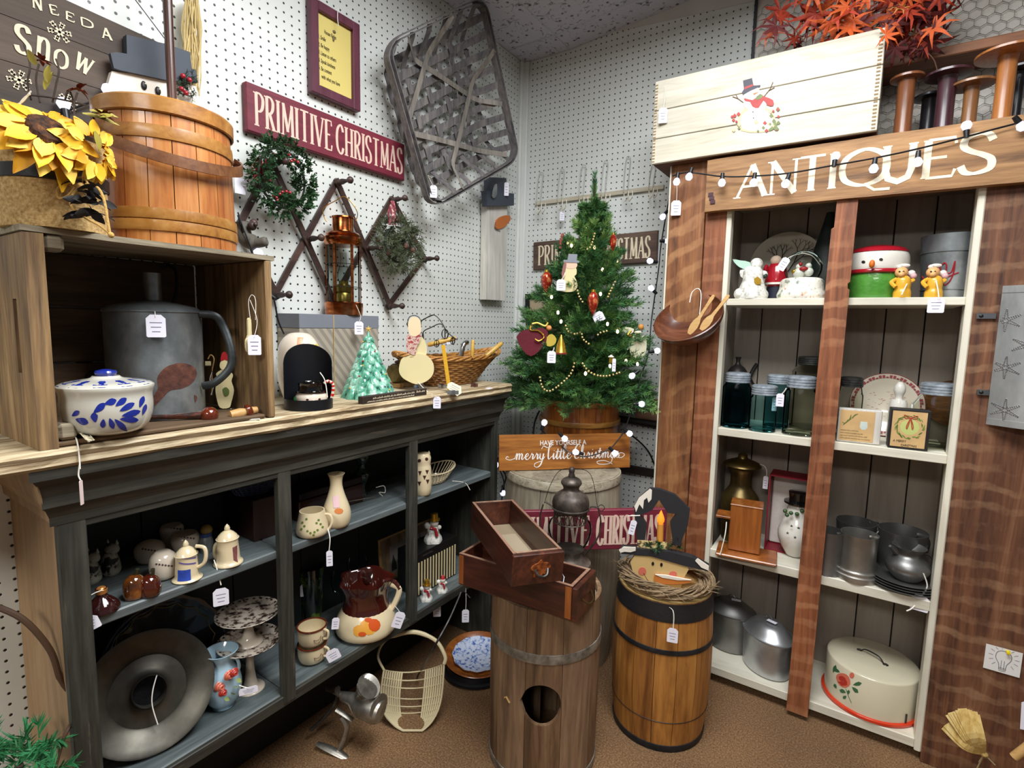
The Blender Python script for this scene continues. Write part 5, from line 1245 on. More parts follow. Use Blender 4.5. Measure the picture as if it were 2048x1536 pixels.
flat('hat_crown', [(974,354),(1014,356),(1016,386),(976,382)], 'x', -1.447,.02, M_HAT, t); flat('hat_brim', [(973,381),(1028,387),(1028,411),(975,412)], 'x', -1.440,.03, M_HAT, t)
flat('carrot_nose', [(992,455),(994,440),(1006,432),(1019,431),(1021,440),(1010,453),(998,458)], 'x', -1.455,.008, plain('carrot','#b8682f',.6,var=.1), t, smooth_n=2)
MB().tube(cat_rom([onx(991,444,-1.458),onx(990,458,-1.458),onx(1001,462,-1.458)],5),.0012,5).build('wire', M_BLK, t, world=True)
ptag(t,1013,378,9,26, dep(onx(1013,378,-1.43)), onx(1012,355,-1.435));
flat('pewter_leaf', [(984,392),(988,372),(994,368),(994,388),(989,396)], 'x', -1.43,.002, M_GAL, t, smooth_n=2)
# ======================= ON THE BACK WALL =======================
M_CW = plain('cream_wire', '#d9d3c0',.5, var=.05)
t = thing('hook_rail', 'cream rail with six looped wire coat hooks on the back pegboard', 'hook rail', ony(1200,390,2.28))
ra, rb = ony(1072,407,2.29), ony(1328,374,2.29)
MB().strip([ra,rb],.017,.012, (0,1,0)).build('rail', wood('rail_cream',['#a79a80','#c9c0aa','#dcd5c3'],'X',bump=.1), t, world=True)
for u, v, vt in ((1078,408,345), (1120,402,338), (1163,396,330), (1207,390,322), (1252,384,313), (1302,378,330)):
    w_ = 4
    for dx in (-w_, w_): MB().tube(cat_rom([ony(u+dx,v+4,2.27),ony(u+dx+2,v+18,2.245),ony(u+dx+8,v+10,2.225),ony(u+dx+9,v-2,2.23)],5),.0021,6).build('hook', M_CW, t, world=True)
    MB().tube(cat_rom([ony(u-5,v,2.275),ony(u-3,(v+vt)/2,2.285),ony(u+1,vt+4,2.285),ony(u+5,vt,2.285),ony(u+9,vt+5,2.285),ony(u+6,(v+vt)/2,2.285),ony(u+3,v,2.275)],5),.0016,6).build('wire_loop', plain('grey_wire','#a9aaa2',.5), t, world=True)
ptag(t,1124,432,9,18, dep(ony(1124,432,2.25)), ony(1124,410,2.26))
t = thing('framed_picture', 'black framed picture on the back wall half hidden by the tree', 'picture', ony(1070,630,2.29))
flat('print', [(1056,594),(1120,594),(1120,690),(1058,690)], 'y',2.288,.003, plain('print_tan','#b3a286',.6,var=.3), t)
flat('frame_side', [(1050,588),(1057,588),(1060,700),(1053,700)], 'y',2.278,.02, M_BLK, t); flat('frame_top', [(1057,588),(1125,586),(1125,595),(1057,597)], 'y',2.278,.02, M_BLK, t)
flat('painted_figure', [(1058,625),(1066,622),(1068,650),(1060,652)], 'y',2.287,.001, plain('fig','#6d3445',.6), t)
# ======================= BARRELS =======================
M_OLD = wood('old_barrel', ['#3b2c20','#6f5640','#8f7256','#a88a6b'], 'Z', scale=.7, rough=.7, bump=.3); M_OLD2 = wood('old_barrel_b', ['#33251b','#64492f','#85674a','#a08263'], 'Z', scale=.6, rough=.7, bump=.3)
M_KG = wood('keg_wood', ['#5a3212','#96612a','#b87d3a','#c99349'], 'Z', scale=.6, rough=.5, bump=.25); M_KG2 = wood('keg_wood_b', ['#4c2a10','#845222','#a97034','#bb8541'], 'Z', scale=.7, rough=.5, bump=.25)
M_GB = wood('grey_barrel', ['#5f5648','#8f8571','#aaa08a','#bdb49e'], 'Z', scale=.6, rough=.75, bump=.25)
M_ZH = mottle('zinc_hoop', [(.35,'#6a665d'),(.55,'#98948a'),(.7,'#b5b2a8')],30,.5,.6,.3); M_IH = mottle('iron_hoop', [(.3,'#15161a'),(.6,'#2a2c30'),(.8,'#3a3430')],40,.5,.4,.3)
cb1, R1, H1 = Vector((-.762,1.362,0)), .168, .55
b1 = thing('wooden_barrel', 'weathered brown open barrel with a round hole cut in its front', 'barrel', cb1, faceang(cb1))
pb = smooth_prof([(R1*.985,0),(R1*1.0,H1*.3),(R1*1.01,H1*.6),(R1*.99,H1)],3)
hz, hr, nst = .270, .058, 10
for i in range(nst):
    a0, a1 = 2*pi*i/nst, 2*pi*(i+1)/nst; g = .0007/R1
    nC = 14; mb = MB()
    for q in range(nC):
        x0, x1 = a0+g+(a1-a0-2*g)*q/nC, a0+g+(a1-a0-2*g)*(q+1)/nC
        def hole(a):
            dx = ((a+pi/2+.03+pi) % (2*pi)-pi)*R1
            return 1.08*math.sqrt(hr*hr-dx*dx) if abs(dx) < hr else 0
        h0, h1 = hole(x0), hole(x1)
        segs = [((0,0),(H1,H1))] if h0 == 0 and h1 == 0 else [((0,0),(hz-h0,hz-h1)), ((hz+h0,hz+h1),(H1,H1))]
        for (zb0, zb1), (zt0, zt1) in segs:
            vs = []; m_ = 5
            for k in range(m_+1):
                for (a, zb_, zt_2) in ((x0,zb0,zt0), (x1,zb1,zt1)):
                    z = zb_+(zt_2-zb_)*k/m_; r = rfun(pb)(z)
                    vs += [(r*cos(a),r*sin(a),z), ((r-.012)*cos(a),(r-.012)*sin(a),z)]
            fs = []
            for k in range(m_):
                o = k*4; fs += [(o,o+2,o+6,o+4), (o+1,o+5,o+7,o+3)]
                if q == 0: fs.append((o,o+4,o+5,o+1))
                if q == nC-1: fs.append((o+2,o+3,o+7,o+6))
            fs += [(0,1,3,2), (m_*4,m_*4+2,m_*4+3,m_*4+1)]
            mb.add(vs, fs, True)
    mb.build('stave', [M_OLD,M_OLD2][i % 2], b1)
ring(b1, pb,.395,.028, M_ZH,.0025, wob=lambda a, z: 1); ring(b1, pb,.002,.026, M_ZH,.0025)
MB().lathe([(.001,.004),(R1-.014,.004),(R1-.014,.014)],32).build('floor_board', M_OLD2, b1); MB().lathe([(.001,H1-.03),(R1*.99-.013,H1-.03),(R1*.99-.013,H1-.022),(.001,H1-.022)],32).build('head', M_GB, b1)  # head is an added disc that keeps light out of the open barrel
MB().box((-.02,.03,.27), (.022,.008,.5)).build('inner_batten', M_OLD, b1)
ht_ = MB(); ht_.tube([(R1*1.012*cos(a),R1*1.012*sin(a),z) for a,z in [(-pi/2-.72,.256),(-pi/2-.68,.262),(-pi/2-.62,.252),(-pi/2-.60,.25)]],.003,6); ht_.build('scar', M_LW, b1)
cb2, R2, H2 = Vector((-.50,1.70,0)), .158, .50
b2 = thing('wooden_keg', 'honey-brown bulging nail keg with black iron hoops beside the cupboard', 'keg', cb2, faceang(cb2))
pk2 = smooth_prof([(R2*.93,0),(R2*1.0,H2*.25),(R2*1.025,H2*.5),(R2*1.0,H2*.78),(R2*.95,H2)],4)
staves(b2, pk2,15, [M_KG,M_KG2,M_KG], th=.012)
ring(b2, pk2,.0,.024, M_IH,.0025); ring(b2, pk2,.335,.016, M_IH,.0025); ring(b2, pk2, H2-.062,.058, plain('char_black','#1c1b1d',.6,bump=.3,var=.3),.0015, label='blackened top rim'); ring(b2, pk2,.105,.003, M_IH,.0008)
MB().lathe([(.001,H2-.02),(R2*.95-.013,H2-.02),(R2*.95-.013,H2-.010),(.001,H2-.010)],36).build('head', M_LW, b2)
MB().lathe([(R2*.95-.012,H2-.001),(R2*.95+.001,H2-.001),(R2*.95+.001,H2+.002),(R2*.95-.012,H2+.002)],36, cap0=False, cap1=False).build('rim_hoop', plain('straw_rim','#b59a63',.6), b2)
ptag(b2,1345,1271,21,30, dep((cb2.x,cb2.y,.4))-R2*1.0-.018, atd(1322,1210,dep((cb2.x,cb2.y,H2))-R2*.75), via=atd(1344,1220,dep((cb2.x,cb2.y,H2))-R2*1.0))
cb3, R3, H3 = Vector((-.985,1.867,0)), .228, .77
b3 = thing('grey_barrel', 'bleached grey barrel in the corner carrying the merry little Christmas sign', 'barrel', cb3, faceang(cb3))
pk3 = smooth_prof([(R3*.93,0),(R3*1.03,H3*.3),(R3*1.06,H3*.55),(R3*1.03,H3*.8),(R3*.985,H3)],4)
staves(b3, pk3,13, [M_GB], th=.014, gap=.0012)
ring(b3, pk3, H3-.034,.032, wood('rim_band',['#6f6653','#b5ab93','#d0c8b2'],'X',scale=2,rough=.8,bump=.6),.006)
MB().lathe([(.001,H3-.012),(R3*.97-.004,H3-.012),(R3*.97-.004,H3-.002),(.001,H3-.002)],36).build('head', M_GB, b3)
a, b_ = onz(998,942, H3+.001), onz(1260,935, H3+.001); c_ = atd(998,870, dep(a)+.012)
a3 = a; M = frame(a3, b_-a3, Vector((-(b_-a3).normalized().y,(b_-a3).normalized().x,0))*.012+Vector((0,0,.12))); L_, h_ = (b_-a3).length, (c_-a3).length
M_MS = wood('merry_wood', ['#5b2f12','#93561f','#b6752f','#c98a42'], 'X', scale=.8, rough=.5, bump=.1)
t = thing('merry_sign', 'orange-brown plank sign lettered merry little Christmas on the grey barrel', 'sign', M=M)
MB().box((L_/2,.008,h_/2), (L_,.016,h_), b=.001).build('board', M_MS, t)
M_WL = plain('white_letter', '#eee9e2',.5, var=.04)
btext('HAVE YOURSELF A', h_*.19, M @ Matrix.Translation((L_*.30,-.0006,h_*.70)), M_WL, t, sx=.86, bold=.0004)
SC = {'m': (1.0,[[(0,.05),(.12,.4),(.2,.42),(.18,0)],[(.18,.1),(.34,.42),(.46,.38),(.44,0)],[(.44,.1),(.6,.42),(.74,.38),(.72,.08),(.84,.02),(1,.2)]]),
 'e': (.55,[[(0,.12),(.2,.2),(.4,.32),(.32,.44),(.14,.34),(.1,.14),(.24,0),(.42,.04),(.58,.2)]]),
 'r': (.5,[[(0,.1),(.14,.36),(.18,.46),(.22,.36),(.34,.36),(.3,.12),(.36,.02),(.52,.2)]]),
 'y': (.6,[[(0,.2),(.06,.42),(.08,.12),(.22,0),(.38,.16),(.44,.42)],[(.44,.42),(.36,0),(.2,-.38),(-.1,-.56),(-.42,-.5),(-.4,-.3),(-.1,-.2),(.3,-.1),(.6,.2)]]),
 'l': (.4,[[(0,.1),(.22,.55),(.28,.95),(.16,1.0),(.08,.7),(.08,.2),(.18,.0),(.4,.2)]]),
 'L': (.5,[[(-.7,.75),(-.5,.95),(-.1,.85),(.25,.9),(.34,1.1),(.2,1.12),(.08,.8),(.06,.2),(.18,.0),(.45,.2)]]),
 'i': (.35,[[(0,.15),(.12,.42),(.12,.1),(.2,0),(.36,.2)],[(.15,.6),(.17,.66)]]),
 't': (.38,[[(0,.1),(.2,.75),(.14,.3),(.14,.08),(.24,0),(.4,.2)],[(-.02,.52),(.36,.56)]]),
 'h': (.62,[[(0,.1),(.2,.5),(.26,.95),(.14,.95),(.08,.5),(.08,0)],[(.08,.1),(.26,.42),(.38,.36),(.38,.08),(.48,0),(.62,.2)]]),
 's': (.42,[[(0,.1),(.18,.46),(.2,.4),(.34,.16),(.26,.02),(.08,.04)],[(.26,.02),(.44,.2)]]),
 'a': (.62,[[(.4,.36),(.24,.44),(.08,.3),(.08,.1),(.2,0),(.34,.12),(.42,.42)],[(.42,.42),(.42,.1),(.5,0),(.64,.2)]]),
 'C': (.7,[[(.52,.86),(.58,.98),(.42,1.06),(.14,.85),(.02,.45),(.1,.1),(.3,0),(.55,.12),(.7,.25)]]), ' ': (.28,[])}
mb = MB(); tx = 'merry Little Christmas'; tot = sum(SC[q][0] for q in tx); x = 0; s_ = L_*.80/tot; zz0 = h_*.30; hh = h_*.50
Msh = Matrix(((1,0,.18,0),(0,1,0,0),(0,0,1,0),(0,0,0,1)))
mb2 = MB()
for q in tx:
    for st in SC[q][1]:
        p_ = [(p.x,p.y) for p in cat_rom([(a_,b2_,0) for a_,b2_ in st],6)]
        P2_ = [(L_*.115+(x+u)*s_+v*.004,zz0+v*hh*.78) for u, v in p_]
        ws = [.0022+.0030*max(0,(P2_[max(i-1,0)][1]-P2_[min(i+1,len(P2_)-1)][1])/(math.hypot(P2_[max(i-1,0)][0]-P2_[min(i+1,len(P2_)-1)][0],P2_[max(i-1,0)][1]-P2_[min(i+1,len(P2_)-1)][1]) or 1)) for i in range(len(P2_))]
        stroke2d(mb2, P2_, ws, -.0008,.0002, None)
    x += SC[q][0]
for cur in ([(.115,.34),(.08,.30),(.05,.34),(.06,.40),(.07,.37)], [(.885,.32),(.93,.30),(.955,.38),(.93,.44),(.90,.40)], [(.86,.30),(.84,.14),(.76,.12),(.74,.2),(.80,.22),(.86,.12)]):
    p_ = [(p.x*L_,p.y*h_) for p in cat_rom([(a_,b2_,0) for a_,b2_ in cur],6)]; stroke2d(mb2, p_,.0024, -.0008,.0002, None)
mb2.build('script_lettering', M_WL, t)
tag(MB().box((-1.05,2.195,.345),(.30,.15,.69),b=.003).build('wooden_box',M_CRI), 'plain wooden box standing behind the grey barrel under the tree bucket', 'box')
cT = Vector((-1.035,2.10,.6925)); RT = .172
tb = thing('tree_bucket', 'varnished wooden sap bucket with hoop and wire bail holding the Christmas tree', 'bucket', cT, faceang(cT))
zr = zat(cT,795)-cT.z; pbk = [(RT*.93,0), (RT*.97,zr*.5), (RT*1.02,zr)]
M_TB2 = wood('sap_bucket', ['#5b2a10','#8e4c1c','#b06a2b','#c07f3e'], 'Z', scale=.6, rough=.35, bump=.1, coat=.4)
staves(tb, pbk,16, [M_TB2], th=.012); zh_ = zat(cT,842)-cT.z
ring(tb, pbk, zh_,.022, M_HOOP,.007); ring(tb, pbk, zr-.02,.018, M_HOOP,.004); ring(tb, pbk,.03,.02, M_HOOP,.005)
MB().lathe([(.001,zr-.03),(RT,zr-.03)],30).build('soil', plain('soil','#2a211a',.9,bump=1), tb)
MB().tube(cat_rom([(-RT*1.04,0,zr*.8),(-RT*1.16,-.01,zr*.62),(-RT*1.1,-.08,zr*.42),(-RT*.7,-.15,zr*.30)],8),.004,8).build('bail', M_IH, tb)
# ======================= CHRISTMAS TREE =======================
M_PN = mottle('pine_needles', [(.3,'#1c3d24'),(.48,'#3a6c3c'),(.6,'#648f4a'),(.72,'#93b265')],14,.6,0,0); M_TIP = plain('pine_tips', '#55853f',.6, var=.3, vscale=20)
tA, tB = Vector((-1.03,2.09,cT.z+zr-.03)), ony(1190,368,2.06)
tr = thing('christmas_tree', 'small artificial Christmas tree dressed with ornaments and white lights', 'tree', tA)
MB().tube([tA,tB], [.014,.004],8).build('trunk', plain('trunk','#3a2c20',.9), tr, world=True)
rn = random.Random(21)
br_meshes = []
def make_branch(L, seed, droop):
    r_ = random.Random(seed); mb = MB(); pts = [Vector((L*t_,0,-droop*L*t_*t_+.0)) for t_ in (0,.25,.5,.75,1)]
    mb.tube(pts, [.0022,.002,.0016,.0013,.0008],4)
    for i in range(int(9+L*32)):
        t_ = .18+.82*(i+.5)/int(9+L*32); k_ = min(3, int(t_*4)); p = pts[k_].lerp(pts[k_+1], t_*4-k_)
        sd = -1 if i % 2 else 1; ll = L*(.34*(1-t_)+.12)+.012
        d = Vector((.75,sd*(.75-.45*t_),r_.uniform(-.25,.5)))
        sprig(mb, p, d, ll,30,.026,.0021,.8, r_)
    sprig(mb, pts[-2], pts[-1]-pts[-2]+Vector((0,0,.02)), L*.32,52,.028,.0021,.75, r_)
    return mb
TH = (tB-tA).length
lv = []
z = .02;
while z < .90:
    prof_r = .335*(1-z)**(.64+.42*z)+.012; n = max(7, int(15*(1-z)+4)); lv.append((z,prof_r,n)); z += .052
cache = {}
for li, (z, rr, n) in enumerate(lv):
    for i in range(n):
        a = 2*pi*(i+.5*(li % 2))/n+rn.uniform(-.12,.12); L = rr*rn.uniform(.82,1.08)
        p = tA.lerp(tB, z);
        back = max(0, sin(a)); L *= 1-.42*back if z < .6 else 1-.2*back
        lim = (2.285-p.y)/max(sin(a),.001); L = min(L, lim*.93) if sin(a) > .05 else L
        key = (round(L,2), rn.randrange(2)); Lk = max(.04, key[0])
        if key not in cache: cache[key] = make_branch(Lk, hash(key) % 999+li,.10 if z < .5 else -.15).build('branch', M_PN, tr); o = cache[key]
        else: o = cache[key].copy(); COL.objects.link(o); MATS[o.name] = MATS[tr.name]
        o.parent = tr
        o.matrix_local = Matrix.Translation(p-tA) @ Matrix.Rotation(a,4, 'Z') @ Matrix.Rotation(-(.10+.75*z**1.5)+rn.uniform(-.12,.12),4, 'Y') @ Matrix.Rotation(rn.uniform(-.4,.4),4, 'X')
mb = MB();
for i in range(9): sprig(mb, tA.lerp(tB,.70+.032*i), tB-tA+Vector((rn.uniform(-.25,.25),rn.uniform(-.2,.2),0))*(1-.1*i),.085,120,.028,.0017,.75, rn)
mb.build('leader', M_PN, tr, world=True)
dT = dep(tA.lerp(tB,.4))
def td(u, v):
    f = max(0, min(1,(800-v)/435)); ax = 1165+25*f; rad_ = .30*(1-f)**.8+.01; du = (u-ax)/F*2.3
    return dT+.05*(.5-f)*0-math.sqrt(max(0,rad_**2-du**2))*.93
M_WB = emis('warm_bulb', '#ffd9a0',14);
for (u, v) in ((1172,458), (1135,486), (1143,491), (1189,495), (1234,521), (1205,539), (1201,588), (1103,594), (1116,625), (1122,643), (1215,648), (1235,663), (1220,732), (1171,747), (1275,728), (1252,722)):
    p = atd(u, v, td(u,v)-.03); MB().ball(tuple(p),.0054,8,6, sc=(1,1,1.4)).build('bulb', M_WB, tr, world=True)
def hang(nm, lab, cat, u, v, dd=-.02):
    p = atd(u, v, td(u,v)+dd-.035); return thing(nm, lab, cat, p, faceang(p)), p
M_RIB = mottle('ribbed_red', [(.4,'#7d1f14'),(.52,'#b03020'),(.62,'#d58b52')],60,.2,.2,.1, coat=.7); M_GLD = plain('gold_shiny', '#c9a03c',.25, metal=.8, var=.2)
for (u, v, w_, h_, lb) in ((1093,566,15,34,'left, above the framed picture'), (1186,608,14,38,'at the middle of the tree'), (1226,486,9,26,'right, in front of the brown sign')):
    t, p = hang('glass_ornament', 'shiny red and gold ribbed pear ornament '+lb, 'ornament', u, v); k = mpp(p)
    MB().lathe([(h*.5*k*0+r*k*w_*.75,h*k*h_) for r,h in ((.0,-.62),(.3,-.5),(.75,-.2),(1,.15),(.9,.42),(.5,.6),(.15,.66),(.001,.68))],20, wob=lambda a, z: 1+.05*cos(a*8)).build('body', M_RIB, t)
    MB().lathe([(w_*.3*k,h_*.62*k),(w_*.28*k,h_*.75*k),(.001,h_*.76*k)],12).build('cap', M_GLD, t)
t, p = hang('snowman_ornament', 'flat wooden snowman ornament with grey hat high on the tree', 'ornament',1140,548, -.045)
cut('body', t, p, [(1120,582),(1117,570),(1124,556),(1128,545),(1130,535),(1140,530),(1152,536),(1153,548),(1149,553),(1155,566),(1152,579),(1140,584)], -.003,.003, M_IV)
cut('face', t, p, [(1130,534),(1131,524),(1143,522),(1154,526),(1153,535),(1142,538)], -.004,.002, plain('face_pink','#ddb9a0',.6,var=.1),2)
cut('hat', t, p, [(1127,525),(1127,520),(1135,520),(1137,508),(1155,509),(1153,521),(1158,522),(1158,526)], -.006,.001, plain('hat_grey','#7f838b',.6),0); cut('scarf', t, p, [(1129,524),(1133,528),(1130,545),(1127,560),(1123,548)], -.007, -.003, plain('scarf_mauve','#8d5f5c',.7,var=.3),2)
ptag(t,1122,570,18,22, dep(p)-.018, atd(1130,545,dep(p)-.012))
t, p = hang('velvet_ornament', 'dark red velvet angel ornament with gold trim at the lower left of the tree', 'ornament',1068,690, -.03)
M_VEL = plain('velvet', '#5e0f22',.75, var=.3, bump=.3)
cut('gown', t, p, [(1033,674),(1048,660),(1066,660),(1082,655),(1096,664),(1090,685),(1080,700),(1062,712),(1046,700)], -.018,.012, M_VEL,2)
MB().ball(tuple(at3(p,1098,656,-.02)),.011,12,8).build('head', plain('orange_skin','#d98a52',.5), t, world=True)
handle(t, p, [(1062,652,-.025),(1062,660,-.028),(1078,662,-.03),(1088,674,-.03),(1078,682,-.03),(1070,678,-.03)],.003, M_GLD, 'gold_trim'); handle(t, p, [(1064,648,-.025),(1075,646,-.02),(1090,652,-.02),(1096,645,-.02)],.004, plain('gold_leaf','#cdb44e',.4,metal=.3), 'gold_bow')
t, p = hang('gold_bell', 'gold cone-shaped bell ornament with price tag low on the tree', 'bell',1122,690, -.05)
k = mpp(p); MB().lathe([(13*k,-17*k),(11*k,-14*k),(8*k,2*k),(4*k,12*k),(1.5*k,20*k),(.001,21*k)],20).build('bell', M_GLD, t); MB().lathe([(13.5*k,-18*k),(13.5*k,-15*k)],20).build('rim', plain('bell_red','#7b2a2e',.3,coat=.4), t)
ptag(t,1103,714,17,24, dep(p)-.01, atd(1108,695,dep(p)));
t, p = hang('gold_leaf_ornament', 'small yellow and gold shell ornament beside the gold bell', 'ornament',1103,680, -.04); cut('shell', t, p, [(1094,692),(1094,674),(1104,668),(1113,678),(1108,690)], -.004,.004, plain('gold_leaf','#cdb44e',.4,metal=.3),2)
t, p = hang('angel_ornament', 'cream fabric angel ornament with gold hair hanging at the right of the tree', 'ornament',1276,690, -.02)
M_FAB = plain('cream_fabric', '#d8d5b8',.8, var=.15, bump=.4)
cut('gown', t, p, [(1266,672),(1290,672),(1293,695),(1288,714),(1272,716),(1260,706),(1262,688)], -.012,.010, M_FAB,2)
cut('wing', t, p, [(1262,668),(1245,662),(1252,654),(1268,658)], -.004,.002, M_FAB,2); cut('wing', t, p, [(1254,700),(1256,680),(1262,676),(1262,692)], -.004,.002, M_SNW,2)
MB().ball(tuple(at3(p,1282,654,-.01)),.012,12,8).build('head', plain('angel_hair','#c98d45',.6,var=.3), t, world=True); MB().ball(tuple(at3(p,1276,665,-.02)),.010,12,8, sc=(1.6,1,.7)).build('collar', M_FAB, t, world=True)
handle(t, p, [(1263,672,-.02),(1256,670,-.025),(1262,662,-.02)],.004, M_GLD, 'horn')
t, p = hang('house_ornament', 'tiny gold lantern-house ornament with pale tag low on the right of the tree', 'ornament',1222,720, -.03)
MB().box((0,0,0), (.014,.012,.022), b=.001).build('body', M_GLD, t); MB().lathe([(.012,.011),(.001,.020)],4).build('roof', M_SNW, t); ptag(t,1228,730,7,26, dep(p)-.01)
ptag(tr,1197,634,22,20, td(1197,634)-.03, atd(1186,622,td(1186,622)-.02), tilt=-.5)
t, p = hang('red_ribbon_strip', 'narrow red ribbon hanging at the upper left of the tree', 'ribbon',1124,485, -.01); cut('ribbon', t, p, [(1122,468),(1128,466),(1125,486),(1121,498),(1118,496)], -.001,.001, M_RED,0)
M_BD = plain('gold_bead', '#d9c083',.3, metal=.2, coat=.5)
def beads(pts, n):
    P_ = cat_rom([(u,v,0) for u,v in pts],12); mb = MB(); acc = 0; last = P_[0]
    for q in P_:
        acc += (q-last).length; last = q
        if acc >= 5.6: acc = 0; mb.ball(tuple(atd(q.x,q.y,td(q.x,q.y)-.05)),.0042,7,5)
    return mb
t = thing('bead_garland', 'string of small gold beads draped round the little Christmas tree', 'garland', atd(1150,650,td(1150,650)-.02))
for l in ([(1191,460),(1186,480),(1180,495),(1170,500)], [(1154,575),(1158,592),(1166,605)], [(1233,558),(1222,580),(1215,596)], [(1130,645),(1136,662),(1150,668),(1162,665),(1166,678),(1178,688)], [(1192,674),(1200,666),(1214,662)], [(1150,720),(1143,745),(1125,765),(1100,782),(1085,774),(1079,750)], [(1162,722),(1175,740),(1192,750),(1215,752),(1240,745)]):
    beads(l,0).build('beads', M_BD, t, world=True)
# ======================= DARK LANTERN =======================
M_BRZ = mottle('bronze_dark', [(.3,'#2c2622'),(.5,'#4d453f'),(.65,'#6e645b'),(.75,'#857a6e')],22,.5,.5,.15)
c = onz(1137,1128, H1+.0015); k = mpp(c)
t = thing('railroad_lantern', 'dark bronze railroad lantern with domed vented cap and clear globe behind the drawers', 'lantern', c, faceang(c))
Pz = lambda rows: prof(c, rows)
MB().lathe([(45*k,0)]+Pz([(1122,88),(1112,60),(1104,54),(1096,60)])+[(.001,Pz([(1096,1)])[0][1])],30).build('base', M_BRZ, t)
MB().lathe(smooth_prof(Pz([(1098,52),(1080,74),(1060,88),(1045,84),(1038,66)]),4),30, cap0=False, cap1=False).build('globe', M_GLS, t)
MB().lathe(Pz([(1043,64),(1042,66)]),30, cap0=False, cap1=False).build('globe_collar', M_BRZ, t)
gz0, gz1 = Pz([(1042,1)])[0][1], Pz([(1020,1)])[0][1]; r_ = 32*k; mb = MB(); nn = 22
for i in range(nn):
    for sgn in (1, -1):
        mb.tube([(r_*cos(2*pi*(i+sgn*1.0*s/6)/nn),r_*sin(2*pi*(i+sgn*1.0*s/6)/nn),gz0+(gz1-gz0)*s/6) for s in range(7)],.0014,4)
mb.tube([(r_*cos(2*pi*i/30),r_*sin(2*pi*i/30),gz0) for i in range(30)],.002,5, True); mb.build('vent_gallery', M_BRZ, t)
MB().lathe(smooth_prof(Pz([(1020,66),(1014,72),(1004,74),(992,66),(984,46),(979,32),(972,34),(966,42),(959,36),(954,18)]),3),32, cap0=True).build('cap', M_BRZ, t)
MB().lathe(Pz([(955,14),(950,13),(946,10),(943,12),(938,12),(935,8)])+[(.001,Pz([(934,1)])[0][1])],16).build('finial', M_BRZ, t)
zb_ = Pz([(1012,1)])[0][1]; mb = MB()
mb.tube(cat_rom([(-52*k,0,Pz([(1006,1)])[0][1]),(-42*k,0,zb_+.002)]+[(37*k*cos(a),37*k*sin(a),zb_-.004) for a in [pi+pi*i/10 for i in range(11)]]+[(42*k,0,zb_+.002),(55*k,0,zb_)],3),.0028,6); mb.build('ring_band', M_BRZ, t)
for s_ in (-1,1): MB().tube(cat_rom([(s_*54*k,0,zb_),(s_*60*k,0,Pz([(1040,1)])[0][1]),(s_*56*k,0,Pz([(1070,1)])[0][1]),(s_*38*k,0,Pz([(1098,1)])[0][1]),(s_*22*k,0,.02)],6),.0055,6, flat=.5).build('side_tube', M_BRZ, t)
mb = MB(); mb.tube(cat_rom([(-52*k,0,zb_+.004),(-42*k,0,Pz([(975,1)])[0][1]),(-26*k,0,Pz([(945,1)])[0][1]),(-4*k,0,Pz([(937,1)])[0][1]),(28*k,0,Pz([(940,1)])[0][1]),(42*k,0,Pz([(960,1)])[0][1]),(52*k,0,zb_+.004)],6),.001,5); mb.tube([(60*k+6*k*cos(a),0,zb_+6*k*sin(a)) for a in [2*pi*i/14 for i in range(14)]],.0012,5, True); mb.build('wire_bail', M_WR, t)
# ======================= CUPBOARD TOP =======================
M_AB = wood('antiques_board', ['#4a2f1a','#8a623a','#a97e4f','#bd9466'], 'X', scale=.9, rough=.6, bump=.5)
y_ = 1.963
a, b_ = ony(1409,424, y_), ony(2075,359, y_); ct = ony(1409,322, y_); M = frame((a.x,y_,a.z), (1,0,0), (0,0,1)); L_, h_ = b_.x-a.x+.1, ct.z-a.z
ab = thing('antiques_sign', 'long rough wooden board lettered ANTIQUES in cream across the cupboard top', 'sign', M=M)
mb = MB(); n = 30; vs = []
for i in range(n+1):
    x = L_*i/n; e1, e2 = noise.noise(Vector((x*9,1,0)))*.003, noise.noise(Vector((x*9,5,0)))*.003
    vs += [(x,0,e1), (x,.034,e1), (x,.034,h_+e2), (x,0,h_+e2)]
mb.add(vs, [(i*4+k,i*4+(k+1) % 4,i*4+4+(k+1) % 4,i*4+4+k) for i in range(n) for k in range(4)]+[(3,2,1,0),tuple(n*4+k for k in range(4))]).build('board', M_AB, ab)
fx = lambda u: (ony(u,330,y_).x-a.x); fz = lambda u, v: ony(u, v, y_).z-a.z
M_CL = mottle('cream_letter', [(.3,'#cfc3a4'),(.5,'#e6ddc3'),(.7,'#efe8d2')],40,.6)
for ch, u0, u1 in (('A',1478,1534), ('N',1541,1598), ('T',1601,1650), ('I',1657,1677), ('Q',1683,1762), ('U',1764,1832), ('E',1843,1908), ('S',1917,1988)):
    mb = MB(); letters(mb, ch, fx(u0), h_*.20, fx(u1)+(.018 if ch == 'Q' else 0), h_*.60, Matrix.Identity(4),.17,.075,.22, y=-.0008); mb.build('letter', M_CL, ab)
hb = MB();
for j in range(3): hb.box((.018+.004*j,-.002,h_*.33-.013*j), (.016,.004,.012), rot=None)
hb.build('rusty_strip', plain('purple_rust','#4a3038',.7,bump=.6), ab)
M_WB2 = wood('cream_box', ['#b5ac95','#cfc8b3','#dbd5c3','#e2ddcd'], 'X', scale=.9, rough=.55, bump=.15, wear='#8c7454', wearamt=.245)
M_UB = wood('box_under', ['#4d2f22','#6b4433','#7d5542'], 'X', rough=.7)
y2 = 1.945; zb_, zt_ = 1.930, 2.215; x0, x1 = -.707, -.028
bx = thing('plank_box', 'long cream painted plank box with snowman decal lying on the cupboard top', 'box', ((x0+x1)/2,y2,zb_))
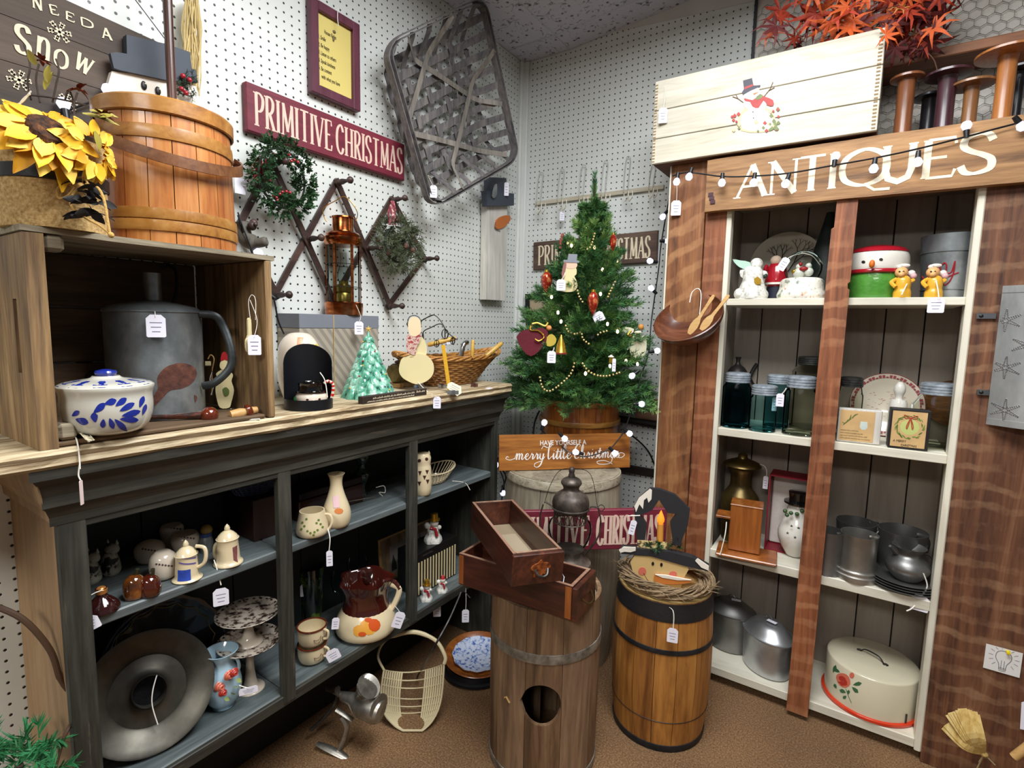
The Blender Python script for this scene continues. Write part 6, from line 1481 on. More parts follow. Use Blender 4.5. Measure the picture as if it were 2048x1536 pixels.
for k, (p, q) in enumerate(((0,.30),(.305,.64),(.645,1))):
    MB().box(((x0+x1)/2,y2+.008,zb_+(zt_-zb_)*(p+q)/2), (x1-x0,.016,(zt_-zb_)*(q-p)-.001), b=.0015).build('front_plank', M_WB2, bx, world=True)
for q in (.045,.13,.215): MB().box(((x0+x1)/2,y2+.016+q,zb_+.008), (x1-x0-.002,.083,.016), b=.001).build('bottom_plank', M_UB, bx, world=True)
MB().box((x0+.008,y2+.14,(zb_+zt_)/2+.008), (.016,.245,zt_-zb_-.018), b=.001).build('end_board', M_UB, bx, world=True); MB().box((x1-.008,y2+.14,(zb_+zt_)/2+.008), (.016,.245,zt_-zb_-.018), b=.001).build('end_board', M_WB2, bx, world=True)
MB().box(((x0+x1)/2,y2+.262,(zb_+zt_)/2), (x1-x0,.014,zt_-zb_-.004), b=.001).build('back_plank', M_UB, bx, world=True)
for xx in (x0+.006, x1-.010):
    fj = MB(); [fj.box((xx,y2-.0006,zb_+.008+i*.0105),(.010,.0012,.0042)) for i in range(26)]; fj.build('finger_joint', plain('joint_tan','#8d7753',.7), bx, world=True, kind='stuff')
def dc(pts, mat, nm='decal', off=.0012, sn=2): return flat(nm, pts, 'y', y2-off,.0005, mat, bx, smooth_n=sn)
M_DW, M_DK2, M_DR, M_DG, M_DB = plain('decal_white', '#ece6dc',.5, var=.1), plain('decal_dark', '#3a3a48',.5, var=.2), plain('decal_red', '#a8322f',.5, var=.3, vscale=90), plain('decal_green', '#6b7a45',.5, var=.4, vscale=90), plain('decal_tan', '#cdb58d',.5, var=.2)
dc([(1483,262),(1476,240),(1484,222),(1496,215),(1528,214),(1545,225),(1552,243),(1545,260),(1520,265)], M_DB); dc([(1486,258),(1481,240),(1490,224),(1510,218),(1535,222),(1546,240),(1540,257),(1515,262)], M_DW, off=.0017)
dc([(1490,215),(1486,203),(1498,195),(1522,196),(1533,205),(1528,219),(1508,222)], M_DW, off=.0018); dc([(1489,198),(1488,182),(1498,174),(1512,172),(1519,181),(1516,193),(1503,197)], M_DW, off=.002)
dc([(1486,190),(1502,181),(1520,173),(1521,170),(1507,171),(1504,156),(1486,161),(1488,178),(1484,184)], M_DK2, off=.0026, sn=0); dc([(1489,179),(1506,172),(1507,168),(1489,174)], M_DR, off=.003, sn=0)
dc([(1489,196),(1505,200),(1520,190),(1529,193),(1546,200),(1546,212),(1534,210),(1527,201),(1517,216),(1505,213),(1500,204),(1490,202)], M_DR, off=.0024); dc([(1510,197),(1520,188),(1526,192),(1518,199)], M_DG, off=.0028)
dc([(1506,187),(1518,183),(1508,190)], M_OR, off=.003, sn=0)
rn = random.Random(4)
for i in range(34):
    u, v = rn.choice([(rn.uniform(1463,1480),rn.uniform(225,262)),(rn.uniform(1512,1557),rn.uniform(243,263)),(rn.uniform(1540,1558),rn.uniform(215,260))]); s_ = rn.uniform(2.5,4.5); dc([(u-s_,v),(u,v-s_*1.2),(u+s_,v),(u,v+s_)], rn.choice([M_DR,M_DG,M_DG,M_DR,M_DB]), 'decal_leaf', off=.0030+rn.random()*.0006, sn=0)
for l in ([(1528,193),(1540,178),(1546,164)], [(1538,181),(1549,175)], [(1487,205),(1476,197),(1465,193)], [(1476,197),(1472,190)]): MB().tube([ony(*q,y2-.002) for q in l],.0011,5).build('decal_twig', plain('decal_brown','#6d5641',.6), bx, world=True)
for (u, v) in ((1506,224), (1507,236), (1499,181), (1508,180)): MB().ball(tuple(ony(u,v,y2-.0015)),.0022,8,5, sc=(1,.3,1)).build('decal_dot', M_BLK, bx, world=True)
ptag(bx,1326,231,17,29, dep(ony(1326,231,y2))-.01, ony(1330,172,y2-.004))
struct(MB().box((.25,YB-.006,2.22),(1.4,.010,.80)).build('wall_panel_1',mottle('cream_wallpaper',[(.3,'#b9b4a9'),(.6,'#d4d0c6'),(.8,'#e0ddd4')],5,.8)))
struct(MB().box((-.452,YB-.012,2.24),(.010,.022,.86)).build('trim_3',plain('dark_edge','#23252a',.5)))
t = thing('chicken_wire', 'chicken wire netting stretched over the pale panel behind the spools', 'netting', (.25,YB-.02,1.85))
mb = MB(); s_ = .0165; M_CWR = plain('rusty_wire', '#6d6a66',.4, metal=.5)
for iy in range(26):
    for ix in range(26):
        cx_ = -.43+ix*s_*1.9+(s_*.95 if iy % 2 else 0); cz_ = 1.86+iy*s_*1.62
        if cx_ > .72 or cz_ > 2.60: continue
        q = [Vector((cx_+s_*.95*p[0],YB-.020,cz_+s_*p[1])) for p in ((-1,-.55),(-1,.55),(0,1.07),(1,.55))]
        jz = Vector((0,rn.uniform(-.004,.0),0))
        for a_, c_ in zip(q[:-1], q[1:]): mb.tube([a_,c_],.0009,3, cap=False)
mb.build('netting', M_CWR, t, world=True, kind='stuff')
M_WS = wood('shelf_brown', ['#3d2418','#6e442c','#8b5b3c','#a06c48'], 'X', scale=.8, rough=.6, bump=.2)
zA = ony(1900,100,2.14).z; p0 = ony(1780,60,2.13)
t = tag(MB().box((.28,2.205,zA-.005),(.78,.15,.030),b=.003).build('wall_shelf',M_WS), 'brown plank wall shelf running above the wooden spools', 'shelf')
tag(MB().box((.20,2.13,1.895),(1.08-.02,.27,.018),b=.002).build('top_plank',M_UB), 'plain board behind the ANTIQUES sign carrying the spools and cream box', 'board')
ZS = 1.9045
def spool(u0, u1, hL, hR, vt, y, mat, lb, dz=0):
    c = ony((u0+u1)/2,235, y); c = Vector((c.x,y,ZS)); k = mpp((c.x,c.y,2.0)); zt_ = zat(c, vt)-ZS; r = (u1-u0)/2*k; R = (hR-hL)/2*k*.97
    T = thing('wooden_spool', lb, 'spool', c,0, 'tall wooden spools on the cupboard top')
    MB().lathe([(R*.9,0),(R*.9,.008),(r*1.1,.010),(r,.03),(r*.97,zt_*.5),(r,zt_-.012),(r*1.1,zt_-.006)],24).build('shaft', mat, T)
    MB().lathe([(r,zt_-.006),(R,zt_-.003),(R,zt_+.003),(R*.9,zt_+.006),(.001,zt_+.006)],32).build('flange', mat, T)
M_S1 = wood('spool_a', ['#5a331c','#854f2e','#9e653f'], 'Z', rough=.35, bump=.05, coat=.3); M_S2 = wood('spool_b', ['#2b161c','#45262e','#5b3640'], 'Z', rough=.35, bump=.05, coat=.4); M_S3 = wood('spool_c', ['#6b4426','#8c5f38','#a57747'], 'Z', rough=.35, bump=.05, coat=.3); M_S4 = wood('spool_d', ['#8a4f22','#b57138','#cc8a4d'], 'Z', rough=.35, bump=.05, coat=.3); M_S5 = wood('spool_e', ['#15151b','#23232b','#33323a'], 'Z', rough=.4, bump=.03, coat=.3)
spool(1792,1822,1786,1845,157,2.04, M_S1, 'brown spool with dark flange nearest the cream plank box')
spool(1843,1870,1826,1885,195,2.17, M_S5, 'short black spool half hidden behind the plum spool')
spool(1872,1903,1853,1933,150,2.05, M_S2, 'tall dark plum spool with broad black flange')
spool(1925,1950,1908,1984,170,2.06, M_S3, 'shorter olive-brown spool with tilted flange right of the plum spool')
spool(1987,2018,1966,2075,108,2.04, M_S4, 'tall orange-brown spool with the widest flange at the right edge')
spool(2020,2038,1990,2060,140,2.18, M_S5, 'black spool behind the orange-brown spool at the right edge')
lv_ = thing('maple_branch', 'spray of artificial red and orange maple leaves above the cream plank box', 'branch', (-.2,2.1,2.24))
LM = [plain('leaf_red','#a3361f',.6,var=.3,vscale=30), plain('leaf_orange','#c85a28',.6,var=.3,vscale=30), plain('leaf_dark','#5e2424',.6,var=.3,vscale=30), plain('leaf_gold','#cd8f4a',.6,var=.2), plain('leaf_salmon','#cf6a4d',.6,var=.2)]
def maple(mb, M, s):
    vs = [(0,0,0)]; nP = 7
    for i in range(nP):
        a = -2.2+4.4*i/(nP-1); L = s*(1.0-.25*abs(a)/2.2);
        vs += [(L*.28*sin(a-.28),L*.28*cos(a-.28),.0), (L*.6*sin(a-.10),L*.6*cos(a-.10),s*.05), (L*sin(a),L*cos(a),-s*.18), (L*.6*sin(a+.10),L*.6*cos(a+.10),s*.05)]
    vs.append((s*.28*sin(2.48),s*.28*cos(2.48),0)); fs = []
    for i in range(nP): o = 1+i*4; nx = o+4; fs += [(0,o,o+1), (0,o+1,o+3), (o+1,o+2,o+3), (0,o+3,nx)]
    mb.add(vs, fs, False, M)
spots = [(1560,20,42,0), (1535,72,30,4), (1612,30,40,0), (1620,62,34,2), (1590,75,22,0), (1650,80,22,0), (1600,88,16,2)]
for i in range(46): spots.append((rn.gauss(1735,62),rn.uniform(-25,75) if i % 3 else rn.uniform(-30,40),rn.uniform(26,48),[0,1,1,0,2,1][i % 6]))
for i in range(22): spots.append((rn.uniform(1780,1890),rn.uniform(-20,95),rn.uniform(28,46),[2,2,0,2,0][i % 5]))
spots += [(1835,50,30,3), (1850,20,28,3), (1800,15,24,3), (1790,95,36,2), (1815,95,30,2), (1700,75,40,1), (1725,60,40,1), (1690,55,36,4)]
tw_ = MB()
for i, (u, v, s_, m_) in enumerate(spots):
    u, v = min(u,1890), v; y = rn.uniform(1.97,2.10) if u < 1780 else rn.uniform(2.02,2.12); p = ony(u, v, y)
    if p.z < 2.225: p = ony(u, v,1.925) if u < 1772 else p
    k = mpp(p); mb = MB(); M_ = Matrix.Translation(p) @ Matrix.Rotation(rn.uniform(-.7,.7),4, 'Z') @ Matrix.Rotation(pi/2+rn.uniform(-.9,.9),4, 'X') @ Matrix.Rotation(rn.uniform(1.2,5.0),4, 'Z')
    maple(mb, M_, s_*k*1.3); mb.build('leaf', LM[m_], lv_, world=True)
for l in ([(1560,92),(1545,60),(1548,25)], [(1610,85),(1585,55),(1555,40)], [(1612,85),(1618,50),(1622,10)], [(1650,78),(1640,60),(1622,50)], [(1700,60),(1740,30),(1800,10)], [(1855,105),(1868,120),(1875,142)]): tw_.tube(cat_rom([ony(u,v,2.03) for u,v in l],5),.0014,5)
tw_.build('stems', plain('leaf_stem','#5a3a2e',.8), lv_, world=True)
M_BWL = wood('bowl_wood', ['#3a1d10','#5f3420','#7c4a30'], 'X', rough=.35, bump=.05, coat=.25)
c = ony(1375,634,1.93); k = mpp(c); R = 70*k
nb = (CAM-c).normalized(); zax = (Vector((-.16,-.66,.72))).normalized(); xax = Vector((0,0,1)).cross(zax).normalized(); yax = zax.cross(xax)
Mb = Matrix(((xax.x,yax.x,zax.x,c.x),(xax.y,yax.y,zax.y,c.y),(xax.z,yax.z,zax.z,c.z),(0,0,0,1)))
t = thing('wooden_bowl', 'dark turned wooden bowl hanging tilted on the left cupboard post', 'bowl', c)
mb = MB(); mb.lathe(smooth_prof([(R*.35,-R*.60),(R*.7,-R*.46),(R*.94,-R*.18),(R,0)],4)+smooth_prof([(R*.97,.002),(R*.88,-R*.16),(R*.6,-R*.40),(.001,-R*.50)],4),40, M=Mb); mb.build('bowl', M_BWL, t, world=True)
MB().tube(cat_rom([c+Vector((.01,-.02,.05)),ony(1384,585,1.93),ony(1396,577,1.93),ony(1402,590,1.92),ony(1398,640,1.90)],6),.0015,5).build('string', M_STR, t, world=True)
for (a_, b_, lb) in (((1378,668),(1428,590),'left'), ((1402,660),(1458,590),'right')):
    p, q = ony(*a_,1.885), ony(*b_,1.895); ax_ = (q-p); nrm = Vector((0,-1,.2)).normalized()
    pts = [p+ax_*f for f in (0,.08,.2,.32,.42,.6,.8,.92,1)]
    sp_ = tag(MB().strip(pts,[.012,.022,.028,.024,.012,.010,.011,.013,.008],.004,nrm).build('wooden_paddle',M_LW), '%s pale wooden butter paddle resting in the hanging bowl' % lb, 'paddle')
t = thing('loose_price_tag', 'white price tag hanging from a bent hook on the left cupboard post', 'tag', ony(1352,415,1.985))
ptag(t,1352,416,19,29, dep(ony(1352,415,1.985)), ony(1352,352,1.985))
M_PT = mottle('punched_tin', [(.3,'#85888a'),(.5,'#a7aaab'),(.7,'#c2c4c4')],12,.4,.7,.1, vec=(1,1,.4))
x0_, x1_ = ony(1990,700,1.985).x, .47; zt_, zb_ = ony(1992,572,1.985).z, ony(1978,848,1.985).z
t = thing('punched_tin_panel', 'curved punched tin panel with star pattern clipped to the right cupboard post', 'panel', (x0_,1.985,zb_))
n = 14; vs = []
for i in range(n+1):
    f = i/n; x = x0_+(x1_-x0_)*f; y = 1.985-.05*math.sin(min(1,f*1.2)*pi*.6)
    vs += [(x,y,zb_), (x,y,zt_), (x,y+.0015,zb_), (x,y+.0015,zt_)]
fs = []
for i in range(n): o = i*4; fs += [(o,o+4,o+5,o+1), (o+2,o+3,o+7,o+6), (o,o+2,o+6,o+4), (o+1,o+5,o+7,o+3)]
mb = MB(); mb.add(vs, fs+[(0,1,3,2)], True); mb.build('sheet', M_PT, t, world=True)
for zz_ in (zt_-.010, zb_+.008):
    pts = [Vector((vs[i*4][0],vs[i*4][1]-.001,zz_)) for i in range(n+1)]; MB().strip(pts,.018,.002, lambda i: Vector((-.2,-1,0))).build('seam_band', M_PT, t, world=True)
mb = MB()
def yat(x): f = (x-x0_)/(x1_-x0_); return 1.985-.05*math.sin(min(1,f*1.2)*pi*.6)
for (cv, cu) in ((640,2014), (735,2012), (820,2010), (690,2052)):
    cz_ = ony(cu, cv,1.96).z; cx_ = ony(cu, cv,1.96).x
    for arm in range(6):
        for s_ in range(1,8):
            for o_ in (-.004,.004):
                a = pi/2+arm*pi/3; x, z = cx_+.0042*s_*cos(a)-o_*sin(a)*(1-s_/9), cz_+.0042*s_*sin(a)+o_*cos(a)*(1-s_/9)
                if x0_+.004 < x < x1_: mb.ball((x,yat(x)-.001,z),.0017,6,4)
mb.build('punch_marks', M_CHR, t, world=True, kind='stuff')
for v in (632,784):
    a_, b_ = ony(1953, v,1.992), ony(1993, v,1.992); MB().box(((a_.x+b_.x)/2,1.992,a_.z), (b_.x-a_.x,.003,.016), b=.001).build('clip', M_CHR, t, world=True); MB().ball((a_.x+.010,1.989,a_.z),.005,10,6, sc=(1,.4,1)).build('screw', M_BLK, t, world=True)
a_, b_, c_ = ony(1966,1335,1.995), ony(2039,1356,1.995), ony(1971,1287,1.995); M = frame(a_, b_-a_, c_-a_); L_, h_ = (b_-a_).length, (c_-a_).length
t = thing('note_card', 'white card with a hand-drawn light bulb pinned to the right cupboard post', 'card', M=M)
MB().box((L_/2,.0005,h_/2), (L_,.001,h_)).build('card', plain('card_white','#dcdbd8',.6,var=.03), t)
mb = MB(); P_ = cat_rom([(.42,-.0006,.12),(.40,-.0006,.35),(.30,-.0006,.58),(.34,-.0006,.82),(.52,-.0006,.90),(.70,-.0006,.80),(.72,-.0006,.58),(.62,-.0006,.36),(.60,-.0006,.12)],5)
mb.tube([(p.x*L_,p.y,p.z*h_) for p in P_],.0006,4)
for x in (.47,.55): mb.tube([(x*L_,-.0006,.15*h_),(x*L_,-.0006,.5*h_)],.0005,4)
for z in (.08,.14,.2): mb.tube([(.42*L_,-.0006,z*h_),(.60*L_,-.0006,z*h_)],.0005,4)
for i in range(12):
    a = pi*(-.25+1.5*i/11); r0, r1 = .30, .42; mb.tube([((.52+r0*cos(a))*L_,-.0006,(.62+r0*1.2*sin(a))*h_*1.0) if .0 < (.62+r0*1.2*sin(a)) < .98 else (.1*L_,-.0006,.9*h_),((.52+r1*cos(a))*L_,-.0006,min(.98,(.62+r1*1.2*sin(a)))*h_)],.0004,4)
mb.build('drawing', plain('pencil','#55555a',.7,var=0), t)
MB().lathe([(.0045,0),(.0045,.003),(.003,.006),(.005,.010),(.001,.011)],14, M=Matrix.Translation((L_*.60,-.001,h_*.93)) @ Matrix.Rotation(pi/2,4,'X')).build('push_pin', plain('pin_yellow','#e6cf1d',.3,coat=.5), t)
tag(flat('paper_strip',[(2043,1405),(2060,1400),(2060,1462),(2040,1458)],'y',1.99,.001,M_TAG), 'edge of a pale paper sheet on the right cupboard post at the picture edge', 'paper')
M_HSK = wood('husk', ['#a5813f','#cda95c','#e2c47c','#eed898'], 'Z', scale=1.4, rough=.7, bump=.4)
yh = 1.93; tip, top_ = ony(1968,1508, yh), ony(1935,1430, yh)
t = thing('corn_husk_bundle', 'fan of dried yellow corn husks tied at the foot of the right cupboard post', 'husks', tip)
rn2 = random.Random(2)
for i in range(13):
    f = i/12; u = 1888+62*f; v = 1440-22*math.sin(f*2.6)+rn2.uniform(-3,3)+10*(f < .1); e = ony(u, v, yh-.02+.03*abs(f-.5)); m_ = (tip+e)/2+Vector((0,-.03,0)); P_ = cat_rom([tip,m_,e],5)
    MB().strip(P_, [.006+.016*math.sin(min(1,j/6)*pi*.5) for j in range(len(P_))],.0012, Vector((.4*(f-.5),-1,.2))).build('husk_leaf', M_HSK, t, world=True)
MB().ball(tuple(tip),.010,10,6, sc=(1,1,.7)).build('knot', M_HSK, t, world=True)
for q in ((1958,1524), (1990,1530), (1950,1545)): MB().tube([tip,ony(*q,yh)],.002,5).build('stalk', plain('stalk','#9c8a63',.8), t, world=True)
tag(MB().tube([ony(2028,1514,1.9),ony(2062,1488,1.9)],.011,10).build('corn_stick',M_LW), 'pale wooden stick end at the bottom right corner of the picture', 'stick')
# ======================= CUPBOARD CONTENTS =======================
Z1, Z2, Z3, Z4 = SH[1], SH[2], SH[3], SH[4]
YL = 2.012
M_CER = plain('ceramic_white', '#d9d6cc',.18, coat=.6, var=.05); M_GRN = plain('glaze_green', '#4c8a36',.2, coat=.7, var=.25, vscale=60, bump=.4, bscale=90); M_RGL = plain('glaze_red', '#9c1624',.18, coat=.7, var=.1)
def at(u, y, z): p = ony(u,600, y); return Vector((p.x,y,z)) if False else Vector((_sx(u,y,z),y,z))
def _sx(u, y, z):
    lo, hi = -2, 2
    for _ in range(40):
        m = (lo+hi)/2
        if proj((m,y,z))[0] < u: lo = m
        else: hi = m
    return (lo+hi)/2
def rot_body(nm, lab, cat, u, y, z, rows, mat, part='body', group=None, th=0, seg=26, n=3, ell_=1):
    c = Vector((_sx(u,y,z),y,z)); T = thing(nm, lab, cat, c, faceang(c), group); pr = prof(c, rows); pr[0] = (pr[0][0],0)
    if n > 1: pr = smooth_prof(pr, n)
    mb = MB()
    if th: shell(mb, pr, th, seg, sy=ell_)
    else: mb.lathe(pr+[(.0004,pr[-1][1])], seg, sy=ell_)
    mb.build(part, mat, T); return T, c, pr
def blob(mb, c, u, v, r, d=0, sc=(1,1,1), seg=12): mb.ball(tuple(at3(c,u,v,d)), r*mpp(c), seg,8, sc=sc)
t, c, pr = rot_body('angel_figurine', 'white snow-speckled angel figurine with pale wings beside the left post', 'figurine',1503,2.05, Z1, [(597,56),(590,58),(575,48),(560,38),(545,36),(535,26)], mottle('snow_figure',[(.35,'#a9a8a0'),(.5,'#dcdbd2'),(.7,'#efeee8')],70,.6,bump=.6))
M_SF = _mc['snow_figure']; mb = MB(); [(lambda m_: (blob(m_,c,*q),m_.build(nm,M_SF,t,world=True)))(MB()) for nm, q in (('head',(1513,528,12)),('sleeve',(1500,545,13,-.01)),('sleeve',(1526,550,9,-.01)),('hem',(1480,588,12)),('hem',(1524,590,12)))]
cut('wing', t, c, [(1465,518),(1480,520),(1500,524),(1500,540),(1484,536),(1474,530)],.01,.014, plain('wing_green','#a9c9b8',.4,var=.2),2); cut('wing', t, c, [(1480,540),(1492,540),(1490,556),(1481,552)],.01,.014, M_SF,2)
mb = MB(); blob(mb, c,1512,548,5, -.03); blob(mb, c,1530,552,5, -.02); mb.build('mittens', plain('dark_green','#25352c',.5), t, world=True); cut('birdhouse', t, c, [(1508,566),(1508,559),(1515,555),(1522,561),(1521,570),(1511,571)], -.04, -.03, M_GLD,0)
t, c, pr = rot_body('santa_figurine', 'tall slim Santa figurine in dark red coat standing before the round plate', 'figurine',1550,2.13, Z1, [(596,30),(575,32),(568,44),(540,36),(528,26)], M_RGL)
t_ = prof(c, [(597,32),(572,34)]); MB().lathe([(t_[0][0],0),(t_[1][0],t_[1][1])],20).build('trousers', plain('navy','#1f2434',.6), t); mb = MB(); blob(mb, c,1552,522,11); mb.build('head', plain('santa_beard','#b7a08b',.7,var=.2), t, world=True); MB().lathe([(q*.5,z) for q,z in prof(c,[(570,46*2),(566,46*2)])],20).build('fur_trim', M_CER, t)
handle(t, c, [(1540,535,-.01),(1530,540,-.015),(1534,530,-.02)],.006, M_RGL, 'arm')
def plate(nm, lab, u, vt, r_px, z, y, mat, rimmat=None, lean=.16, sx=1.0):
    k = mpp((_sx(u,y,z+.08),y,z+.08)); R = r_px*k; c = Vector((_sx(u,y,z+R),y,z+R*cos(lean)+.002))
    t = thing(nm, lab, 'plate', c, M=Matrix.Translation(c) @ Matrix.Rotation(pi/2-lean,4,'X'))
    MB().lathe([(.001,.004),(R*.62,.004),(R*.70,.010),(R*.99,.016),(R,.014),(R*.98,.012),(R*.68,.004),(R*.6,0),(.001,0)],48, sx=sx).build('plate', mat, t)
    return t, c, R
t, c, R = plate('round_plate', 'round grey plate with bare winter tree leaning behind the snow globe',1572,0,68, Z1,2.235, plain('plate_grey','#a39c8d',.5,var=.1), lean=.12)
mb = MB(); rn3 = random.Random(6)
def twig(mb, x, y, a, L, w_):
    if L < .008: return
    e = (x+L*cos(a), y+L*sin(a)); mb.tube([(x,y,.0172),(e[0],e[1],.0172)], w_,4)
    for da in (-.45,.35): twig(mb, e[0], e[1], a+da+rn3.uniform(-.15,.15), L*.72, w_*.75)
twig(mb, -.01, -.03, pi/2+.2,.04,.0020); twig(mb,.005, -.03, pi/2-.5,.045,.0018); mb.build('painted_tree', M_BLK, t)
t, c, pr = rot_body('snow_globe', 'glass snow globe with snowman scene on a snowy village base', 'snow globe',1601,2.075, Z1, [(598,84),(590,88),(578,80),(562,76),(557,62)], mottle('village_base',[(.36,'#7d8f7e'),(.44,'#e9e5d6'),(.58,'#f2efe4'),(.66,'#c98a5f'),(.74,'#5a735b')],42,.4,bump=.5))
zg = zat(c,536)-c.z; k = mpp(c); MB().ball((0,0,zg),34*k,28,18).build('glass_globe', M_GLS, t)
mb = MB(); mb.ball((-.012,0,zg-.018),.019,12,8).ball((.018,-.004,zg-.014),.015,12,8).ball((.016,-.004,zg+.006),.010,12,8).ball((-.012,0,zg+.004),.011,12,8); mb.build('snowmen', M_CER, t)
mb = MB(); mb.ball((.002,-.016,zg-.004),.009,10,7, sc=(1.5,.7,.8)).ball((-.008,-.01,zg+.012),.006,10,7); mb.build('red_scarf', M_RED, t); MB().ball((-.026,-.006,zg-.012),.008,10,7).build('lantern', M_GLD, t); MB().lathe([(.013,zg-.01),(.001,zg+.02)],12, c=(.02,.014,0)).build('tiny_tree', M_GRN, t)
ptag(t,1567,528,15,26, dep(c)-34*k-.012, atd(1603,507,dep(c)-.01), via=atd(1582,512,dep(c)-.025), tilt=.5); handle(t, c, [(1603,506,-.01),(1625,512,-.01),(1640,530,-.01)],.0015, M_STR, 'string')
t, c, pr = rot_body('dark_tree_ornament', 'tall dark green cone tree ornament in the shadowed corner by the middle post', 'ornament',1646,2.20, Z1, [(597,74),(560,66),(540,56),(500,48),(470,34),(445,22),(425,14)], plain('dark_tree','#17221f',.6,bump=.5))
t, c, pr = rot_body('snowman_cookie_jar', 'round ceramic snowman jar with red cap, red scarf and green textured body', 'jar',1747,2.10, Z1, [(594,92),(585,98),(565,102),(550,98)], M_GRN)
rb = pr[-1]; hd = smooth_prof(prof(c,[(549,90),(543,104),(530,108),(512,104),(500,84),(494,40),(492,6)]),4); hd.append((.0005,hd[-1][1])); MB().lathe(hd,34).build('head', M_CER, t)
MB().lathe(smooth_prof(prof(c,[(550,98),(548,108),(542,106),(540,96)]),3),34, cap0=False, cap1=False).build('scarf', M_RGL, t)
cp = [(r+.002,z+.0015) for r, z in smooth_prof(prof(c,[(508,100),(500,86),(494,44),(491,6)]),4)]; MB().lathe(cp+[(.0005,cp[-1][1])],30).build('cap', M_RGL, t)
deco(t, c, hd, [ell(-20,524,4,3,8),ell(15,519,4,3,8)], M_BLK, 'eyes', sn=0, off=.001); mb = MB(); blob(mb, c,1744,528,6, -55*mpp(c), sc=(.8,1,1.3)); mb.build('nose', M_OR, t, world=True)
cut('scarf_end', t, c, [(1772,552),(1781,553),(1783,568),(1776,582),(1765,578)], -.055, -.047, M_RGL,2); cut('scarf_stripe', t, c, [(1711,541),(1716,541),(1713,549),(1709,549)], -.052, -.045, M_CER,0); cut('holly', t, c, [(1785,530),(1783,518),(1793,516),(1792,530),(1786,537)], -.03, -.024, plain('holly','#3e5a36',.4),2)
M_YB = plain('bunny_yellow', '#dca733',.35, var=.12, coat=.3); M_SKN = plain('bunny_face', '#d9a66c',.4, var=.1)
def bunny(u, lb, tg):
    t, c, pr = rot_body('bunny_figurine', lb, 'figurine', u,2.025, Z1, [(595,30),(585,30),(578,26),(570,27),(558,24),(552,14)], M_YB, group='yellow bunny figurines')
    mb = MB(); blob(mb, c, u-6,590,7); blob(mb, c, u+8,590,7); mb.build('feet', M_YB, t, world=True)
    mb = MB(); mb.tube(cat_rom([at3(c,u-10,558),at3(c,u-20,565),at3(c,u-12,574,-.01)],4),4*mpp(c),7); mb.tube(cat_rom([at3(c,u+10,560),at3(c,u+18,563,-.01),at3(c,u+24,560,-.01)],4),4*mpp(c),7); mb.build('arms', M_YB, t, world=True)
    mb = MB(); blob(mb, c, u,545,11, sc=(1.05,1,1)); blob(mb, c, u,549,6, -.015); mb.build('head', M_SKN, t, world=True)
    mb = MB(); mb.ball(tuple(at3(c,u+6,531)),4*mpp(c),8,6, M=None, sc=(2.4,.7,1)); blob(mb, c, u-4,534,5); blob(mb, c, u+20,547,7); mb.build('ears', M_CER, t, world=True); mb = MB(); blob(mb, c, u+24,552,6, -.01); mb.build('flower', plain('pink_flower','#c9a1a6',.5,var=.3), t, world=True)
    mb = MB(); blob(mb, c, u-4,543,1.6, -.017); blob(mb, c, u+4,543,1.6, -.017); mb.build('eyes', M_BLK, t, world=True)
    handle(t, c, [(u+14,562,-.02),(u+6,578,-.03),(u,590,-.035)] if not tg else [(u+6,560,-.02),(u+10,580,-.04),(u+12,598,-.045)],.0016, M_STR, 'string')
    if tg: ptag(t,1872,610,27,31, dep((c.x,1.99,Z1)), None)
bunny(1803, 'yellow bunny figurine with flowers in front of the snowman jar',0); bunny(1866, 'yellow bunny figurine with a large price tag before the galvanized pail',1)
t, c, pr = rot_body('joy_pail', 'galvanized tin pail lettered joy in red at the right end of the top shelf', 'pail',1893,2.15, Z1, [(595,86),(588,88),(582,87),(540,94),(505,100),(472,104)], M_GAL, th=.0015, n=1)
c2 = pr; M_RL = plain('red_letter', '#8e1724',.5, var=.1);
ring(t, pr, zat(c,582)-c.z,.003, M_GAL,.002); ring(t, pr, zat(c,508)-c.z,.003, M_GAL,.002)
def ontop(T, c, pr, pts, r, mat, nm='lettering'):
    mb = MB(); rf = rfun(pr); P_ = cat_rom([(a_,b_,0) for a_,b_ in pts],6); Q_ = []
    for q in P_: a, z = W_(c, pr, q.x, q.y); Q_.append(((rf(z)+.0008)*cos(a),(rf(z)+.0008)*sin(a),z))
    mb.tube(Q_, r,6); return mb.build(nm, mat, T)
for l in ([(-36,530),(-36,550),(-42,560),(-48,553)], [(-20,528),(-28,534),(-28,545),(-20,549),(-13,543),(-13,532),(-20,528),(-10,530),(-4,525)], [(-4,525),(0,530),(0,545),(10,543),(17,522)], [(17,522),(14,545),(6,563),(-4,570),(-8,562),(2,554),(24,545)]): ontop(t, c, pr, l,.0022, M_RL)
M_AQ = glass('aqua_glass', '#c4e3e4'); M_AQD = glass('deep_aqua_glass', '#a3cdd2'); M_CLR = glass('jar_glass', '#eff0ea'); M_ZN = mottle('zinc_lid', [(.35,'#8e99a3'),(.6,'#b9c3cd'),(.75,'#cfd8e0')],50,.4,.5,.1); M_ZD = mottle('zinc_dark', [(.35,'#2f302f'),(.6,'#4b4c4a'),(.8,'#666663')],50,.45,.6,.1)
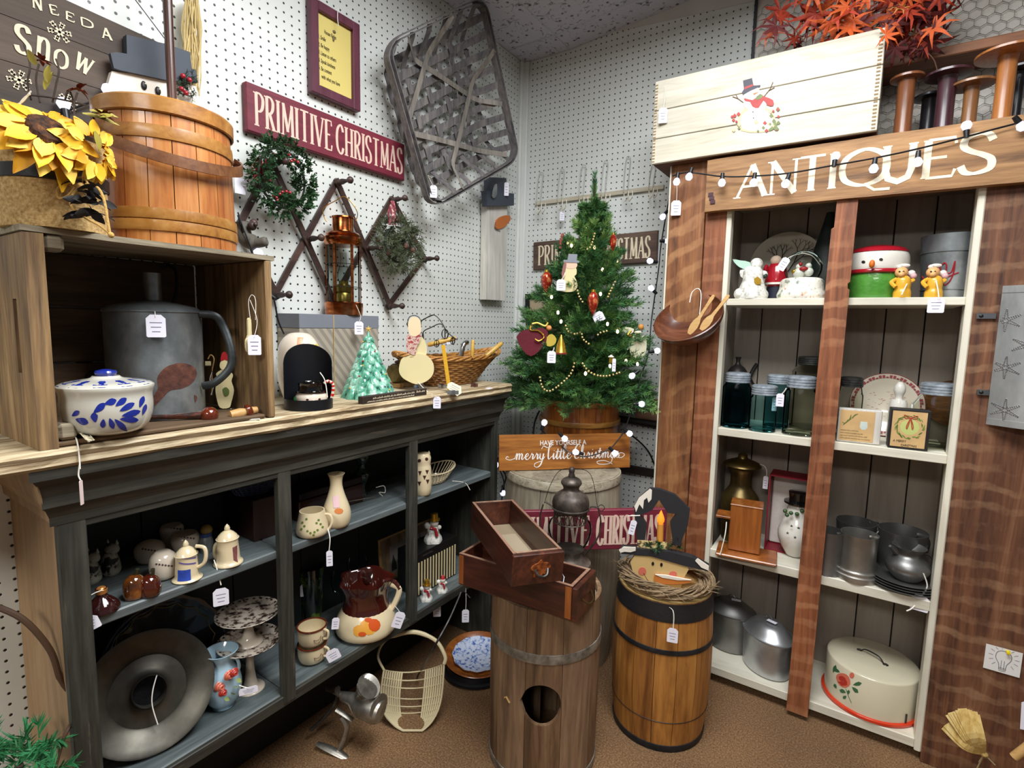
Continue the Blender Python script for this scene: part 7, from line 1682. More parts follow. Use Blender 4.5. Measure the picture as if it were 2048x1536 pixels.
def jar(lb, u, y, vb, vs, vl, vt, w, wl, gm, lm, z=None, lines=True):
    z = Z2 if z is None else z; c = Vector((_sx(u,y,z),y,z)); T = thing('mason_jar', lb, 'jar', c, faceang(c), 'glass canning jars on the second shelf'); zc = lambda v: zat(c, v)-z
    h = zc(vl); q = w/2*mpp(c); ql = wl/2*mpp(c); hs = zc(vs)
    p = smooth_prof([(q*.82,.001),(q*.97,.005),(q,.012),(q,hs*.6),(q,hs-.004),(q*.93,hs+.006),(ql*.92,h-.002),(ql*.90,h+.004)],3)
    mb = MB(); mb.lathe(p,30, cap1=False); mb.build('glass', gm, T)
    MB().lathe([(.001,.006),(q*.7,.005),(q*.9,.008),(q*.9,.010),(.001,.011)],28).build('glass_base', gm, T)
    ht = zc(vt); L_ = [(ql*.97,h)]; m_ = 4
    for i in range(m_): L_ += [(ql,h+(ht-h)*(i+.1)/m_), (ql,h+(ht-h)*(i+.6)/m_), (ql*.955,h+(ht-h)*(i+.72)/m_), (ql*.955,h+(ht-h)*(i+.98)/m_)]
    MB().lathe(L_+[(ql*.93,ht),(ql*.8,ht+.002),(.001,ht+.0025)],32).build('zinc_lid', lm, T); return T, c
t, c = jar('dark aqua quart jar with zinc lid beside the left post',1469,2.065,853,775,764,746,54,46, M_AQD, M_ZN)
jar('aqua jar standing behind the short aqua jar',1550,2.15,845,780,767,750,46,42, M_AQD, M_ZN)
t, c = jar('short pale aqua jar with zinc lid, foremost of the jars',1523,2.045,860,798,789,771,50,47, M_AQ, M_ZN); ptag(t,1549,808,9,28, dep(c)-.03, at3(c,1546,788,-.02))
t, c = jar('clear quart jar with pale zinc lid beside the middle post',1595,2.055,868,786,775,753,58,52, M_CLR, M_ZN); ptag(t,1560,800,14,26, dep(c)-.03, at3(c,1572,776,-.02))
jar('large clear jar with dark lid behind the other canning jars',1613,2.21,850,745,729,714,72,50, M_CLR, M_ZD)
t, c, pr = rot_body('dark_kettle', 'dark metal kettle with curved spout behind the aqua jars', 'kettle',1468,2.20, Z2, [(850,50),(800,60),(765,50),(745,38),(735,26),(728,10),(720,8),(714,12)], plain('dark_iron','#2a2725',.45,metal=.4)); handle(t, c, [(1490,775),(1500,752),(1508,736),(1514,728)],.007, _mc['dark_iron'], 'spout'); handle(t, c, [(1495,748),(1503,762),(1512,778)],.005, _mc['dark_iron'], 'brace')
jar('dark lidded jar half hidden behind the middle post',1693,2.12,880,790,773,755,44,40, M_CLR, M_ZD)
t, c, R = plate('transfer_plate', 'cream plate with red floral rim leaning behind the two picture blocks',1772,0,62, Z2,2.235, plain('plate_cream','#d5ccb8',.25,coat=.5,var=.04), lean=.14)
mb = MB(); n = 60
for i in range(n):
    a = 2*pi*i/n; r0, r1 = R*.86, R*(.95 if i % 3 else .90); vs = [(r0*cos(a),r0*sin(a),.0155), (r0*cos(a+.08),r0*sin(a+.08),.0155), (r1*cos(a+.08),r1*sin(a+.08),.0168), (r1*cos(a),r1*sin(a),.0168)]; mb.add(vs, [(0,1,2,3)])
mb.tube([(R*cos(2*pi*i/48),R*sin(2*pi*i/48),.0155) for i in range(48)],.0012,4, True); mb.build('rim_pattern', plain('transfer_red','#97424a',.4,var=.2), t)
mb = MB();
for i in range(60): a, r = rn3.uniform(0,2*pi), R*.55*math.sqrt(rn3.random()); mb.box((r*cos(a),r*sin(a),.0046), (rn3.uniform(.002,.010),.0010,.0006), rot=rn3.uniform(-.3,.3))
mb.build('transfer_scene', plain('transfer_pink','#b0706c',.4), t)
t, c = jar('large clear jar with striped zinc lid at the right end of the second shelf',1866,2.12,900,812,789,767,86,62, M_CLR, M_ZN)
t, c, R = plate('woven_trivet', 'round brown woven mat leaning in the right corner of the second shelf',1925,0,62, Z2,2.262, wood('mat_brown',['#4a2c14','#7b5026','#9a6a38'],'X',scale=2,bump=.8), lean=.07, sx=.55) if 0 else plate('woven_trivet', 'round brown woven mat leaning in the right corner of the second shelf',1905,0,46, Z2+.05,2.272, wood('mat_brown',['#4a2c14','#7b5026','#9a6a38'],'X',scale=2,bump=.8), lean=.03)
t, c, pr = rot_body('white_light_bulb', 'frosted white candle bulb standing behind the picture blocks', 'bulb',1789,2.16, Z2+.0, [(880,30),(806,30),(800,14),(792,14),(782,20),(772,18),(764,8)], M_CER)
def pblock(nm, lb, q, th, yy, side, pic, edge):
    P_ = [ony(*p,yy) for p in q]; zf = Z2+.0015; dz = zf-min(P_[0].z, P_[1].z)
    M = frame((P_[0].x,yy,zf), P_[1]-P_[0] if 0 else (1,0,0), (0,0,1)); M = M @ Matrix.Rotation(side,4, 'Z'); L_, h_ = P_[1].x-P_[0].x, (P_[3].z-P_[0].z)
    T = thing(nm, lb, 'picture', M=M); MB().box((L_/2,th/2,h_/2), (L_,th,h_), b=.002).build('block', edge, T); MB().box((L_*pic[1],-.0004,h_*.5), (L_*pic[0],.001,h_*.90)).build('print', plain('parchment','#c9a673',.6,var=.25,vscale=25), T); return T, L_, h_
t, L_, h_ = pblock('picture_block', 'white-edged block printed with sage sprig and cup on the second shelf', [(1673,878),(1760,890),(1760,815),(1678,812)],.03,2.012,.10, (.80,.44), M_WPK)
cx_, cz_ = L_*.60, h_*.52; MB().lathe([(0.009,-.012),(.013,-.004),(.012,.012),(.012,.014)],20, c=(cx_,.0,cz_), sy=.12).build('printed_cup', plain('cup_blue','#c6d2cb',.6,var=.1), t); mb = MB()
for i in range(14): mb.strip([(L_*(.12+.02*i),-.0014,h_*(.5+.025*i)),(L_*(.12+.02*i+rn3.uniform(-.07,.1)),-.0014,h_*(.5+.025*i+rn3.uniform(.02,.12)))],.0022,.0004, (0,-1,0))
mb.build('printed_sprig', plain('sprig_green','#6f7a3e',.6), t)
for i in range(4): scrib(t, MATS[t.name] @ Matrix.Translation((0,-.001,0)), L_*.08, L_*(.5+.1*i), h_*(.34-.078*i),.0042, M_PEN, i)
t, L_, h_ = pblock('picture_block', 'black-edged block printed with green wreath and A Merry Christmas', [(1775,894),(1856,904),(1862,828),(1781,816)],.045,2.008,.08, (.86,.48), mottle('black_worn',[(.5,'#191718'),(.68,'#221f20'),(.72,'#8d7f5e')],30,.5))
mb = MB(); rr_ = h_*.27
for i in range(90): a = rn3.uniform(0,2*pi); r = rr_*rn3.uniform(.9,1.1); mb.strip([(L_*.5+r*cos(a),-.0014,h_*.56+r*sin(a)),(L_*.5+r*1.05*cos(a+.22),-.0014,h_*.56+r*1.08*sin(a+.22))],.0018,.0004, (0,-1,0))
mb.build('printed_wreath', plain('sprig_green2','#6b8a3c',.6,var=.2), t); MB().ball((L_*.5,-.0008,h_*.56), rr_*.8,20,6, sc=(1,.01,1)).build('wreath_field', plain('field_green','#bcc478',.6,var=.1), t)
mb = MB(); [mb.tube(cat_rom([(L_*.5,-.002,h_*.8),(L_*(.5+dx),-.002,h_*(.8+dz)),(L_*(.5+dx*.8),-.002,h_*(.8+dz-.08)),(L_*.5,-.002,h_*.8)],4),.0012,4) for dx, dz in ((-.16,.06),(.16,.06),(-.08,-.2),(.08,-.2))]; mb.build('printed_bow', plain('bow_coral','#b5523b',.6), t)
btext('A MERRY',.0095, MATS[t.name] @ Matrix.Translation((L_*.12,-.0016,h_*.17)), M_PEN, t, sx=.85); btext('CHRISTMAS',.0095, MATS[t.name] @ Matrix.Translation((L_*.32,-.0016,h_*.07)), M_PEN, t, sx=.8)
M_BRS = mottle('brass_aged', [(.3,'#3d331f'),(.5,'#6b5a33'),(.7,'#8f7c48')],6,.35,.85,.05)
t, c, pr = rot_body('brass_urn', 'tall aged brass milk can with wide flared lid beside the left post', 'urn',1474,2.165, Z3, [(1060,60),(1045,66),(1000,72),(985,60),(974,44),(965,40),(945,42),(932,56),(930,72),(924,60),(916,20),(910,18),(906,8)], M_BRS, n=2)
handle(t, c, [(1500,928,-.03),(1525,930,-.06),(1533,940,-.07),(1533,952,-.07)],.0015, M_STR, 'string'); ptag(t,1531,965,9,26, dep(c)-.075)
c = Vector((_sx(1588,2.17,Z3),2.17,Z3)); t = thing('red_gift_box', 'open dark red gift box lined with white satin holding a snowman ornament', 'box', c)
x0, x1 = _sx(1530,2.1, Z3+.1)-c.x, -.108-c.x; zt_ = zat((c.x,2.1),962)-Z3; M_RBX = plain('box_red', '#7c1422',.5, var=.08)
for (q, d_) in ((((x0+x1)/2,.05,zt_/2),(x1-x0,.004,zt_)), ((x0+.002,0,zt_/2),(.004,.10,zt_)), ((x1-.002,0,zt_/2),(.004,.10,zt_)), (((x0+x1)/2,0,.002),(x1-x0,.10,.004)), (((x0+x1)/2,0,zt_),(x1-x0,.10,.004))): MB().box(q, d_).build('panel', M_RBX, t)
MB().box(((x0+x1)/2,.035,zt_/2), (x1-x0-.01,.02,zt_-.012), b=.004).build('satin_lining', plain('satin','#cfc9c2',.35,bump=1.5,bscale=14,var=.1), t)
t, c, pr = rot_body('snowman_ornament', 'round glossy white snowman ornament with black stars inside the red gift box', 'ornament',1588,2.125, Z3+.004, [(1094,30),(1085,58),(1065,66),(1045,54),(1030,42),(1018,40),(1004,30)], M_CER)
MB().lathe(prof(c,[(1006,52),(1003,52),(1002,34),(984,38),(983,34)])+[(.001,zat(c,983)-c.z)],24).build('hat', M_GLK, t); mb = MB(); [mb.ball(tuple(at3(c,u,v,-30*mpp(c))),4*mpp(c),8,6) for u, v in ((1570,1022),(1582,1026),(1594,1028),(1604,1022),(1574,1030))]; mb.build('holly_scarf', _mc['holly'], t, world=True)
mb = MB(); [star(mb,Matrix.Translation(at3(c,u,v,-33*mpp(c))) @ Matrix.Rotation(faceang(c),4,'Z'),.006,.002) for u, v in ((1583,1052),(1597,1056),(1575,1066),(1602,1068),(1590,1075))]; mb.build('stars', M_BLK, t, world=True)
c = Vector((-.318,2.045,Z3)); t = thing('wooden_box', 'orange-brown wooden block box on a board with side ledge, third shelf left', 'box', c,.12); M_HON = wood('honey_wood', ['#6b3413','#9c5823','#b97533'], 'Z', scale=.6, rough=.3, bump=.05, coat=.4)
k = mpp(c); hB = zat((c.x,2.0),1013)-Z3; MB().box((0,.005,hB/2+.007), (.105,.085,hB-.014), b=.002).build('box', M_HON, t); MB().box((.01,-.022,.006), (.20,.13,.010), b=.003).build('board', M_HON, t); MB().box((-.075,-.01,hB*.72), (.05,.075,.008), b=.001).build('ledge', M_HON, t); MB().box((0,.005,hB-.003), (.108,.088,.005), b=.001).build('lid', M_HON, t)
handle(t, c, [(1453,1044,-.03),(1450,1070,-.05),(1440,1110,-.05)],.0018, M_STR, 'string')
M_PEW = mottle('pewter', [(.3,'#77756f'),(.5,'#98958e'),(.7,'#b8b5ae')],5,.38,.85,.03); M_PWD = mottle('pewter_dark', [(.3,'#626261'),(.5,'#7d7d7b'),(.7,'#979795')],5,.4,.85,.03)
def mug(lb, u, y, rows, mat, hs, r=.004, z=Z3):
    t, c, pr = rot_body('pewter_mug', lb, 'mug', u, y, z, rows, mat, th=.002, n=2, group='pewter mugs on the third shelf'); handle(t, c, hs, r, mat, flat_=1.6); return t, c
t, c = mug('bright pewter mug with banded foot at the front of the third shelf',1711,2.062, [(1150,78),(1143,78),(1141,72),(1136,72),(1134,66),(1125,64),(1090,62),(1066,66)], M_PEW, [(1738,1075),(1750,1076),(1752,1090),(1744,1105)])
mug('grey pewter mug behind the bright one, leftmost at the back',1705,2.18, [(1130,66),(1080,64),(1042,70)], M_PWD, [(1738,1046),(1756,1048),(1760,1062),(1745,1074)]); mug('large dark pewter mug behind the little pitcher',1797,2.165, [(1140,76),(1120,80),(1090,76),(1060,84)], M_PWD, [(1832,1070),(1850,1075),(1856,1090),(1846,1108),(1836,1118)],.005); mug('pewter mug mostly hidden by the middle post',1652,2.05, [(1148,56),(1140,54),(1100,50),(1060,52)], M_PWD, [(1672,1068),(1683,1073),(1685,1088),(1672,1108)])
for i in range(4):
    c = Vector((_sx(1806,2.08,Z3),2.085,Z3+.0075*i)); q = 62*mpp(c)*(1-.02*i); t = thing('pewter_plate', ['bottom','second lowest','third','topmost'][i]+' pewter plate of the stack under the little pewter pitcher', 'plate', c,0, 'stacked pewter plates'); MB().lathe([(.001,.001),(q*.62,.001),(q*.70,.004),(q*.98,.010),(q,.012),(q*.97,.0125),(q*.72,.007),(q*.66,.004),(.001,.004)],40).build('plate', M_PWD, t)
t, c, pr = rot_body('pewter_pitcher', 'small squat pewter pitcher with price tag standing on the plate stack', 'pitcher',1812,2.075, Z3+.028, [(1152,40),(1146,62),(1132,76),(1120,66),(1110,44),(1104,42),(1092,58)], M_PWD, th=.002)
handle(t, c, [(1836,1112),(1852,1108),(1864,1118),(1860,1138),(1846,1140)],.0028, M_PWD, d=-.01); mb = MB(); mb.tube([at3(c,1795,1104,-.0),at3(c,1780,1092,-.02)], [.014,.004],8); mb.build('spout', M_PWD, t, world=True); ptag(t,1839,1206,29,33, dep((c.x,1.985,Z3)), atd(1846,1146,dep((c.x,1.99,Z3))), via=atd(1852,1172,dep((c.x,1.98,Z3)))); handle(t, c, [(1830,1211,-.09),(1822,1218,-.09),(1813,1222,-.09)],.002, M_STR, 'string')
M_ALU = mottle('aluminium', [(.3,'#9da0a4'),(.5,'#bcbfc2'),(.7,'#d2d4d6')],7,.36,.85,.05)
def ovalpot(lb, u, y, vb, vr, vl, w, rz, mat, ratio):
    c = Vector((_sx(u,y,Z4),y,Z4)); t = thing('oval_tin_pot', lb, 'pot', c, rz); zr_ = zat((c.x,y), vr)-Z4; q = w*mpp(c)/2; zl = zat((c.x,y), vl)-Z4
    MB().lathe([(q*.86,0),(q*.94,.006),(q*.97,zr_*.5),(q*.99,zr_-.004),(q*1.03,zr_),(q*1.03,zr_+.004)],44, sx=ratio, wob=lambda a, z: 1).build('body', mat, t)
    MB().lathe(smooth_prof([(q*1.02,zr_+.003),(q*.9,zr_+.010),(q*.5,zl-.002),(.001,zl)],4),44, sx=ratio).build('lid', mat, t)
    MB().tube([(.016*cos(a),-.0,zl+.008+.014*sin(a)) for a in [pi*i/8 for i in range(9)]],.0018,6).build('ring_handle', mat, t); MB().box((.02,-.005,zl+.010), (.034,.016,.001), rot=.4).build('price_tag', M_TAG, t)
ovalpot('bright oval aluminium pot with domed lid at the front of the bottom shelf',1531,2.118,1360,1265,1242,82, -.75, M_ALU,1.28); ovalpot('darker oval metal pot behind the bright one on the bottom shelf',1457,2.19,1295,1218,1200,76, -.2, M_PWD,1.2)
c = Vector((_sx(1737,2.135,Z4),2.142,Z4)); k = mpp(c); R = .136; t = thing('cake_carrier', 'round cream tin cake carrier with red rim and rose decal on the bottom shelf', 'cake tin', c, faceang(c)); zt_ = zat(c,1318)-Z4
M_CT2 = plain('cream_tin', '#cfc8ae',.25, coat=.5, var=.04); M_RT = plain('red_tin', '#cf3a1c',.25, coat=.5, var=.06); pr = [(R,.012), (R,zt_-.004), (R*.985,zt_)]
MB().lathe([(R*1.03,0),(R*1.065,.004),(R*1.065,.012),(R*1.01,.014),(.001,.014)],56).build('base_tray', M_RT, t); MB().lathe(pr+[(R*.97,zt_+.001),(R*.9,zt_+.004),(.001,zt_+.007)],56, cap0=False).build('cover', M_CT2, t)
MB().tube(cat_rom([(-.035,.02,zt_+.006),(-.022,.012,zt_+.020),(.015,-.01,zt_+.022),(.032,-.02,zt_+.006)],6),.003,8, flat=.6).build('handle', M_BLK, t); mb = MB(); mb.ball((-.04,.022,zt_+.007),.009,10,6, sc=(1,1,.25)).ball((.037,-.022,zt_+.007),.009,10,6, sc=(1,1,.25)); mb.build('handle_mount', M_CHR, t)
MB().strip([((R+.002)*cos(q),(R+.002)*sin(q),z) for q,z in ((-.72,.045),(-.72,.020),(-.72,.002))],.006,.002, lambda i: (cos(-.72),sin(-.72),0)).build('clasp', M_ZD, t)
pd = [(R,0), (R,zt_)]
def rz(u, v): return (u-1737, v)
ros = plain('rose_coral', '#d9745c',.35, var=.15); rod_ = plain('rose_deep', '#b8382c',.35, var=.15); lfm = plain('rose_leaf', '#3d6b45',.35, var=.2)
deco(t, c, pd, [[rz(1672,1356),rz(1676,1348),rz(1688,1347),rz(1698,1354),rz(1701,1368),rz(1692,1376),rz(1679,1371)],ell(-33,1351,5,6,8)], ros, 'rose', sn=2); deco(t, c, pd, [ell(-52,1358,8,5,10,.5),[rz(1676,1364),rz(1684,1372),rz(1696,1370),rz(1690,1366),rz(1683,1363)],ell(-46,1366,4,6,8)], rod_, 'rose_shading', off=.0012, sn=0)
deco(t, c, pd, [lf(1666-1737,1346,1672-1737,1330,7),lf(1680-1737,1345,1668-1737,1338,7),lf(1706-1737,1370,1724-1737,1366,8),lf(1704-1737,1374,1717-1737,1386,8),lf(1692-1737,1386,1679-1737,1380,8),lf(1696-1737,1390,1698-1737,1380,6),lf(1673-1737,1378,1668-1737,1368,6),lf(1693-1737,1392,1686-1737,1398,7)], lfm, 'rose_leaves', sn=0); ontop(t, c, pd, [(1692-1737,1378),(1697-1737,1392),(1703-1737,1406)],.0008, lfm, 'rose_stem')
# ======================= GREY CABINET CONTENTS =======================
ZU, ZL = .7405, .3365
M_CR2 = plain('cream_glaze', '#d8c8a4',.2, coat=.6, var=.05); M_BRG2 = plain('brown_glaze', '#3f1610',.1, coat=1, var=.2); M_BONE = plain('bone_glaze', '#cbbfae',.2, coat=.5, var=.08)
def lb_(nm, lab, cat, z, LRB, rows, mat, **k): k.setdefault('lim', -1.235); return vessel(nm, lab, cat, z, LRB, rows, mat, **k)
M_CAT = mottle('cat_spots', [(.40,'#151513'),(.46,'#151513'),(.50,'#a9a596'),(.7,'#bdb9a9')],38,.35)
for u, v, lb in ((183,1168,'black and white ceramic cat figurine nearest the left end of the middle shelf'), (222,1150,'black and white ceramic cat figurine with dark collar, second from the left end')):
    t, c, pr, o = lb_('cat_figurine', lb, 'figurine', ZU, (u-17,u+17,v+4), [(v-12,36),(v-35,28),(v-45,18)], M_CAT, close=True, lim=-1.30)
    mb = MB(); blob(mb, c, u+2, v-52,14, sc=(1.1,.9,.85)); mb.build('head', M_CAT, t, world=True)
    for q in (-8,10): MB().lathe([(.004,0),(.0005,.011)],8, c=tuple(MATS[t.name].inverted() @ at3(c,u+2+q,v-62))).build('ear', M_CAT, t)
t, c, pr, o = lb_('glass_bottle', 'dark red glass bottle with gold neck and paper tag, left end of the middle shelf', 'bottle', ZU, (178,232,1236), [(1225,60),(1205,50),(1192,22),(1183,18),(1176,20)], plain('dark_red_glass','#2b0d0e',.1,coat=1), close=True)
MB().lathe(prof(c,[(1186,20),(1178,21),(1174,12)]),16).build('cork', plain('amber','#b5783e',.3,metal=.4), t); handle(t, c, [(205,1180,-.03),(180,1192,-.04),(168,1215,-.04),(162,1238,-.045)],.0011, M_STR, 'string'); ptag(t,177,1249,36,30, dep(c)-.045, tilt=-.3)
M_AMB = mottle('amber_glaze', [(.35,'#2a1407'),(.5,'#5c2f10'),(.65,'#8d5420')],20,.12,0,0, coat=1)
for u, w_, mt, lb in ((270,40,M_AMB,'amber glazed ceramic pumpkin, left of the pair'), (301,40,plain('rust_glaze','#42170b',.1,coat=1,var=.2),'rust red glazed ceramic pumpkin with dark stem, right of the pair')):
    t, c, pr, o = lb_('ceramic_pumpkin', lb, 'figurine', ZU, (u-15,u+15,1201), [(1192,36),(1175,w_),(1158,32),(1150,14)], mt, close=True); mb = MB(); mb.tube([at3(c,u+2,1152),at3(c,u+5,1138,-.004)], [.006,.004],8); mb.build('stem', plain('dark_olive','#27291a',.3,coat=.5), t, world=True)
for u, v, rows, lb in ((300,1128,[(1118,44),(1100,54),(1088,44),(1082,22)],'round bone-coloured jar with dark floral band, left of the four'), (328,1162,[(1150,44),(1130,50),(1112,44),(1102,24)],'round bone-coloured floral jar, foremost of the four'), (345,1100,[(1070,40),(1056,42),(1050,34)],'tall bone-coloured jar with flat lid, rearmost of the four'), (372,1115,[(1090,46),(1075,52),(1066,42)],'wide bone-coloured lidded jar behind the blue-banded stein')):
    t, c, pr, o = lb_('floral_jar', lb, 'jar', ZU, (u-18,u+18,v), rows, M_BONE, close=True, lim=-1.26 if v > 1120 else -1.36, group='floral ceramic jars on the middle shelf')
    vm = rows[min(1,len(rows)-2)][0]; deco(t, c, pr, [ell(q,vm+3*math.sin(q),2.4,2,6) for q in (-15,-9,-3,3,9,15)], plain('floral_dark','#4b3d3a',.4), 'flowers', sn=0)
t, c, pr, o = lb_('duck_figurine', 'small grey duck figurine with yellow head behind the two steins', 'figurine', ZU, (402,424,1108), [(1085,26),(1072,20)], M_GAL, close=True, lim=-1.33); mb = MB(); blob(mb, c,413,1060,11); mb.build('head', plain('duck_yellow','#8f7436',.4,var=.3), t, world=True); MB().lathe(prof(c,[(1072,22),(1066,21)]),16).build('collar', plain('duck_blue','#2b3d6e',.4), t)
def stein(lb, u, v, s, hs, dk, dmat):
    t, c, pr, o = lb_('ceramic_stein', lb, 'stein', ZU, (u-25,u+25,v), [(v-17,54),(v-22,52),(v-26,44),(v-38,42),(v-64,38),(v-68,42)], M_CR2, close=True, n=2)
    lp = prof(c, [(v-68,40),(v-74,34),(v-80,22),(v-84,10),(v-88,11),(v-93,7)]); MB().lathe(lp+[(.0004,lp[-1][1]+.004)],24).build('lid', M_CR2, t); handle(t, c, hs,.0042, M_CR2); return t, c, pr
t, c, pr = stein('cream stein with blue castle panel and banded rim on the middle shelf',375,1176,1, [(392,1092),(408,1095),(412,1110),(408,1126),(396,1134)],0,0)
deco(t, c, pr, [[(-19,1140),(6,1138),(7,1160),(-19,1162)]], plain('stein_blue','#2d46a0',.3,var=.4,vscale=90), 'blue_panel', sn=0); deco(t, c, pr, [[(-17,1112),(17,1112),(17,1116),(-17,1116)],[(-17,1124),(17,1124),(17,1127),(-17,1127)]], plain('stein_mauve','#6a5c93',.3), 'bands', sn=0)
t, c, pr = stein('cream stein with coloured scene and price tag, nearest the first divider',457,1144,1, [(438,1084),(430,1092),(430,1112),(440,1122)],0,0); deco(t, c, pr, [[(8,1095),(17,1090),(18,1125),(10,1120)]], plain('stein_scene','#7a4a4a',.3,var=.6,vscale=90), 'scene', sn=0)
handle(t, c, [(428,1120,-.02),(436,1145,-.035),(442,1170,-.035)],.0014, M_STR, 'string'); ptag(t,442,1194,28,36, dep(c)-.035)
def cbox(nm, lb, cat, y0, y1, x0, x1, z, h, mat, b=.002, part='body'):
    t = thing(nm, lb, cat, ((x0+x1)/2,(y0+y1)/2,z)); MB().box((0,0,h/2), (x1-x0,y1-y0,h), b=b).build(part, mat, t); return t
yA = onx(480,1060, -1.40).y; yB = onx(552,1040, -1.40).y
t = cbox('dark_wooden_box', 'dark brown box under the blue wire basket on the middle shelf', 'box', yA, yB-.01, -1.46, -1.33, ZU,.115, plain('dark_box_brown','#2a1712',.5)); zb2 = ZU+.1155
c = Vector((-1.40,(yA+yB)/2-.01,zb2)); t = thing('wire_basket', 'oval blue-grey wire basket on the dark box by the first divider', 'basket', c); M_BW5 = plain('blue_wire', '#47506a',.4, metal=.4)
for j in range(6): f = j/5; MB().tube([((.035+.02*f)*cos(a),(.05+.028*f)*sin(a),.003+.035*f) for a in [2*pi*i/36 for i in range(36)]],.0021,5, True).build('ring_wire', M_BW5, t)
mb = MB(); [mb.tube([(.035*cos(a),.05*sin(a),.002),(.055*cos(a),.078*sin(a),.040)],.0016,4) for a in [2*pi*i/26 for i in range(26)]]; mb.build('upright_wires', M_BW5, t)
c = Vector((-1.335,onx(300,1400,-1.335).y,ZL+.128)); R = .132; zx = Vector((.86,-.12,.42)).normalized(); xx = Vector((0,1,0)); xx = (xx-zx*xx.dot(zx)).normalized(); yy = zx.cross(xx)
def tilt_M(c, z): z = Vector(z).normalized(); x = Vector((0,1,0)); x = (x-z*x.dot(z)).normalized(); y = z.cross(x); return Matrix(((x.x,y.x,z.x,c.x),(x.y,y.y,z.y,c.y),(x.z,y.z,z.z,c.z),(0,0,0,1)))
t = thing('metal_tube_pan', 'large dull grey metal pan with off-centre tube hole leaning in the lower left bay', 'pan', M=tilt_M(c,(.80,-.22,.38))); M_DUL = mottle('dull_metal', [(.3,'#302e29'),(.5,'#4a4740'),(.7,'#625f55')],7,.42,.7,.08)
MB().lathe(smooth_prof([(R,.0),(R*.99,.004),(R*.62,-.018),(R*.58,-.022),(R*.30,-.012),(R*.27,.004),(R*.25,.004),(R*.24,-.035)],3),56, cap0=False, cap1=False).build('pan', M_DUL, t); MB().lathe([(R*.24,-.035),(.001,-.035)],24).build('tube_bottom', M_BLK, t); MB().tube([(R*cos(2*pi*i/48),R*sin(2*pi*i/48),.001) for i in range(48)],.0022,6, True).build('rolled_rim', M_DUL, t)
MB().tube(cat_rom([(.02,.028,.006),(.005,.0,.015),(-.002,-.03,.014),(.0,-.075,.010)],6),.0013,5).build('string', M_STR, t)
c2_ = Vector((-1.43,onx(330,1370,-1.43).y,ZL+.142)); t = thing('scalloped_tray', 'black round tray with gold scalloped line behind the grey metal pan', 'tray', M=tilt_M(c2_,(.95,-.05,.22))); R2_ = .146; M_TRY = plain('tray_black', '#0d0e10',.25, coat=.5)
MB().lathe([(.001,0),(R2_*.85,0),(R2_*.9,.006),(R2_,.010),(R2_*.99,.004),(R2_*.85,-.004),(.001,-.004)],60, wob=lambda a, z: 1+.012*cos(16*a) if z > .005 else 1).build('tray', M_TRY, t)
MB().tube([((R2_*.86-.008*abs(sin(8*a)))*cos(a),(R2_*.86-.008*abs(sin(8*a)))*sin(a),.0015) for a in [2*pi*i/192 for i in range(192)]],.0009,4, True).build('gold_scallops', plain('gold_line','#8c7d3c',.4), t)
M_CHZ = mottle('chintz', [(.36,'#2d2724'),(.44,'#6b5a50'),(.5,'#b5aa9c'),(.7,'#c9c0b2')],60,.25, coat=.5); zs_ = ZL
for i, (vb, v1, v2, v3, lb) in enumerate(((1340,1318,1300,1284,'lower floral chintz cake stand in the lower left bay'),(1284,1262,1245,1228,'upper floral chintz cake stand stacked on the lower one'))):
    c = Vector((-1.325,onx(500,1334,-1.325).y,zs_)); T = thing('cake_stand', lb, 'cake stand', c,0, 'stacked chintz cake stands'); zz = lambda v: zat(c, v)-c.z; Rp = .080; q = zz(v3);
    MB().lathe(smooth_prof([(.036,0),(.034,.004),(.018,.014),(.010,q*.55),(.013,q-.006)],3),28).build('foot', M_BONE, T); MB().lathe([(.012,q-.008),(Rp*.8,q-.003),(Rp,q+.006),(Rp*.99,q+.008),(Rp*.8,q),(.001,q)],60, cap0=False, wob=lambda a, z, q=q: 1+.012*abs(sin(11*a)) if z > q else 1).build('plate', M_CHZ, T)
    mb = MB(); [mb.ball((Rp*.93*cos(a),Rp*.93*sin(a),q+.0052),.0042,6,4,sc=(1,1,.3)) for a in [2*pi*i/26 for i in range(26)]]; mb.build('pierced_edge', M_BLK, T, kind='stuff'); zs_ = c.z+q+.001
t, c, pr, o = lb_('blue_vase', 'pale blue two-handled vase with moulded red roses in the lower left bay', 'vase', ZL, (428,466,1422), [(1415,40),(1408,34),(1395,56),(1370,70),(1345,62),(1325,40),(1312,46),(1300,62)], plain('pale_blue_glaze','#9fbccb',.15,coat=.7,var=.08), th=.003)
M_PB = _mc['pale_blue_glaze']; handle(t, c, [(420,1312),(408,1330),(405,1352),(412,1375),(420,1385)],.0042, M_PB); handle(t, c, [(462,1318),(474,1318),(478,1335),(470,1350)],.0042, M_PB)
for (u, v, s_, m_) in ((424,1378,7,'rose_deep'), (440,1372,9,'rose_coral'), (458,1350,8,'rose_coral'), (468,1345,7,'rose_deep'), (430,1385,6,'rose_coral'), (446,1384,7,'rose_deep')):
    mb = MB(); p = at3(c, u, v, -33*mpp(c)); k = s_*mpp(c); [mb.tube([p+Vector((k*.4*q,0,0))+Vector((0,k*(1-.3*q)*cos(a),k*(1-.3*q)*sin(a))) for a in [2*pi*i/12 for i in range(12)]],k*.3,5,True) for q in (0,1,2)]; mb.build('rose', _mc[m_], t, world=True)
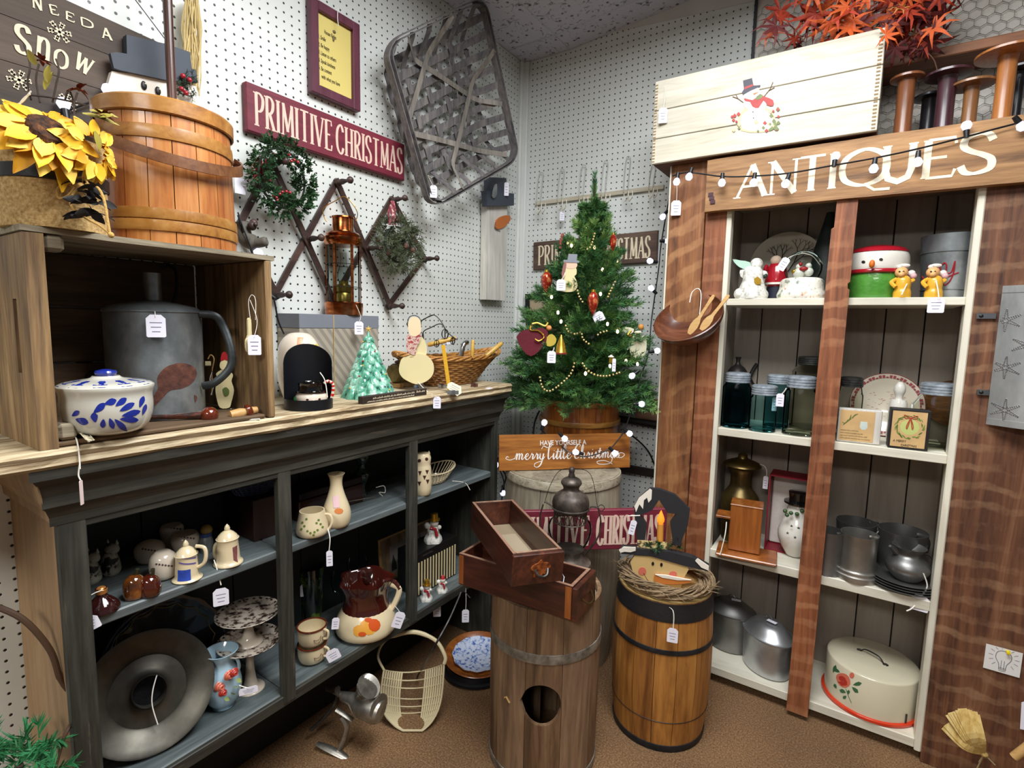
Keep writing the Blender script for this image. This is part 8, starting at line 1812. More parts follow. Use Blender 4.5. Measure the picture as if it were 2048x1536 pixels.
mb = MB(); [petal(mb,Matrix.Translation(at3(c,u,v,-30*mpp(c))) @ Matrix.Rotation(q,4,'X'),.016,.010,.3) for u, v, q in ((450,1395,1),(462,1385,2),(470,1372,3),(435,1362,4),(418,1392,5),(474,1358,.5))]; mb.build('leaves', plain('moulded_leaf','#8b9a5a',.3,var=.4), t, world=True); ptag(t,497,1381,34,14, dep(c)-.02, at3(c,478,1370,-.02))
t, c, pr, o = lb_('bud_vase', 'tall cream bud vase with orange flower and pink sticker on the middle shelf', 'vase', ZU, (655,692,1058), [(1048,48),(1030,56),(1012,50),(990,34),(970,24),(955,26),(947,34)], M_CR2, th=.002); deco(t, c, pr, [ell(4,1022,9,6,10)], plain('orange_flower','#cf7d45',.4,var=.3), 'flower', sn=0); deco(t, c, pr, [[(-8,992),(4,990),(6,1014),(-6,1016)]], plain('pink_sticker','#ddb9bd',.6), 'sticker', sn=0, off=.001)
t, c, pr, o = lb_('shamrock_mug', 'cream mug sprinkled with green shamrocks and a hanging price tag', 'mug', ZU, (608,642,1077), [(1068,56),(1055,62),(1035,54),(1020,48)], M_CR2, th=.003); handle(t, c, [(646,1028),(660,1030),(664,1045),(656,1060),(648,1064)],.0038, M_CR2)
deco(t, c, pr, [ell(a_,b_,2.6,2.4,6) for a_,b_ in ((-20,1045),(-16,1052),(-22,1058),(-10,1062),(-4,1066),(4,1064),(10,1060),(2,1070),(12,1040),(16,1048),(20,1054),(8,1046),(-12,1038))], plain('shamrock','#5f7a33',.3,var=.2), 'shamrocks', sn=0); handle(t, c, [(656,1058,-.01),(660,1078,-.03),(658,1102,-.03)],.0013, M_STR, 'string'); ptag(t,659,1117,12,32, dep(c)-.03)
y0_, y1_ = .92, 1.16; t = cbox('silver_chest', 'dark mahogany chest with silver knife on its lid at the back of the centre bay', 'box', y0_, y1_, -1.46, -1.36, ZU,.062, plain('mahogany','#35170f',.3,coat=.4,var=.2)); MB().box((0,0,.063+.012), (.098,.236,.022), b=.002).build('lid', plain('mahogany_dark','#1d1210',.4), t)
tag(MB().tube([onx(698,1003,-1.35),onx(758,992,-1.35)],.0014,5).build('silver_knife',M_CHR), 'thin bright silver knife lying along the front of the mahogany chest', 'knife'); MB().tube(cat_rom([onx(752,975,-1.352),onx(768,972,-1.35),onx(770,985,-1.35),onx(758,985,-1.35),onx(772,998,-1.35)],5),.0014,5).build('string', M_STR, t, world=True)
mb = MB(); c = Vector((-1.42,1.175,ZU+.0)); tg_ = thing('green_glass_ornament', 'dark green cut glass ornament in the back corner of the centre bay', 'ornament', (-1.42,1.205,ZU)); MB().lathe(smooth_prof([(.022,0),(.012,.03),(.03,.07),(.012,.10),(.028,.135),(.006,.17)],4),8).build('body', mottle('green_glass_dark',[(.4,'#10201c'),(.6,'#2d4b42')],60,.1,coat=1), tg_)
t, c, pr, o = lb_('movie_tumbler', 'black and green printed drinking glass with yellow lettering beside the first divider', 'glass', ZL, (606,642,1245), [(1200,42),(1132,50)], mottle('tumbler_print',[(.35,'#12131a'),(.52,'#1d2a1c'),(.6,'#6c8a22'),(.7,'#8da328')],14,.1,coat=1), th=.0015, n=1, lim=-1.31); M_YL = plain('yellow_print', '#d8cf6a',.4)
Mq = Matrix.Translation(at3(c,605,1166,-24*mpp(c))) @ Matrix.Rotation(faceang(c),4, 'Z'); btext('STAR',.020, Mq, M_YL, t, sx=.95, bold=.0006); btext('WARS',.020, Mq @ Matrix.Translation((.002,0,-.017)), M_YL, t, sx=.9, bold=.0006); ptag(t,610,1180,18,26, dep(c)-.045, at3(c,606,1135,-.03))
M_BRIM = plain('brown_rim', '#5a2414',.15, coat=.8)
zz_ = ZL
for i, (vb, vt, lb) in enumerate(((1336,1278,'lower cream bowl with brown rim and hen drawing in the stack'),(1280,1215,'upper cream bowl with brown rim and hen drawing in the stack'))):
    c, R = base(ZL,600,650,1334); c, R = pull(c, R, -1.24); c.z = zz_; t = thing('hen_bowl', lb, 'bowl', c, faceang(c), 'stacked cream hen bowls'); pr = smooth_prof([(.026,0),(.036,.006),(.041,.025),(.041,.052)],3); shell(MB(), pr,.003,32).build('bowl', M_CR2, t)
    MB().tube([(.0405*cos(2*pi*j/36),.0405*sin(2*pi*j/36),.053) for j in range(36)],.0028,6, True).build('rim', M_BRIM, t); k_ = -pi/2+.9; MB().tube(cat_rom([(.040*cos(k_),.040*sin(k_),.050),(.056*cos(k_),.056*sin(k_),.046),(.054*cos(k_),.054*sin(k_),.026),(.041*cos(k_),.041*sin(k_),.020)],5),.0035,7).build('handle', M_CR2, t)
    mb = MB(); [mb.tube([((.0418)*cos(a0+dx/.041),.0418*sin(a0+dx/.041),z) for dx,z in ((-.010,.030),(-.008,.022),(0,.017),(.008,.021),(.011,.036),(.004,.027),(-.004,.027),(-.010,.030))],.0006,4) for a0 in (-pi/2+.35,-pi/2+.95)]; mb.build('hen_drawing', plain('hen_brown','#6b4a30',.4), t); zz_ += .0545
    ptag(t,666 if i == 0 else 671,1310 if i == 0 else 1247,26 if i == 0 else 14,24, dep(c)-.03, tilt=-.4 if i == 0 else .1)
t, c, pr, o = lb_('harvest_pitcher', 'big cream pitcher with dark brown ruffled top and orange pumpkin print', 'pitcher', ZL, (700,765,1280), [(1272,96),(1250,118),(1228,112),(1208,88)], M_CR2, close=True)
pt_ = prof(c, [(1212,92),(1195,84),(1178,86),(1166,94),(1156,102)]); MB().lathe(smooth_prof(pt_,4)+[(pt_[-1][0]*.9,pt_[-1][1]-.006),(pt_[1][0]*.9,pt_[1][1]-.01),(.001,pt_[0][1])],56, cap0=False, wob=lambda a, z, z0=pt_[1][1], z1=pt_[-1][1]: 1+.11*max(0,(z-z0)/(z1-z0))*cos(5*a)).build('ruffled_top', M_BRG2, t)
handle(t, c, [(782,1168),(798,1178),(790,1205),(772,1232),(762,1238)],.0075, M_CR2, flat_=1.3); handle(t, c, [(770,1160),(788,1163),(799,1178)],.008, M_BRG2, 'handle_top')
deco(t, c, pr, [ell(4,1254,18,16,12),ell(-14,1262,14,12,10)], plain('pumpkin_yellow','#d99a3a',.3,var=.2), 'pumpkins', sn=0); deco(t, c, pr, [ell(16,1250,12,13,10),ell(-8,1268,8,5,10),ell(4,1240,8,5,8)], plain('pumpkin_orange','#c4501d',.3,var=.2), 'pumpkin_shading', off=.0013, sn=0); ptag(t,797,1240,20,34, dep(c)-.07, at3(c,790,1212,-.05), tilt=.35)
M_WG = glass('wine_glass', '#dfe8e8')
for i, (y, x) in enumerate(((1.10,-1.40),(1.17,-1.36),(1.20,-1.44))):
    t = thing('wine_glass', ['clear stemmed wine glass behind the pitcher, left of three','clear stemmed wine glass nearest the pitcher handle','clear stemmed wine glass, rearmost of three'][i], 'glass', (x,y,ZL),0, 'wine glasses in the centre bay'); MB().lathe(smooth_prof([(.03,.001),(.006,.006),(.004,.05),(.006,.085),(.03,.11),(.036,.14),(.032,.165)],4),26, cap1=False).build('glass', M_WG, t)
t, c, pr, o = lb_('owl_lantern', 'cream ceramic owl lantern with heart cut-outs beside the second divider', 'lantern', ZU, (832,858,997), [(985,34),(960,37),(935,34),(928,31),(915,34),(906,26)], M_CR2, close=True, n=2)
deco(t, c, pr, [[(a_-3.5,b_-4),(a_+3.5,b_-4),(a_,b_+5)] for a_,b_ in ((-5,946),(9,944),(4,955),(-6,967),(10,963))]+[ell(-6,921,3.4,3.4,8),ell(8,918,3.4,3.4,8)], plain('cutout_dark','#3b1a12',.8), 'cutouts', sn=0);
for q in (-11,13): MB().lathe([(.005,0),(.0005,.010)],8, c=tuple(MATS[t.name].inverted() @ at3(c,845+q,907))).build('ear_tuft', M_CR2, t)
c = Vector((-1.33,1.46,ZU)); t = thing('lattice_basket', 'oval cream ceramic lattice basket holding a dark red pincushion', 'basket', c);
MB().lathe([(.001,.002),(.04,.002),(.045,.004)],36, sy=1.5).build('base', M_CR2, t); mb = MB(); n = 34
for i in range(n): a = 2*pi*i/n; mb.tube([(.043*cos(a),.064*sin(a),.003),(.053*cos(a+.05),.082*sin(a+.05),.022),(.066*cos(a),.115*sin(a),.045+.012*sin(a)**2)],.0018,5)
mb.build('lattice', M_CR2, t, kind='stuff'); [MB().tube([(rx*cos(a),ry*sin(a),z+zz2*sin(a)**2) for a in [2*pi*i/48 for i in range(48)]],.0028,6,True).build('rim',M_CR2,t) for rx, ry, z, zz2 in ((.066,.115,.046,.012),(.048,.074,.014,0))]
tag(MB().ball((-1.35,1.40,ZU+.047),.040,18,12,sc=(1,1.2,.8)).build('pincushion',plain('dark_red_cloth','#3f1418',.9,bump=.4)), 'dark red round pincushion resting in the lattice basket', 'pincushion'); MB().tube(cat_rom([onx(905,962,-1.24),onx(930,966,-1.236),onx(940,980,-1.225)],5),.0014,5).build('string', M_STR, t, world=True)
ya, yb_ = onx(834,1150, -1.30).y, onx(912,1150, -1.30).y; zt_ = onx(870,1092, -1.30).z
t = thing('striped_box', 'black box with cream vertical stripes carrying the snowman figurine', 'box', (-1.35,(ya+yb_)/2,ZL)); hB = zt_-ZL; MB().box((0,0,hB/2), (.10,yb_-ya,hB), b=.001).build('box', plain('box_black','#141313',.4), t); mb = MB(); ns = 14
for i in range(ns): mb.box((.0506,(yb_-ya)*(-.46+.92*i/(ns-1)),hB*.41), (.001,(yb_-ya)*.030,hB*.76))
mb.build('stripes', plain('stripe_cream','#d9c79a',.5), t, kind='stuff'); scrib(t, frame((-1.2988,ya,zt_-.017),(0,1,0),(0,0,1)),.03,.085,0,.008, plain('faint_letter','#4a4640',.5))
def sfig(lb, u, v, s, pos, hat, hm):
    c = Vector(pos); t = thing('snowman_figurine', lb, 'figurine', c, faceang(c)); k = s*mpp(c); MB().lathe(smooth_prof([(16*k,0),(15*k,6*k),(11*k,14*k),(11*k,22*k),(8*k,28*k)],3)+[(.0005,30*k)],20, wob=lambda a, z: 1+.08*sin(5*a)).build('body', M_SF, t)
    MB().ball((2*k,-2*k,35*k),8*k,12,8).build('head', M_CER, t); MB().lathe([(10*k,40*k),(10*k,42*k),(7*k,42*k),(6.5*k,52*k),(.001,53*k)] if hat else [(7*k,39*k),(5*k,46*k),(.001,50*k)],18, c=(2*k,-2*k,0)).build('hat', hm, t); MB().tube([(-5*k,-9*k,28*k),(4*k,-12*k,27*k),(7*k,-13*k,14*k)],2.6*k,7).build('scarf', M_RGL, t); MB().ball((-10*k,-2*k,30*k),6*k,10,7).build('arm', M_SF, t); MB().ball((11*k,-4*k,27*k),4*k,10,7).build('arm', M_CER, t); return t, c
sfig('white snowman figurine with gold top hat and red scarf on the striped box',866,1094,1.12, (-1.335,onx(866,1090,-1.335).y,zt_+.001),1, M_GLD); t, c = sfig('tiny figurine with gold hat in front of the striped box',852,1200,.8, (-1.262,onx(852,1196,-1.262).y,ZL),1, M_GLD); t, c = sfig('tiny white figurine with red cap and blue bag before the striped box',882,1198,.7, (-1.255,onx(884,1192,-1.255).y,ZL),0, M_RED)
MB().ball((.006,-.010,.014),.004,8,6).build('bag', plain('bag_blue','#27399a',.4), t); ptag(t,874,1221,15,26, dep((-1.222,c.y,.33)), via=None, anchor=atd(868,1192,dep((-1.225,c.y,.34))))
q = [(-1.475,1.33), (-1.465,1.69)]; zp = onx(900,1030, -1.47).z; M = frame((-1.468,1.34,ZL+.001), (0,1,0), (-.12,0,1)); t = thing('winter_picture', 'rustic bark-edged picture of snowy pines behind the striped box', 'picture', M=M); L_, h_ = .33, zp-ZL+.012
MB().box((L_/2,.005,h_/2), (L_,.01,h_), b=.002).build('panel', M_LW, t); MB().box((L_*.5,-.0004,h_*.5), (L_*.95,.001,h_*.92)).build('print', mottle('bark_print',[(.35,'#54402f'),(.5,'#8a7458'),(.65,'#a99677')],25,.7,vec=(1,1,.2)), t); MB().box((L_*.46,-.0010,h_*.46), (L_*.62,.001,h_*.6)).build('sky', mottle('dusk',[(.3,'#6a7076'),(.6,'#a99b92'),(.75,'#c2b6ab')],6,.7), t)
for xx, hh_ in ((.66,.55), (.76,.40), (.3,.3), (.2,.36)): MB().lathe([(h_*.12*hh_*2,0),(h_*.07,h_*hh_*.4),(.0005,h_*hh_)],8, c=(L_*xx,-.0016,h_*.2), sy=.04).build('painted_pine', plain('pine_dark','#2c3228',.7), t)
M_TG = thing('hanging_price_tag', 'white price tag hanging from a small screw at the end of the grey cabinet', 'tag', onx(931,1232,-1.215)); ptag(M_TG,931,1232,14,27, dep(onx(931,1232,-1.215)), onx(931,1176,-1.222)); MB().tube([onx(925,1178,-1.224),onx(940,1195,-1.21)],.002,6).build('screw', M_CHR, M_TG, world=True)
# ======================= DRAWERS ON THE BARREL =======================
M_MH = wood('drawer_wood', ['#20100b','#3a1c13','#54291b','#6b3a26'], 'X', scale=.8, rough=.4, bump=.1, coat=.2); M_MHE = wood('drawer_edge', ['#6b4636','#8d6a56','#a98a74'], 'X', rough=.6); M_DT = wood('dovetail', ['#6b3413','#8f4d1e','#a9642c'], 'Z', rough=.5)
def drawer(nm, lb, M, L, W, hh, th=.010, front=False):
    T = thing('mahogany_box', lb, 'drawer', M=M)
    for c, d in (((L/2,th/2,hh/2),(L,th,hh)), ((L/2,W-th/2,hh/2),(L,th,hh)), ((th/2,W/2,hh/2),(th,W-2*th,hh)), ((L-th/2,W/2,hh/2),(th,W-2*th,hh))):
        o = MB().box(c, (d[0]-.0004,d[1]-.0004,d[2]), b=.001).build('side_panel', M_MH, T); MB().box((c[0],c[1],hh+.0004), (d[0]-.001,d[1]-.001,.0009)).build('worn_edge', M_MHE, o)
    MB().box((L/2,W/2,.003), (L-2*th,W-2*th,.005)).build('bottom', plain('drawer_bottom','#8a7a62',.7,var=.15), T); return T
zd = H1+.002; A, B_ = onz(917,1168, zd), onz(1143,1243, zd); L_ = (B_-A).length; hh = zat(B_,1174)-zd
M = frame(A, B_-A, (0,0,1)); W_d = .125
t = drawer('wooden_drawer', 'long dark mahogany drawer with dovetailed corner lying across the open barrel', M, L_, W_d, hh)
MB().box((L_-.012,-.0004,hh/2), (.018,.001,hh*.92)).build('dovetail_joint', M_DT, t); MB().box((.010,-.0004,hh/2), (.016,.001,hh*.92)).build('dovetail_joint', M_DT, t)
MB().box((L_+.008,W_d/2,hh*.5), (.014,W_d+.01,hh*.98), b=.002).build('front_panel', M_MH, t)
MB().tube(cat_rom([(L_+.016,W_d*.25,hh*.55),(L_+.030,W_d*.35,hh*.4),(L_+.030,W_d*.6,hh*.4),(L_+.016,W_d*.72,hh*.55)],5),.0028,6).build('drop_handle', M_BRS, t)
Md = M @ Matrix.Translation((L_-.06,W_d*.45,hh*.55)); MB().tube([Md @ Vector(p) for p in ((-.012,-.01,0),(-.004,.014,.035),(.003,.012,.028),(.006,-.006,-.004),(.014,-.012,-.012),(.002,-.018,-.014))],.0014,6, True).build('cutter_outline', M_TAG, None); tag(bpy.data.objects['cutter_outline'], 'white outlined cookie cutter standing inside the long drawer', 'cutter'); bpy.data.objects['cutter_outline'].name = 'cookie_cutter'
D1 = 1.335; TL, TR = atd(1026,1108, D1), atd(1124,1098, D1+.05); BK = atd(976,998, D1+.37)
X = (TR-TL).normalized(); Yv = (BK-TL); Yv = (Yv-X*Yv.dot(X)).normalized(); Z = X.cross(Yv); W2, L2 = (TR-TL).length, min(.36, (BK-TL).length); h2 = .084
M = Matrix(((Yv.x,-X.x,Z.x,0),(Yv.y,-X.y,Z.y,0),(Yv.z,-X.z,Z.z,0),(0,0,0,1))); M = Matrix.Translation(TR-Z*h2) @ M
t = drawer('wooden_drawer', 'dark drawer with ornate rusty handle tipped on top of the long drawer', M, L2, W2, h2,.009)
MB().box((-.006,W2/2,h2*.5), (.012,W2+.006,h2*.98), b=.002).build('front_panel', M_MH, t)
M_RH = mottle('rusty_brass', [(.35,'#3c241a'),(.5,'#8f4a22'),(.62,'#b56a34'),(.75,'#5b4a3c')],60,.5,.4,.5); Mf = M @ Matrix.Translation((-.0125,W2*.46,h2*.5)) @ Matrix(((0,1,0,0),(-1,0,0,0),(0,0,1,0),(0,0,0,1)))
mb = MB(); mb.prism(sm2([(-.028,.004),(-.020,.014),(-.008,.018),(0,.026),(.008,.018),(.020,.016),(.028,.006),(.022,-.002),(.020,-.018),(.008,-.012),(0,-.020),(-.008,-.012),(-.018,-.020),(-.020,-.004)],3), -.003,.0, Mf); mb.build('escutcheon', M_RH, t, world=True)
mb = MB(); mb.tube(cat_rom([Mf @ Vector(p) for p in ((-.018,-.005,.002),(-.012,-.016,-.008),(0,-.018,-.012),(.012,-.016,-.008),(.018,-.005,.002))],5),.003,6); mb.build('pull', M_ZD, t, world=True); MB().box((L2*.52,W2*.45,.0085), (L2*.45,W2*.6,.003)).build('card_liner', plain('liner','#9a8c74',.7), t)
# ======================= WREATH AND SNOWMAN ON THE KEG =======================
M_VINE = wood('vine', ['#4d3b2a','#8a7355','#b09a76'], 'X', scale=3, rough=.8, bump=.4); t = thing('grapevine_wreath', 'twisted grapevine wreath lying flat on top of the keg', 'wreath', (cb2.x,cb2.y,H2+.0025)); r_ = random.Random(8)
for i in range(34):
    ph, k1, R0, q = r_.uniform(0,6.3), r_.choice([2,3,4]), .130+r_.uniform(-.012,.014), r_.uniform(.008,.024); n = 40; a0 = r_.uniform(0,6.3)
    pts = [((R0+q*cos(k1*a+ph))*cos(a+a0),(R0+q*cos(k1*a+ph))*sin(a+a0),.021+q*.7*sin(k1*a+ph)) for a in [2*pi*.86*j/n for j in range(n+1)]]; MB().tube(pts, [.0026]*n+[.0008],5).build('vine', M_VINE, t)
mb = MB(); [sprig(mb,Vector((cb2.x+.15*cos(a),cb2.y+.15*sin(a),H2+.03)),(cos(a+1),sin(a+1),.1),.02,3,.04,.0014,.6,r_) for a in [r_.uniform(0,6.3) for _ in range(26)]]; mb.build('twiglets', M_VINE, t, world=True, kind='stuff')
c = Vector((cb2.x-.012,cb2.y-.03,H2+.012)); c.z = H2+.012
t = thing('snowman_head_light', 'painted wooden snowman head with black star hat and lit candle standing in the grapevine wreath', 'decoration', c, faceang(c)); M_TN = plain('tan_face', '#cdae74',.55, var=.08)
cut('face', t, c, [(1270,1108),(1372,1122),(1369,1150),(1362,1170),(1350,1184),(1300,1176),(1270,1164),(1266,1140)], -.012,.012, M_TN,2)
SO = [(1268,1020), (1276,998), (1300,977), (1320,979), (1350,990), (1380,1019), (1376,1050), (1366,1075), (1361,1092)]; SI = [(1345,1080), (1340,1046), (1353,1028), (1335,1026), (1318,1000), (1305,1020), (1281,1031), (1294,1050), (1290,1080)]
cut('hat', t, c, SO+[(1345,1090)]+SI+[(1274,1080)],.0,.018, M_BLK if 0 else plain('hat_black','#26272b',.55,var=.15,bump=.1),0)
cut('snow_patch', t, c, [(1269,1012),(1278,995),(1300,977),(1304,980),(1303,998),(1297,1005),(1294,995),(1288,1000),(1286,1018),(1279,1008),(1272,1024)], -.002,.0, M_SNW,0)
cut('hat_brim', t, c, [(1240,1098),(1243,1092),(1275,1094),(1340,1100),(1385,1112),(1418,1130),(1415,1138),(1370,1128),(1300,1108),(1244,1104)], -.016,.014, _mc['hat_black'],0); cut('brim_snow', t, c, [(1239,1096),(1248,1090),(1272,1091),(1272,1097),(1262,1100),(1250,1099),(1242,1101)], -.019, -.012, M_SNW,0); cut('brim_snow', t, c, [(1390,1117),(1395,1113),(1417,1128),(1416,1136),(1402,1130)], -.019, -.012, M_SNW,0)
cut('plaid_band', t, c, [(1275,1080),(1334,1084),(1334,1098),(1274,1096)], -.004,.0, mottle('plaid_tan',[(.42,'#d8c48a'),(.5,'#c9b279'),(.56,'#4a3a2a')],90,.7),0)
cut('carrot_nose', t, c, [(1309,1146),(1320,1144),(1382,1155),(1365,1162),(1322,1162),(1310,1156)], -.022, -.012, plain('carrot2','#c07535',.5,var=.15),2); cut('nose_snow', t, c, [(1311,1143),(1330,1144),(1382,1154),(1355,1154),(1325,1149)], -.024, -.018, M_SNW,0)
cut('cheek', t, c, ell(1285,1139,8,8,12), -.0135, -.012, plain('cheek_pink','#cf6f5c',.6,var=.1),0); cut('cheek', t, c, ell(1346,1145,8,6,12), -.0135, -.012, _mc['cheek_pink'],0)
for u, v in ((1306,1124), (1323,1126)): cut('eye', t, c, ell(u,v,2.6,3.6,10), -.014, -.012, M_BLK,0)
handle(t, c, [(1287,1146,-.014),(1295,1160,-.014),(1305,1164,-.014),(1315,1170,-.014),(1340,1163,-.014)],.0008, M_BLK, 'mouth')
p0, p1 = at3(c,1320,1082, -.012), at3(c,1321,1048, -.012); MB().tube([p0,p1],.0105,14).build('candle', plain('wax_candle','#c98a35',.5,var=.1), t, world=True)
MB().lathe([(.006,0),(.0115,.010),(.012,.018),(.008,.030),(.003,.042),(.0005,.047)],18, M=Matrix.Translation(p1)).build('flame_bulb', emis('flame_orange','#ff6a18',2.2), t, world=True); MB().ball(tuple(p1+Vector((0,0,.016))),.005,8,6, sc=(1,1,1.5)).build('filament', emis('flame_core','#ffd060',12), t, world=True)
mb = MB()
for u, v in ((1300,1093), (1312,1096), (1322,1090), (1345,1088), (1352,1078), (1357,1095), (1345,1100)):
    for q in range(4): sprig(mb, at3(c,u,v,-.016), (r_.uniform(-1,1),r_.uniform(-1,.2),r_.uniform(-.6,1)),.014,9,.018,.0022,.9, r_)
mb.build('pine_sprig', plain('sprig_dark','#1f4a2c',.6,var=.2), t, world=True, kind='stuff'); ptag(t,1265,1055,12,30, dep(c)-.03, tilt=.2); handle(t, c, [(1256,1032,-.03),(1280,1031,-.03)],.0018, M_STR, 'string')
# ======================= FLOOR ITEMS =======================
g0 = onz(672,1505,0); Dg = dep(g0); M_MT = mottle('cast_metal', [(.3,'#77736b'),(.5,'#a09c93'),(.7,'#c3bfb6')],20,.38,.85,.15)
t = thing('meat_grinder', 'old cast metal hand-crank meat grinder standing on the floor by the grey cabinet', 'grinder', g0); G = lambda u, v, d=0: atd(u, v, Dg+d)
mb = MB(); mb.tube([G(634,1487,.01),G(655,1496,.0),G(680,1508,-.01),G(704,1522,-.02)], [.009,.013,.014,.008],8, flat=.5); mb.build('foot', M_MT, t, world=True); mb = MB(); mb.tube(cat_rom([G(676,1505),G(688,1478),G(694,1452),G(684,1432)],4),.010,8, flat=.6); mb.build('leg', M_MT, t, world=True)
mb = MB(); mb.tube([G(672,1418),G(706,1440)],.010,6, flat=.5); mb.build('clamp_plate', M_MT, t, world=True); MB().tube([G(684,1392,.02),G(704,1398,.01),G(720,1408),G(752,1420,-.02),G(762,1424,-.025)], [.014,.020,.036,.040,.034],20).build('barrel', M_MT, t, world=True)
MB().tube([G(716,1415),G(722,1395),G(731,1380,-.01),G(738,1372,-.02),G(736,1375,-.015),G(728,1390)], [.020,.022,.028,.039,.035,.018],24, cap=False).build('hopper', M_MT, t, world=True); MB().tube([G(757,1412,-.03),G(759,1413,-.032)],.036,20).build('ring_nut', M_MT, t, world=True)
MB().tube([G(690,1393,.02),G(668,1382,.03)], [.011,.008],10).build('shaft', M_MT, t, world=True); MB().tube(cat_rom([G(676,1385,.03),G(668,1410,.03),G(648,1435,.03),G(622,1460,.03)],4),.0055,6).build('crank', M_ZD, t, world=True); MB().tube([G(675,1380,.0),G(655,1376,.02)], [.012,.010],10).build('knob', M_BRZ, t, world=True)
b0 = onz(825,1463,.004); Db = dep(b0); M_RP = plain('cream_cord', '#cfc29c',.7, var=.1, bump=.3); t = thing('cord_basket', 'open cream cord and wire basket with arched handle standing on the carpet', 'basket', b0)
Lc = cat_rom([(768,1340,0),(762,1385,0),(768,1425,0),(788,1450,0),(806,1461,0)],6); Rc = cat_rom([(888,1328,0),(884,1385,0),(876,1420,0),(862,1445,0),(845,1461,0)],6); nq = len(Lc)
def BP(u, f):
    x = f*(nq-1); i = min(int(x), nq-2); l, r = Lc[i].lerp(Lc[i+1], x-i), Rc[i].lerp(Rc[i+1], x-i); p = l.lerp(r, u); s_ = 1-(2*u-1)**2
    return atd(p.x, p.y+10*s_*(1-.7*f), Db+.075*s_*(1-.4*f)+.05*(1-f))
for u0, u1 in ((0,.30), (.70,1)):
    for i in range(9): u = u0+(u1-u0)*i/8; MB().tube([BP(u,f/10) for f in range(11)],.0036,6).build('cord', M_RP, t, world=True)
for f in (0,.10,.17,.28,.38,.48,.58,.68,.80,.88): MB().tube([BP(u/12,f) for u in range(13)],.0022,6).build('rung', M_RP, t, world=True)
MB().tube(cat_rom([BP(0,0),atd(756,1310,Db+.06),atd(775,1278,Db+.09),atd(825,1264,Db+.10),atd(870,1280,Db+.09),atd(890,1312,Db+.06),BP(1,0)],6), [.004]*14+[.0075]*8+[.0065]*15,8).build('handle', M_RP, t, world=True); MB().tube([BP(0,f/12) for f in range(13)]+[BP(1,1-f/12) for f in range(13)],.0035,6).build('rim_wire', M_RP, t, world=True)
c = onz(952,1338,0); mk = mpp(c); t = thing('round_heater', 'low black round base under the brown tray on the floor', 'base', c); MB().lathe([(62*mk,0),(66*mk,.006),(66*mk,.016),(60*mk,.020),(58*mk,.036),(.001,.038)],36).build('base', M_TIN, t)
M = Matrix.Translation(c+Vector((0,.01,.043))) @ Matrix.Rotation(faceang(c),4, 'Z') @ Matrix.Rotation(.10,4, 'X'); t = thing('brown_tray', 'round brown wooden tray leaning toward the room beside the barrel', 'tray', M=M); MB().lathe([(.001,.006),(52*mk,.006),(56*mk,.012),(66*mk,.020),(67*mk,.018),(58*mk,.006),(50*mk,.000),(.001,.000)],44).build('tray', M_HON, t)
M = M @ Matrix.Translation((0,0,.0075)); t = thing('blue_white_plate', 'blue and white spongeware plate lying on the round brown tray', 'plate', M=M); MB().lathe([(.001,.002),(34*mk,.002),(46*mk,.010),(50*mk,.013),(50*mk,.010),(36*mk,0),(.001,0)],48, wob=lambda a, z: 1+.02*cos(12*a)).build('plate', mottle('spongeware',[(.38,'#4a66b0'),(.46,'#a9bbe0'),(.54,'#d5def0'),(.7,'#c3cfe8')],70,.2,coat=.5), t)
c = onz(968,1225,.18); t = tag(MB().lathe(smooth_prof([(.09,0),(.10,.1),(.09,.20),(.05,.235)],4)+[(.001,.24)],24,c=tuple(Vector((c.x-.10,c.y+.22,.0)))).build('brown_cushion',plain('brown_vinyl','#5a4138',.6,var=.15)), 'brown padded stool half hidden between the cabinet and the barrel', 'stool')
for l, lb in (([(835,1352,dep(onz(835,1352,.004))),(862,1305,1.63),(898,1240,1.66),(922,1185,1.72)],'black power cable hanging below the right end of the grey cabinet'), ([(1250,862,2.25),(1275,880,2.3),(1298,905,2.35),(1315,945,2.4)],'black cable curving behind the cupboard post beside the merry sign'), ([(1001,985,2.2),(1012,955,2.2),(1003,938,2.15)],'dark cord dropping behind the left end of the merry sign')): tag(MB().tube(cat_rom([atd(*q) for q in l],6),.0035,6).build('cable',M_BLK), lb, 'cable')
tag(MB().tube(cat_rom([atd(*q) for q in ((-30,1205,.98),(45,1238,1.0),(100,1300,1.02),(122,1362,1.03),(150,1400,1.04),(148,1435,1.04),(128,1475,1.02),(110,1540,1.0))],6),[.0055]*18+[.004]*18+[.003]*7,8).build('electric_cable',plain('cord_brown','#4a3424',.5,var=.1)), 'brown cord looping down beside the tan cabinet side at lower left', 'cord')
t = thing('pine_spray', 'bright green artificial pine spray in the bottom left corner', 'branch', atd(40,1530,1.0)); mb = MB()
for i in range(46): u, v = r_.uniform(-30,125), 0; v = 1500+abs(u-60)*.12+r_.uniform(-28,45); sprig(mb, atd(u,v,.98+r_.uniform(-.04,.06)), (r_.uniform(-.5,.9),r_.uniform(-.5,.5),r_.uniform(-.2,1)),.03,22,.030,.0026,.8, r_)
mb.build('needles', plain('spray_green','#2f7a4a',.5,var=.35,vscale=30), t, world=True, kind='stuff'); MB().tube([atd(40,1530,1.0),atd(20,1700,1.02),Vector((-1.17,.2,.0))],.006,6).build('stem', M_TWG, t, world=True)
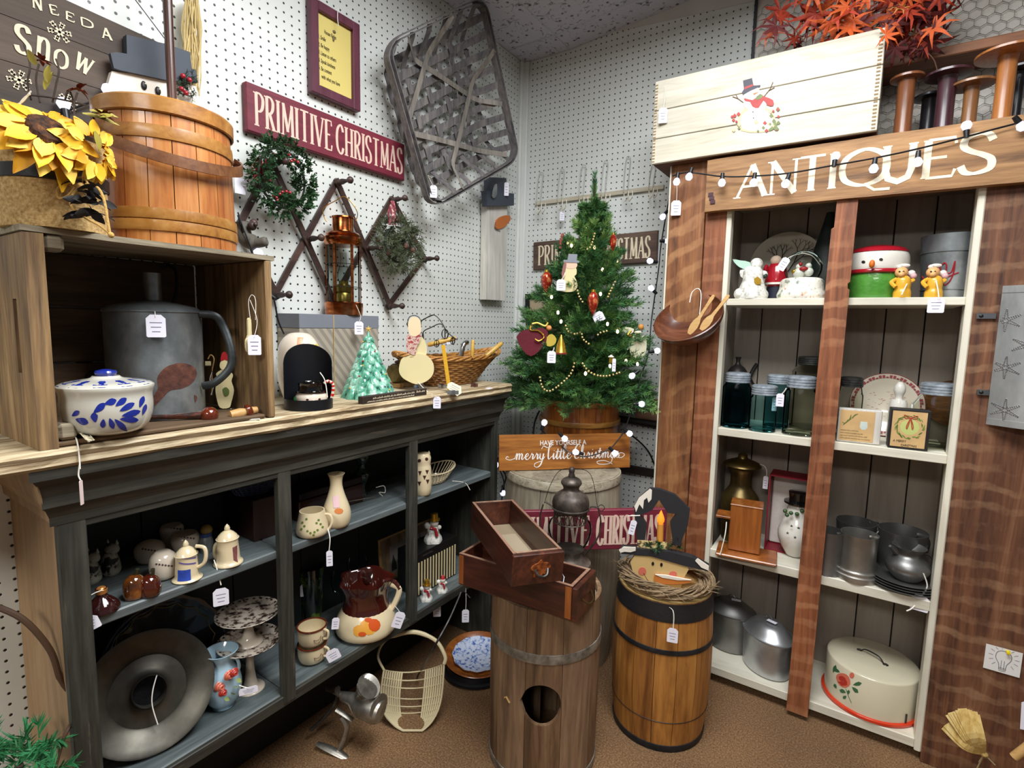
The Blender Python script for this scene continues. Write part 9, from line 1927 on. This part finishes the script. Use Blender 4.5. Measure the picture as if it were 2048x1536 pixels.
# ======================= STRING LIGHTS =======================
M_GB2 = emis('bulb_glow', '#dfe2ff',1.5); M_BC = emis('bulb_core', '#f3f4ff',30); M_SK = plain('socket_black', '#15161a',.4)
proto = []
def strand(lb, cord, bulbs, r=.0026):
    T = thing('string_light', lb, 'string lights', atd(*cord[0])); MB().tube(cat_rom([atd(*q) for q in cord],6), r,6).build('cord', M_SK, T, world=True)
    for u, v, d, du, dv in bulbs:
        p = atd(u, v, d); ax_ = (atd(u+du,v+dv,d)-p).normalized(); k = .0125; p = p-FF*.008; Mz = Matrix.Translation(p) @ ax_.to_track_quat('Z', 'Y').to_matrix().to_4x4(); Mi = MATS[T.name].inverted() @ Mz
        if not proto:
            a = MB().lathe([(.0055,.010),(.009,.006),(k,-.003),(.009,-.012),(.001,-.0155)],16).build('bulb', M_GB2, T); b_ = MB().ball((0,0,-.004),.0128,12,8, sc=(.6,.6,.6)).build('glowing_core', M_BC, a); s_ = MB().tube([(0,0,.010),(0,0,.030)], [.0075,.006],10).build('socket', M_SK, T); proto.extend([a,b_,s_]); a.matrix_local = Mi; s_.matrix_local = Mi; continue
        a = proto[0].copy(); b_ = proto[1].copy(); s_ = proto[2].copy()
        for o in (a, b_, s_): COL.objects.link(o)
        a.parent = T; s_.parent = T; b_.parent = a; a.matrix_local = Mi; s_.matrix_local = Mi
ds = lambda u, y=1.94, v=330: dep(ony(u,v,y))
strand('dark cord of clear globe lights draped across the ANTIQUES board', [(u,v,ds(u)) for u,v in ((1345,352),(1378,345),(1445,353),(1510,352),(1580,346),(1665,331),(1745,317),(1830,299),(1930,274),(1990,258),(2060,240))], [(1352,364,ds(1352),2,-12),(1377,354,ds(1377),4,-12),(1442,366,ds(1442),1,-12),(1505,366,ds(1505),2,-12),(1569,368,ds(1569),5,-12),(1668,316,ds(1668),-2,12),(1744,338,ds(1744),2,-12),(1831,325,ds(1831),1,-12),(1928,256,ds(1928),0,12),(2037,254,ds(2037),-8,-10)])
strand('dark cord of clear globe lights running down the back wall beside the tree', [(1343,372,2.02),(1334,420,2.15),(1322,490,2.2),(1317,540,2.2),(1303,640,2.2),(1298,700,2.15),(1283,750,2.1),(1270,800,2.1),(1253,850,2.1),(1248,868,2.1)], [(1325,434,2.14,8,-10),(1333,483,2.17,-10,0),(1300,523,2.17,12,2),(1302,578,2.17,8,8),(1312,702,2.12,-12,2),(1264,751,2.07,8,-6),(1281,808,2.07,-10,0)])
strand('dark cord of clear globe lights crossing the front of the merry sign', [(1248,862,2.12),(1236,880,2.12),(1215,900,2.12),(1172,913,2.10),(1140,905,2.10),(1108,880,2.12),(1080,858,2.12)], [(1257,866,2.10,-10,-8),(1228,905,2.09,-10,-10),(1152,904,2.08,12,3),(1128,876,2.08,-8,-8),(1088,846,2.10,-4,10)])
strand('pair of clear globe lights glowing in the corner left of the merry sign', [(1003,1000,2.25),(1008,965,2.25),(995,930,2.22)], [(1006,984,2.24,0,-12),(992,928,2.2,2,-12)])
dw = lambda u, v: dep(onx(u,v,-1.40)); strand('clear globe lights trailing behind the round bucket and crate on the left wall', [(u,v,dw(u,v)) for u,v in ((476,430),(488,470),(508,512),(530,560),(548,600),(556,640),(568,668))], [(518,506,dw(518,506),-8,-8),(536,586,dw(536,586),8,6)])
dx = lambda u, v: dep(onx(u,v,-1.44))
strand('clear globe lights peeking round the sunflower pot and bucket rim', [(u,v,dx(u,v)) for u,v in ((20,262),(130,222),(222,197),(330,205),(419,240))], [(222,186,dx(222,186),2,10),(134,214,dx(134,214),2,10),(419,231,dx(419,231),1,10)])
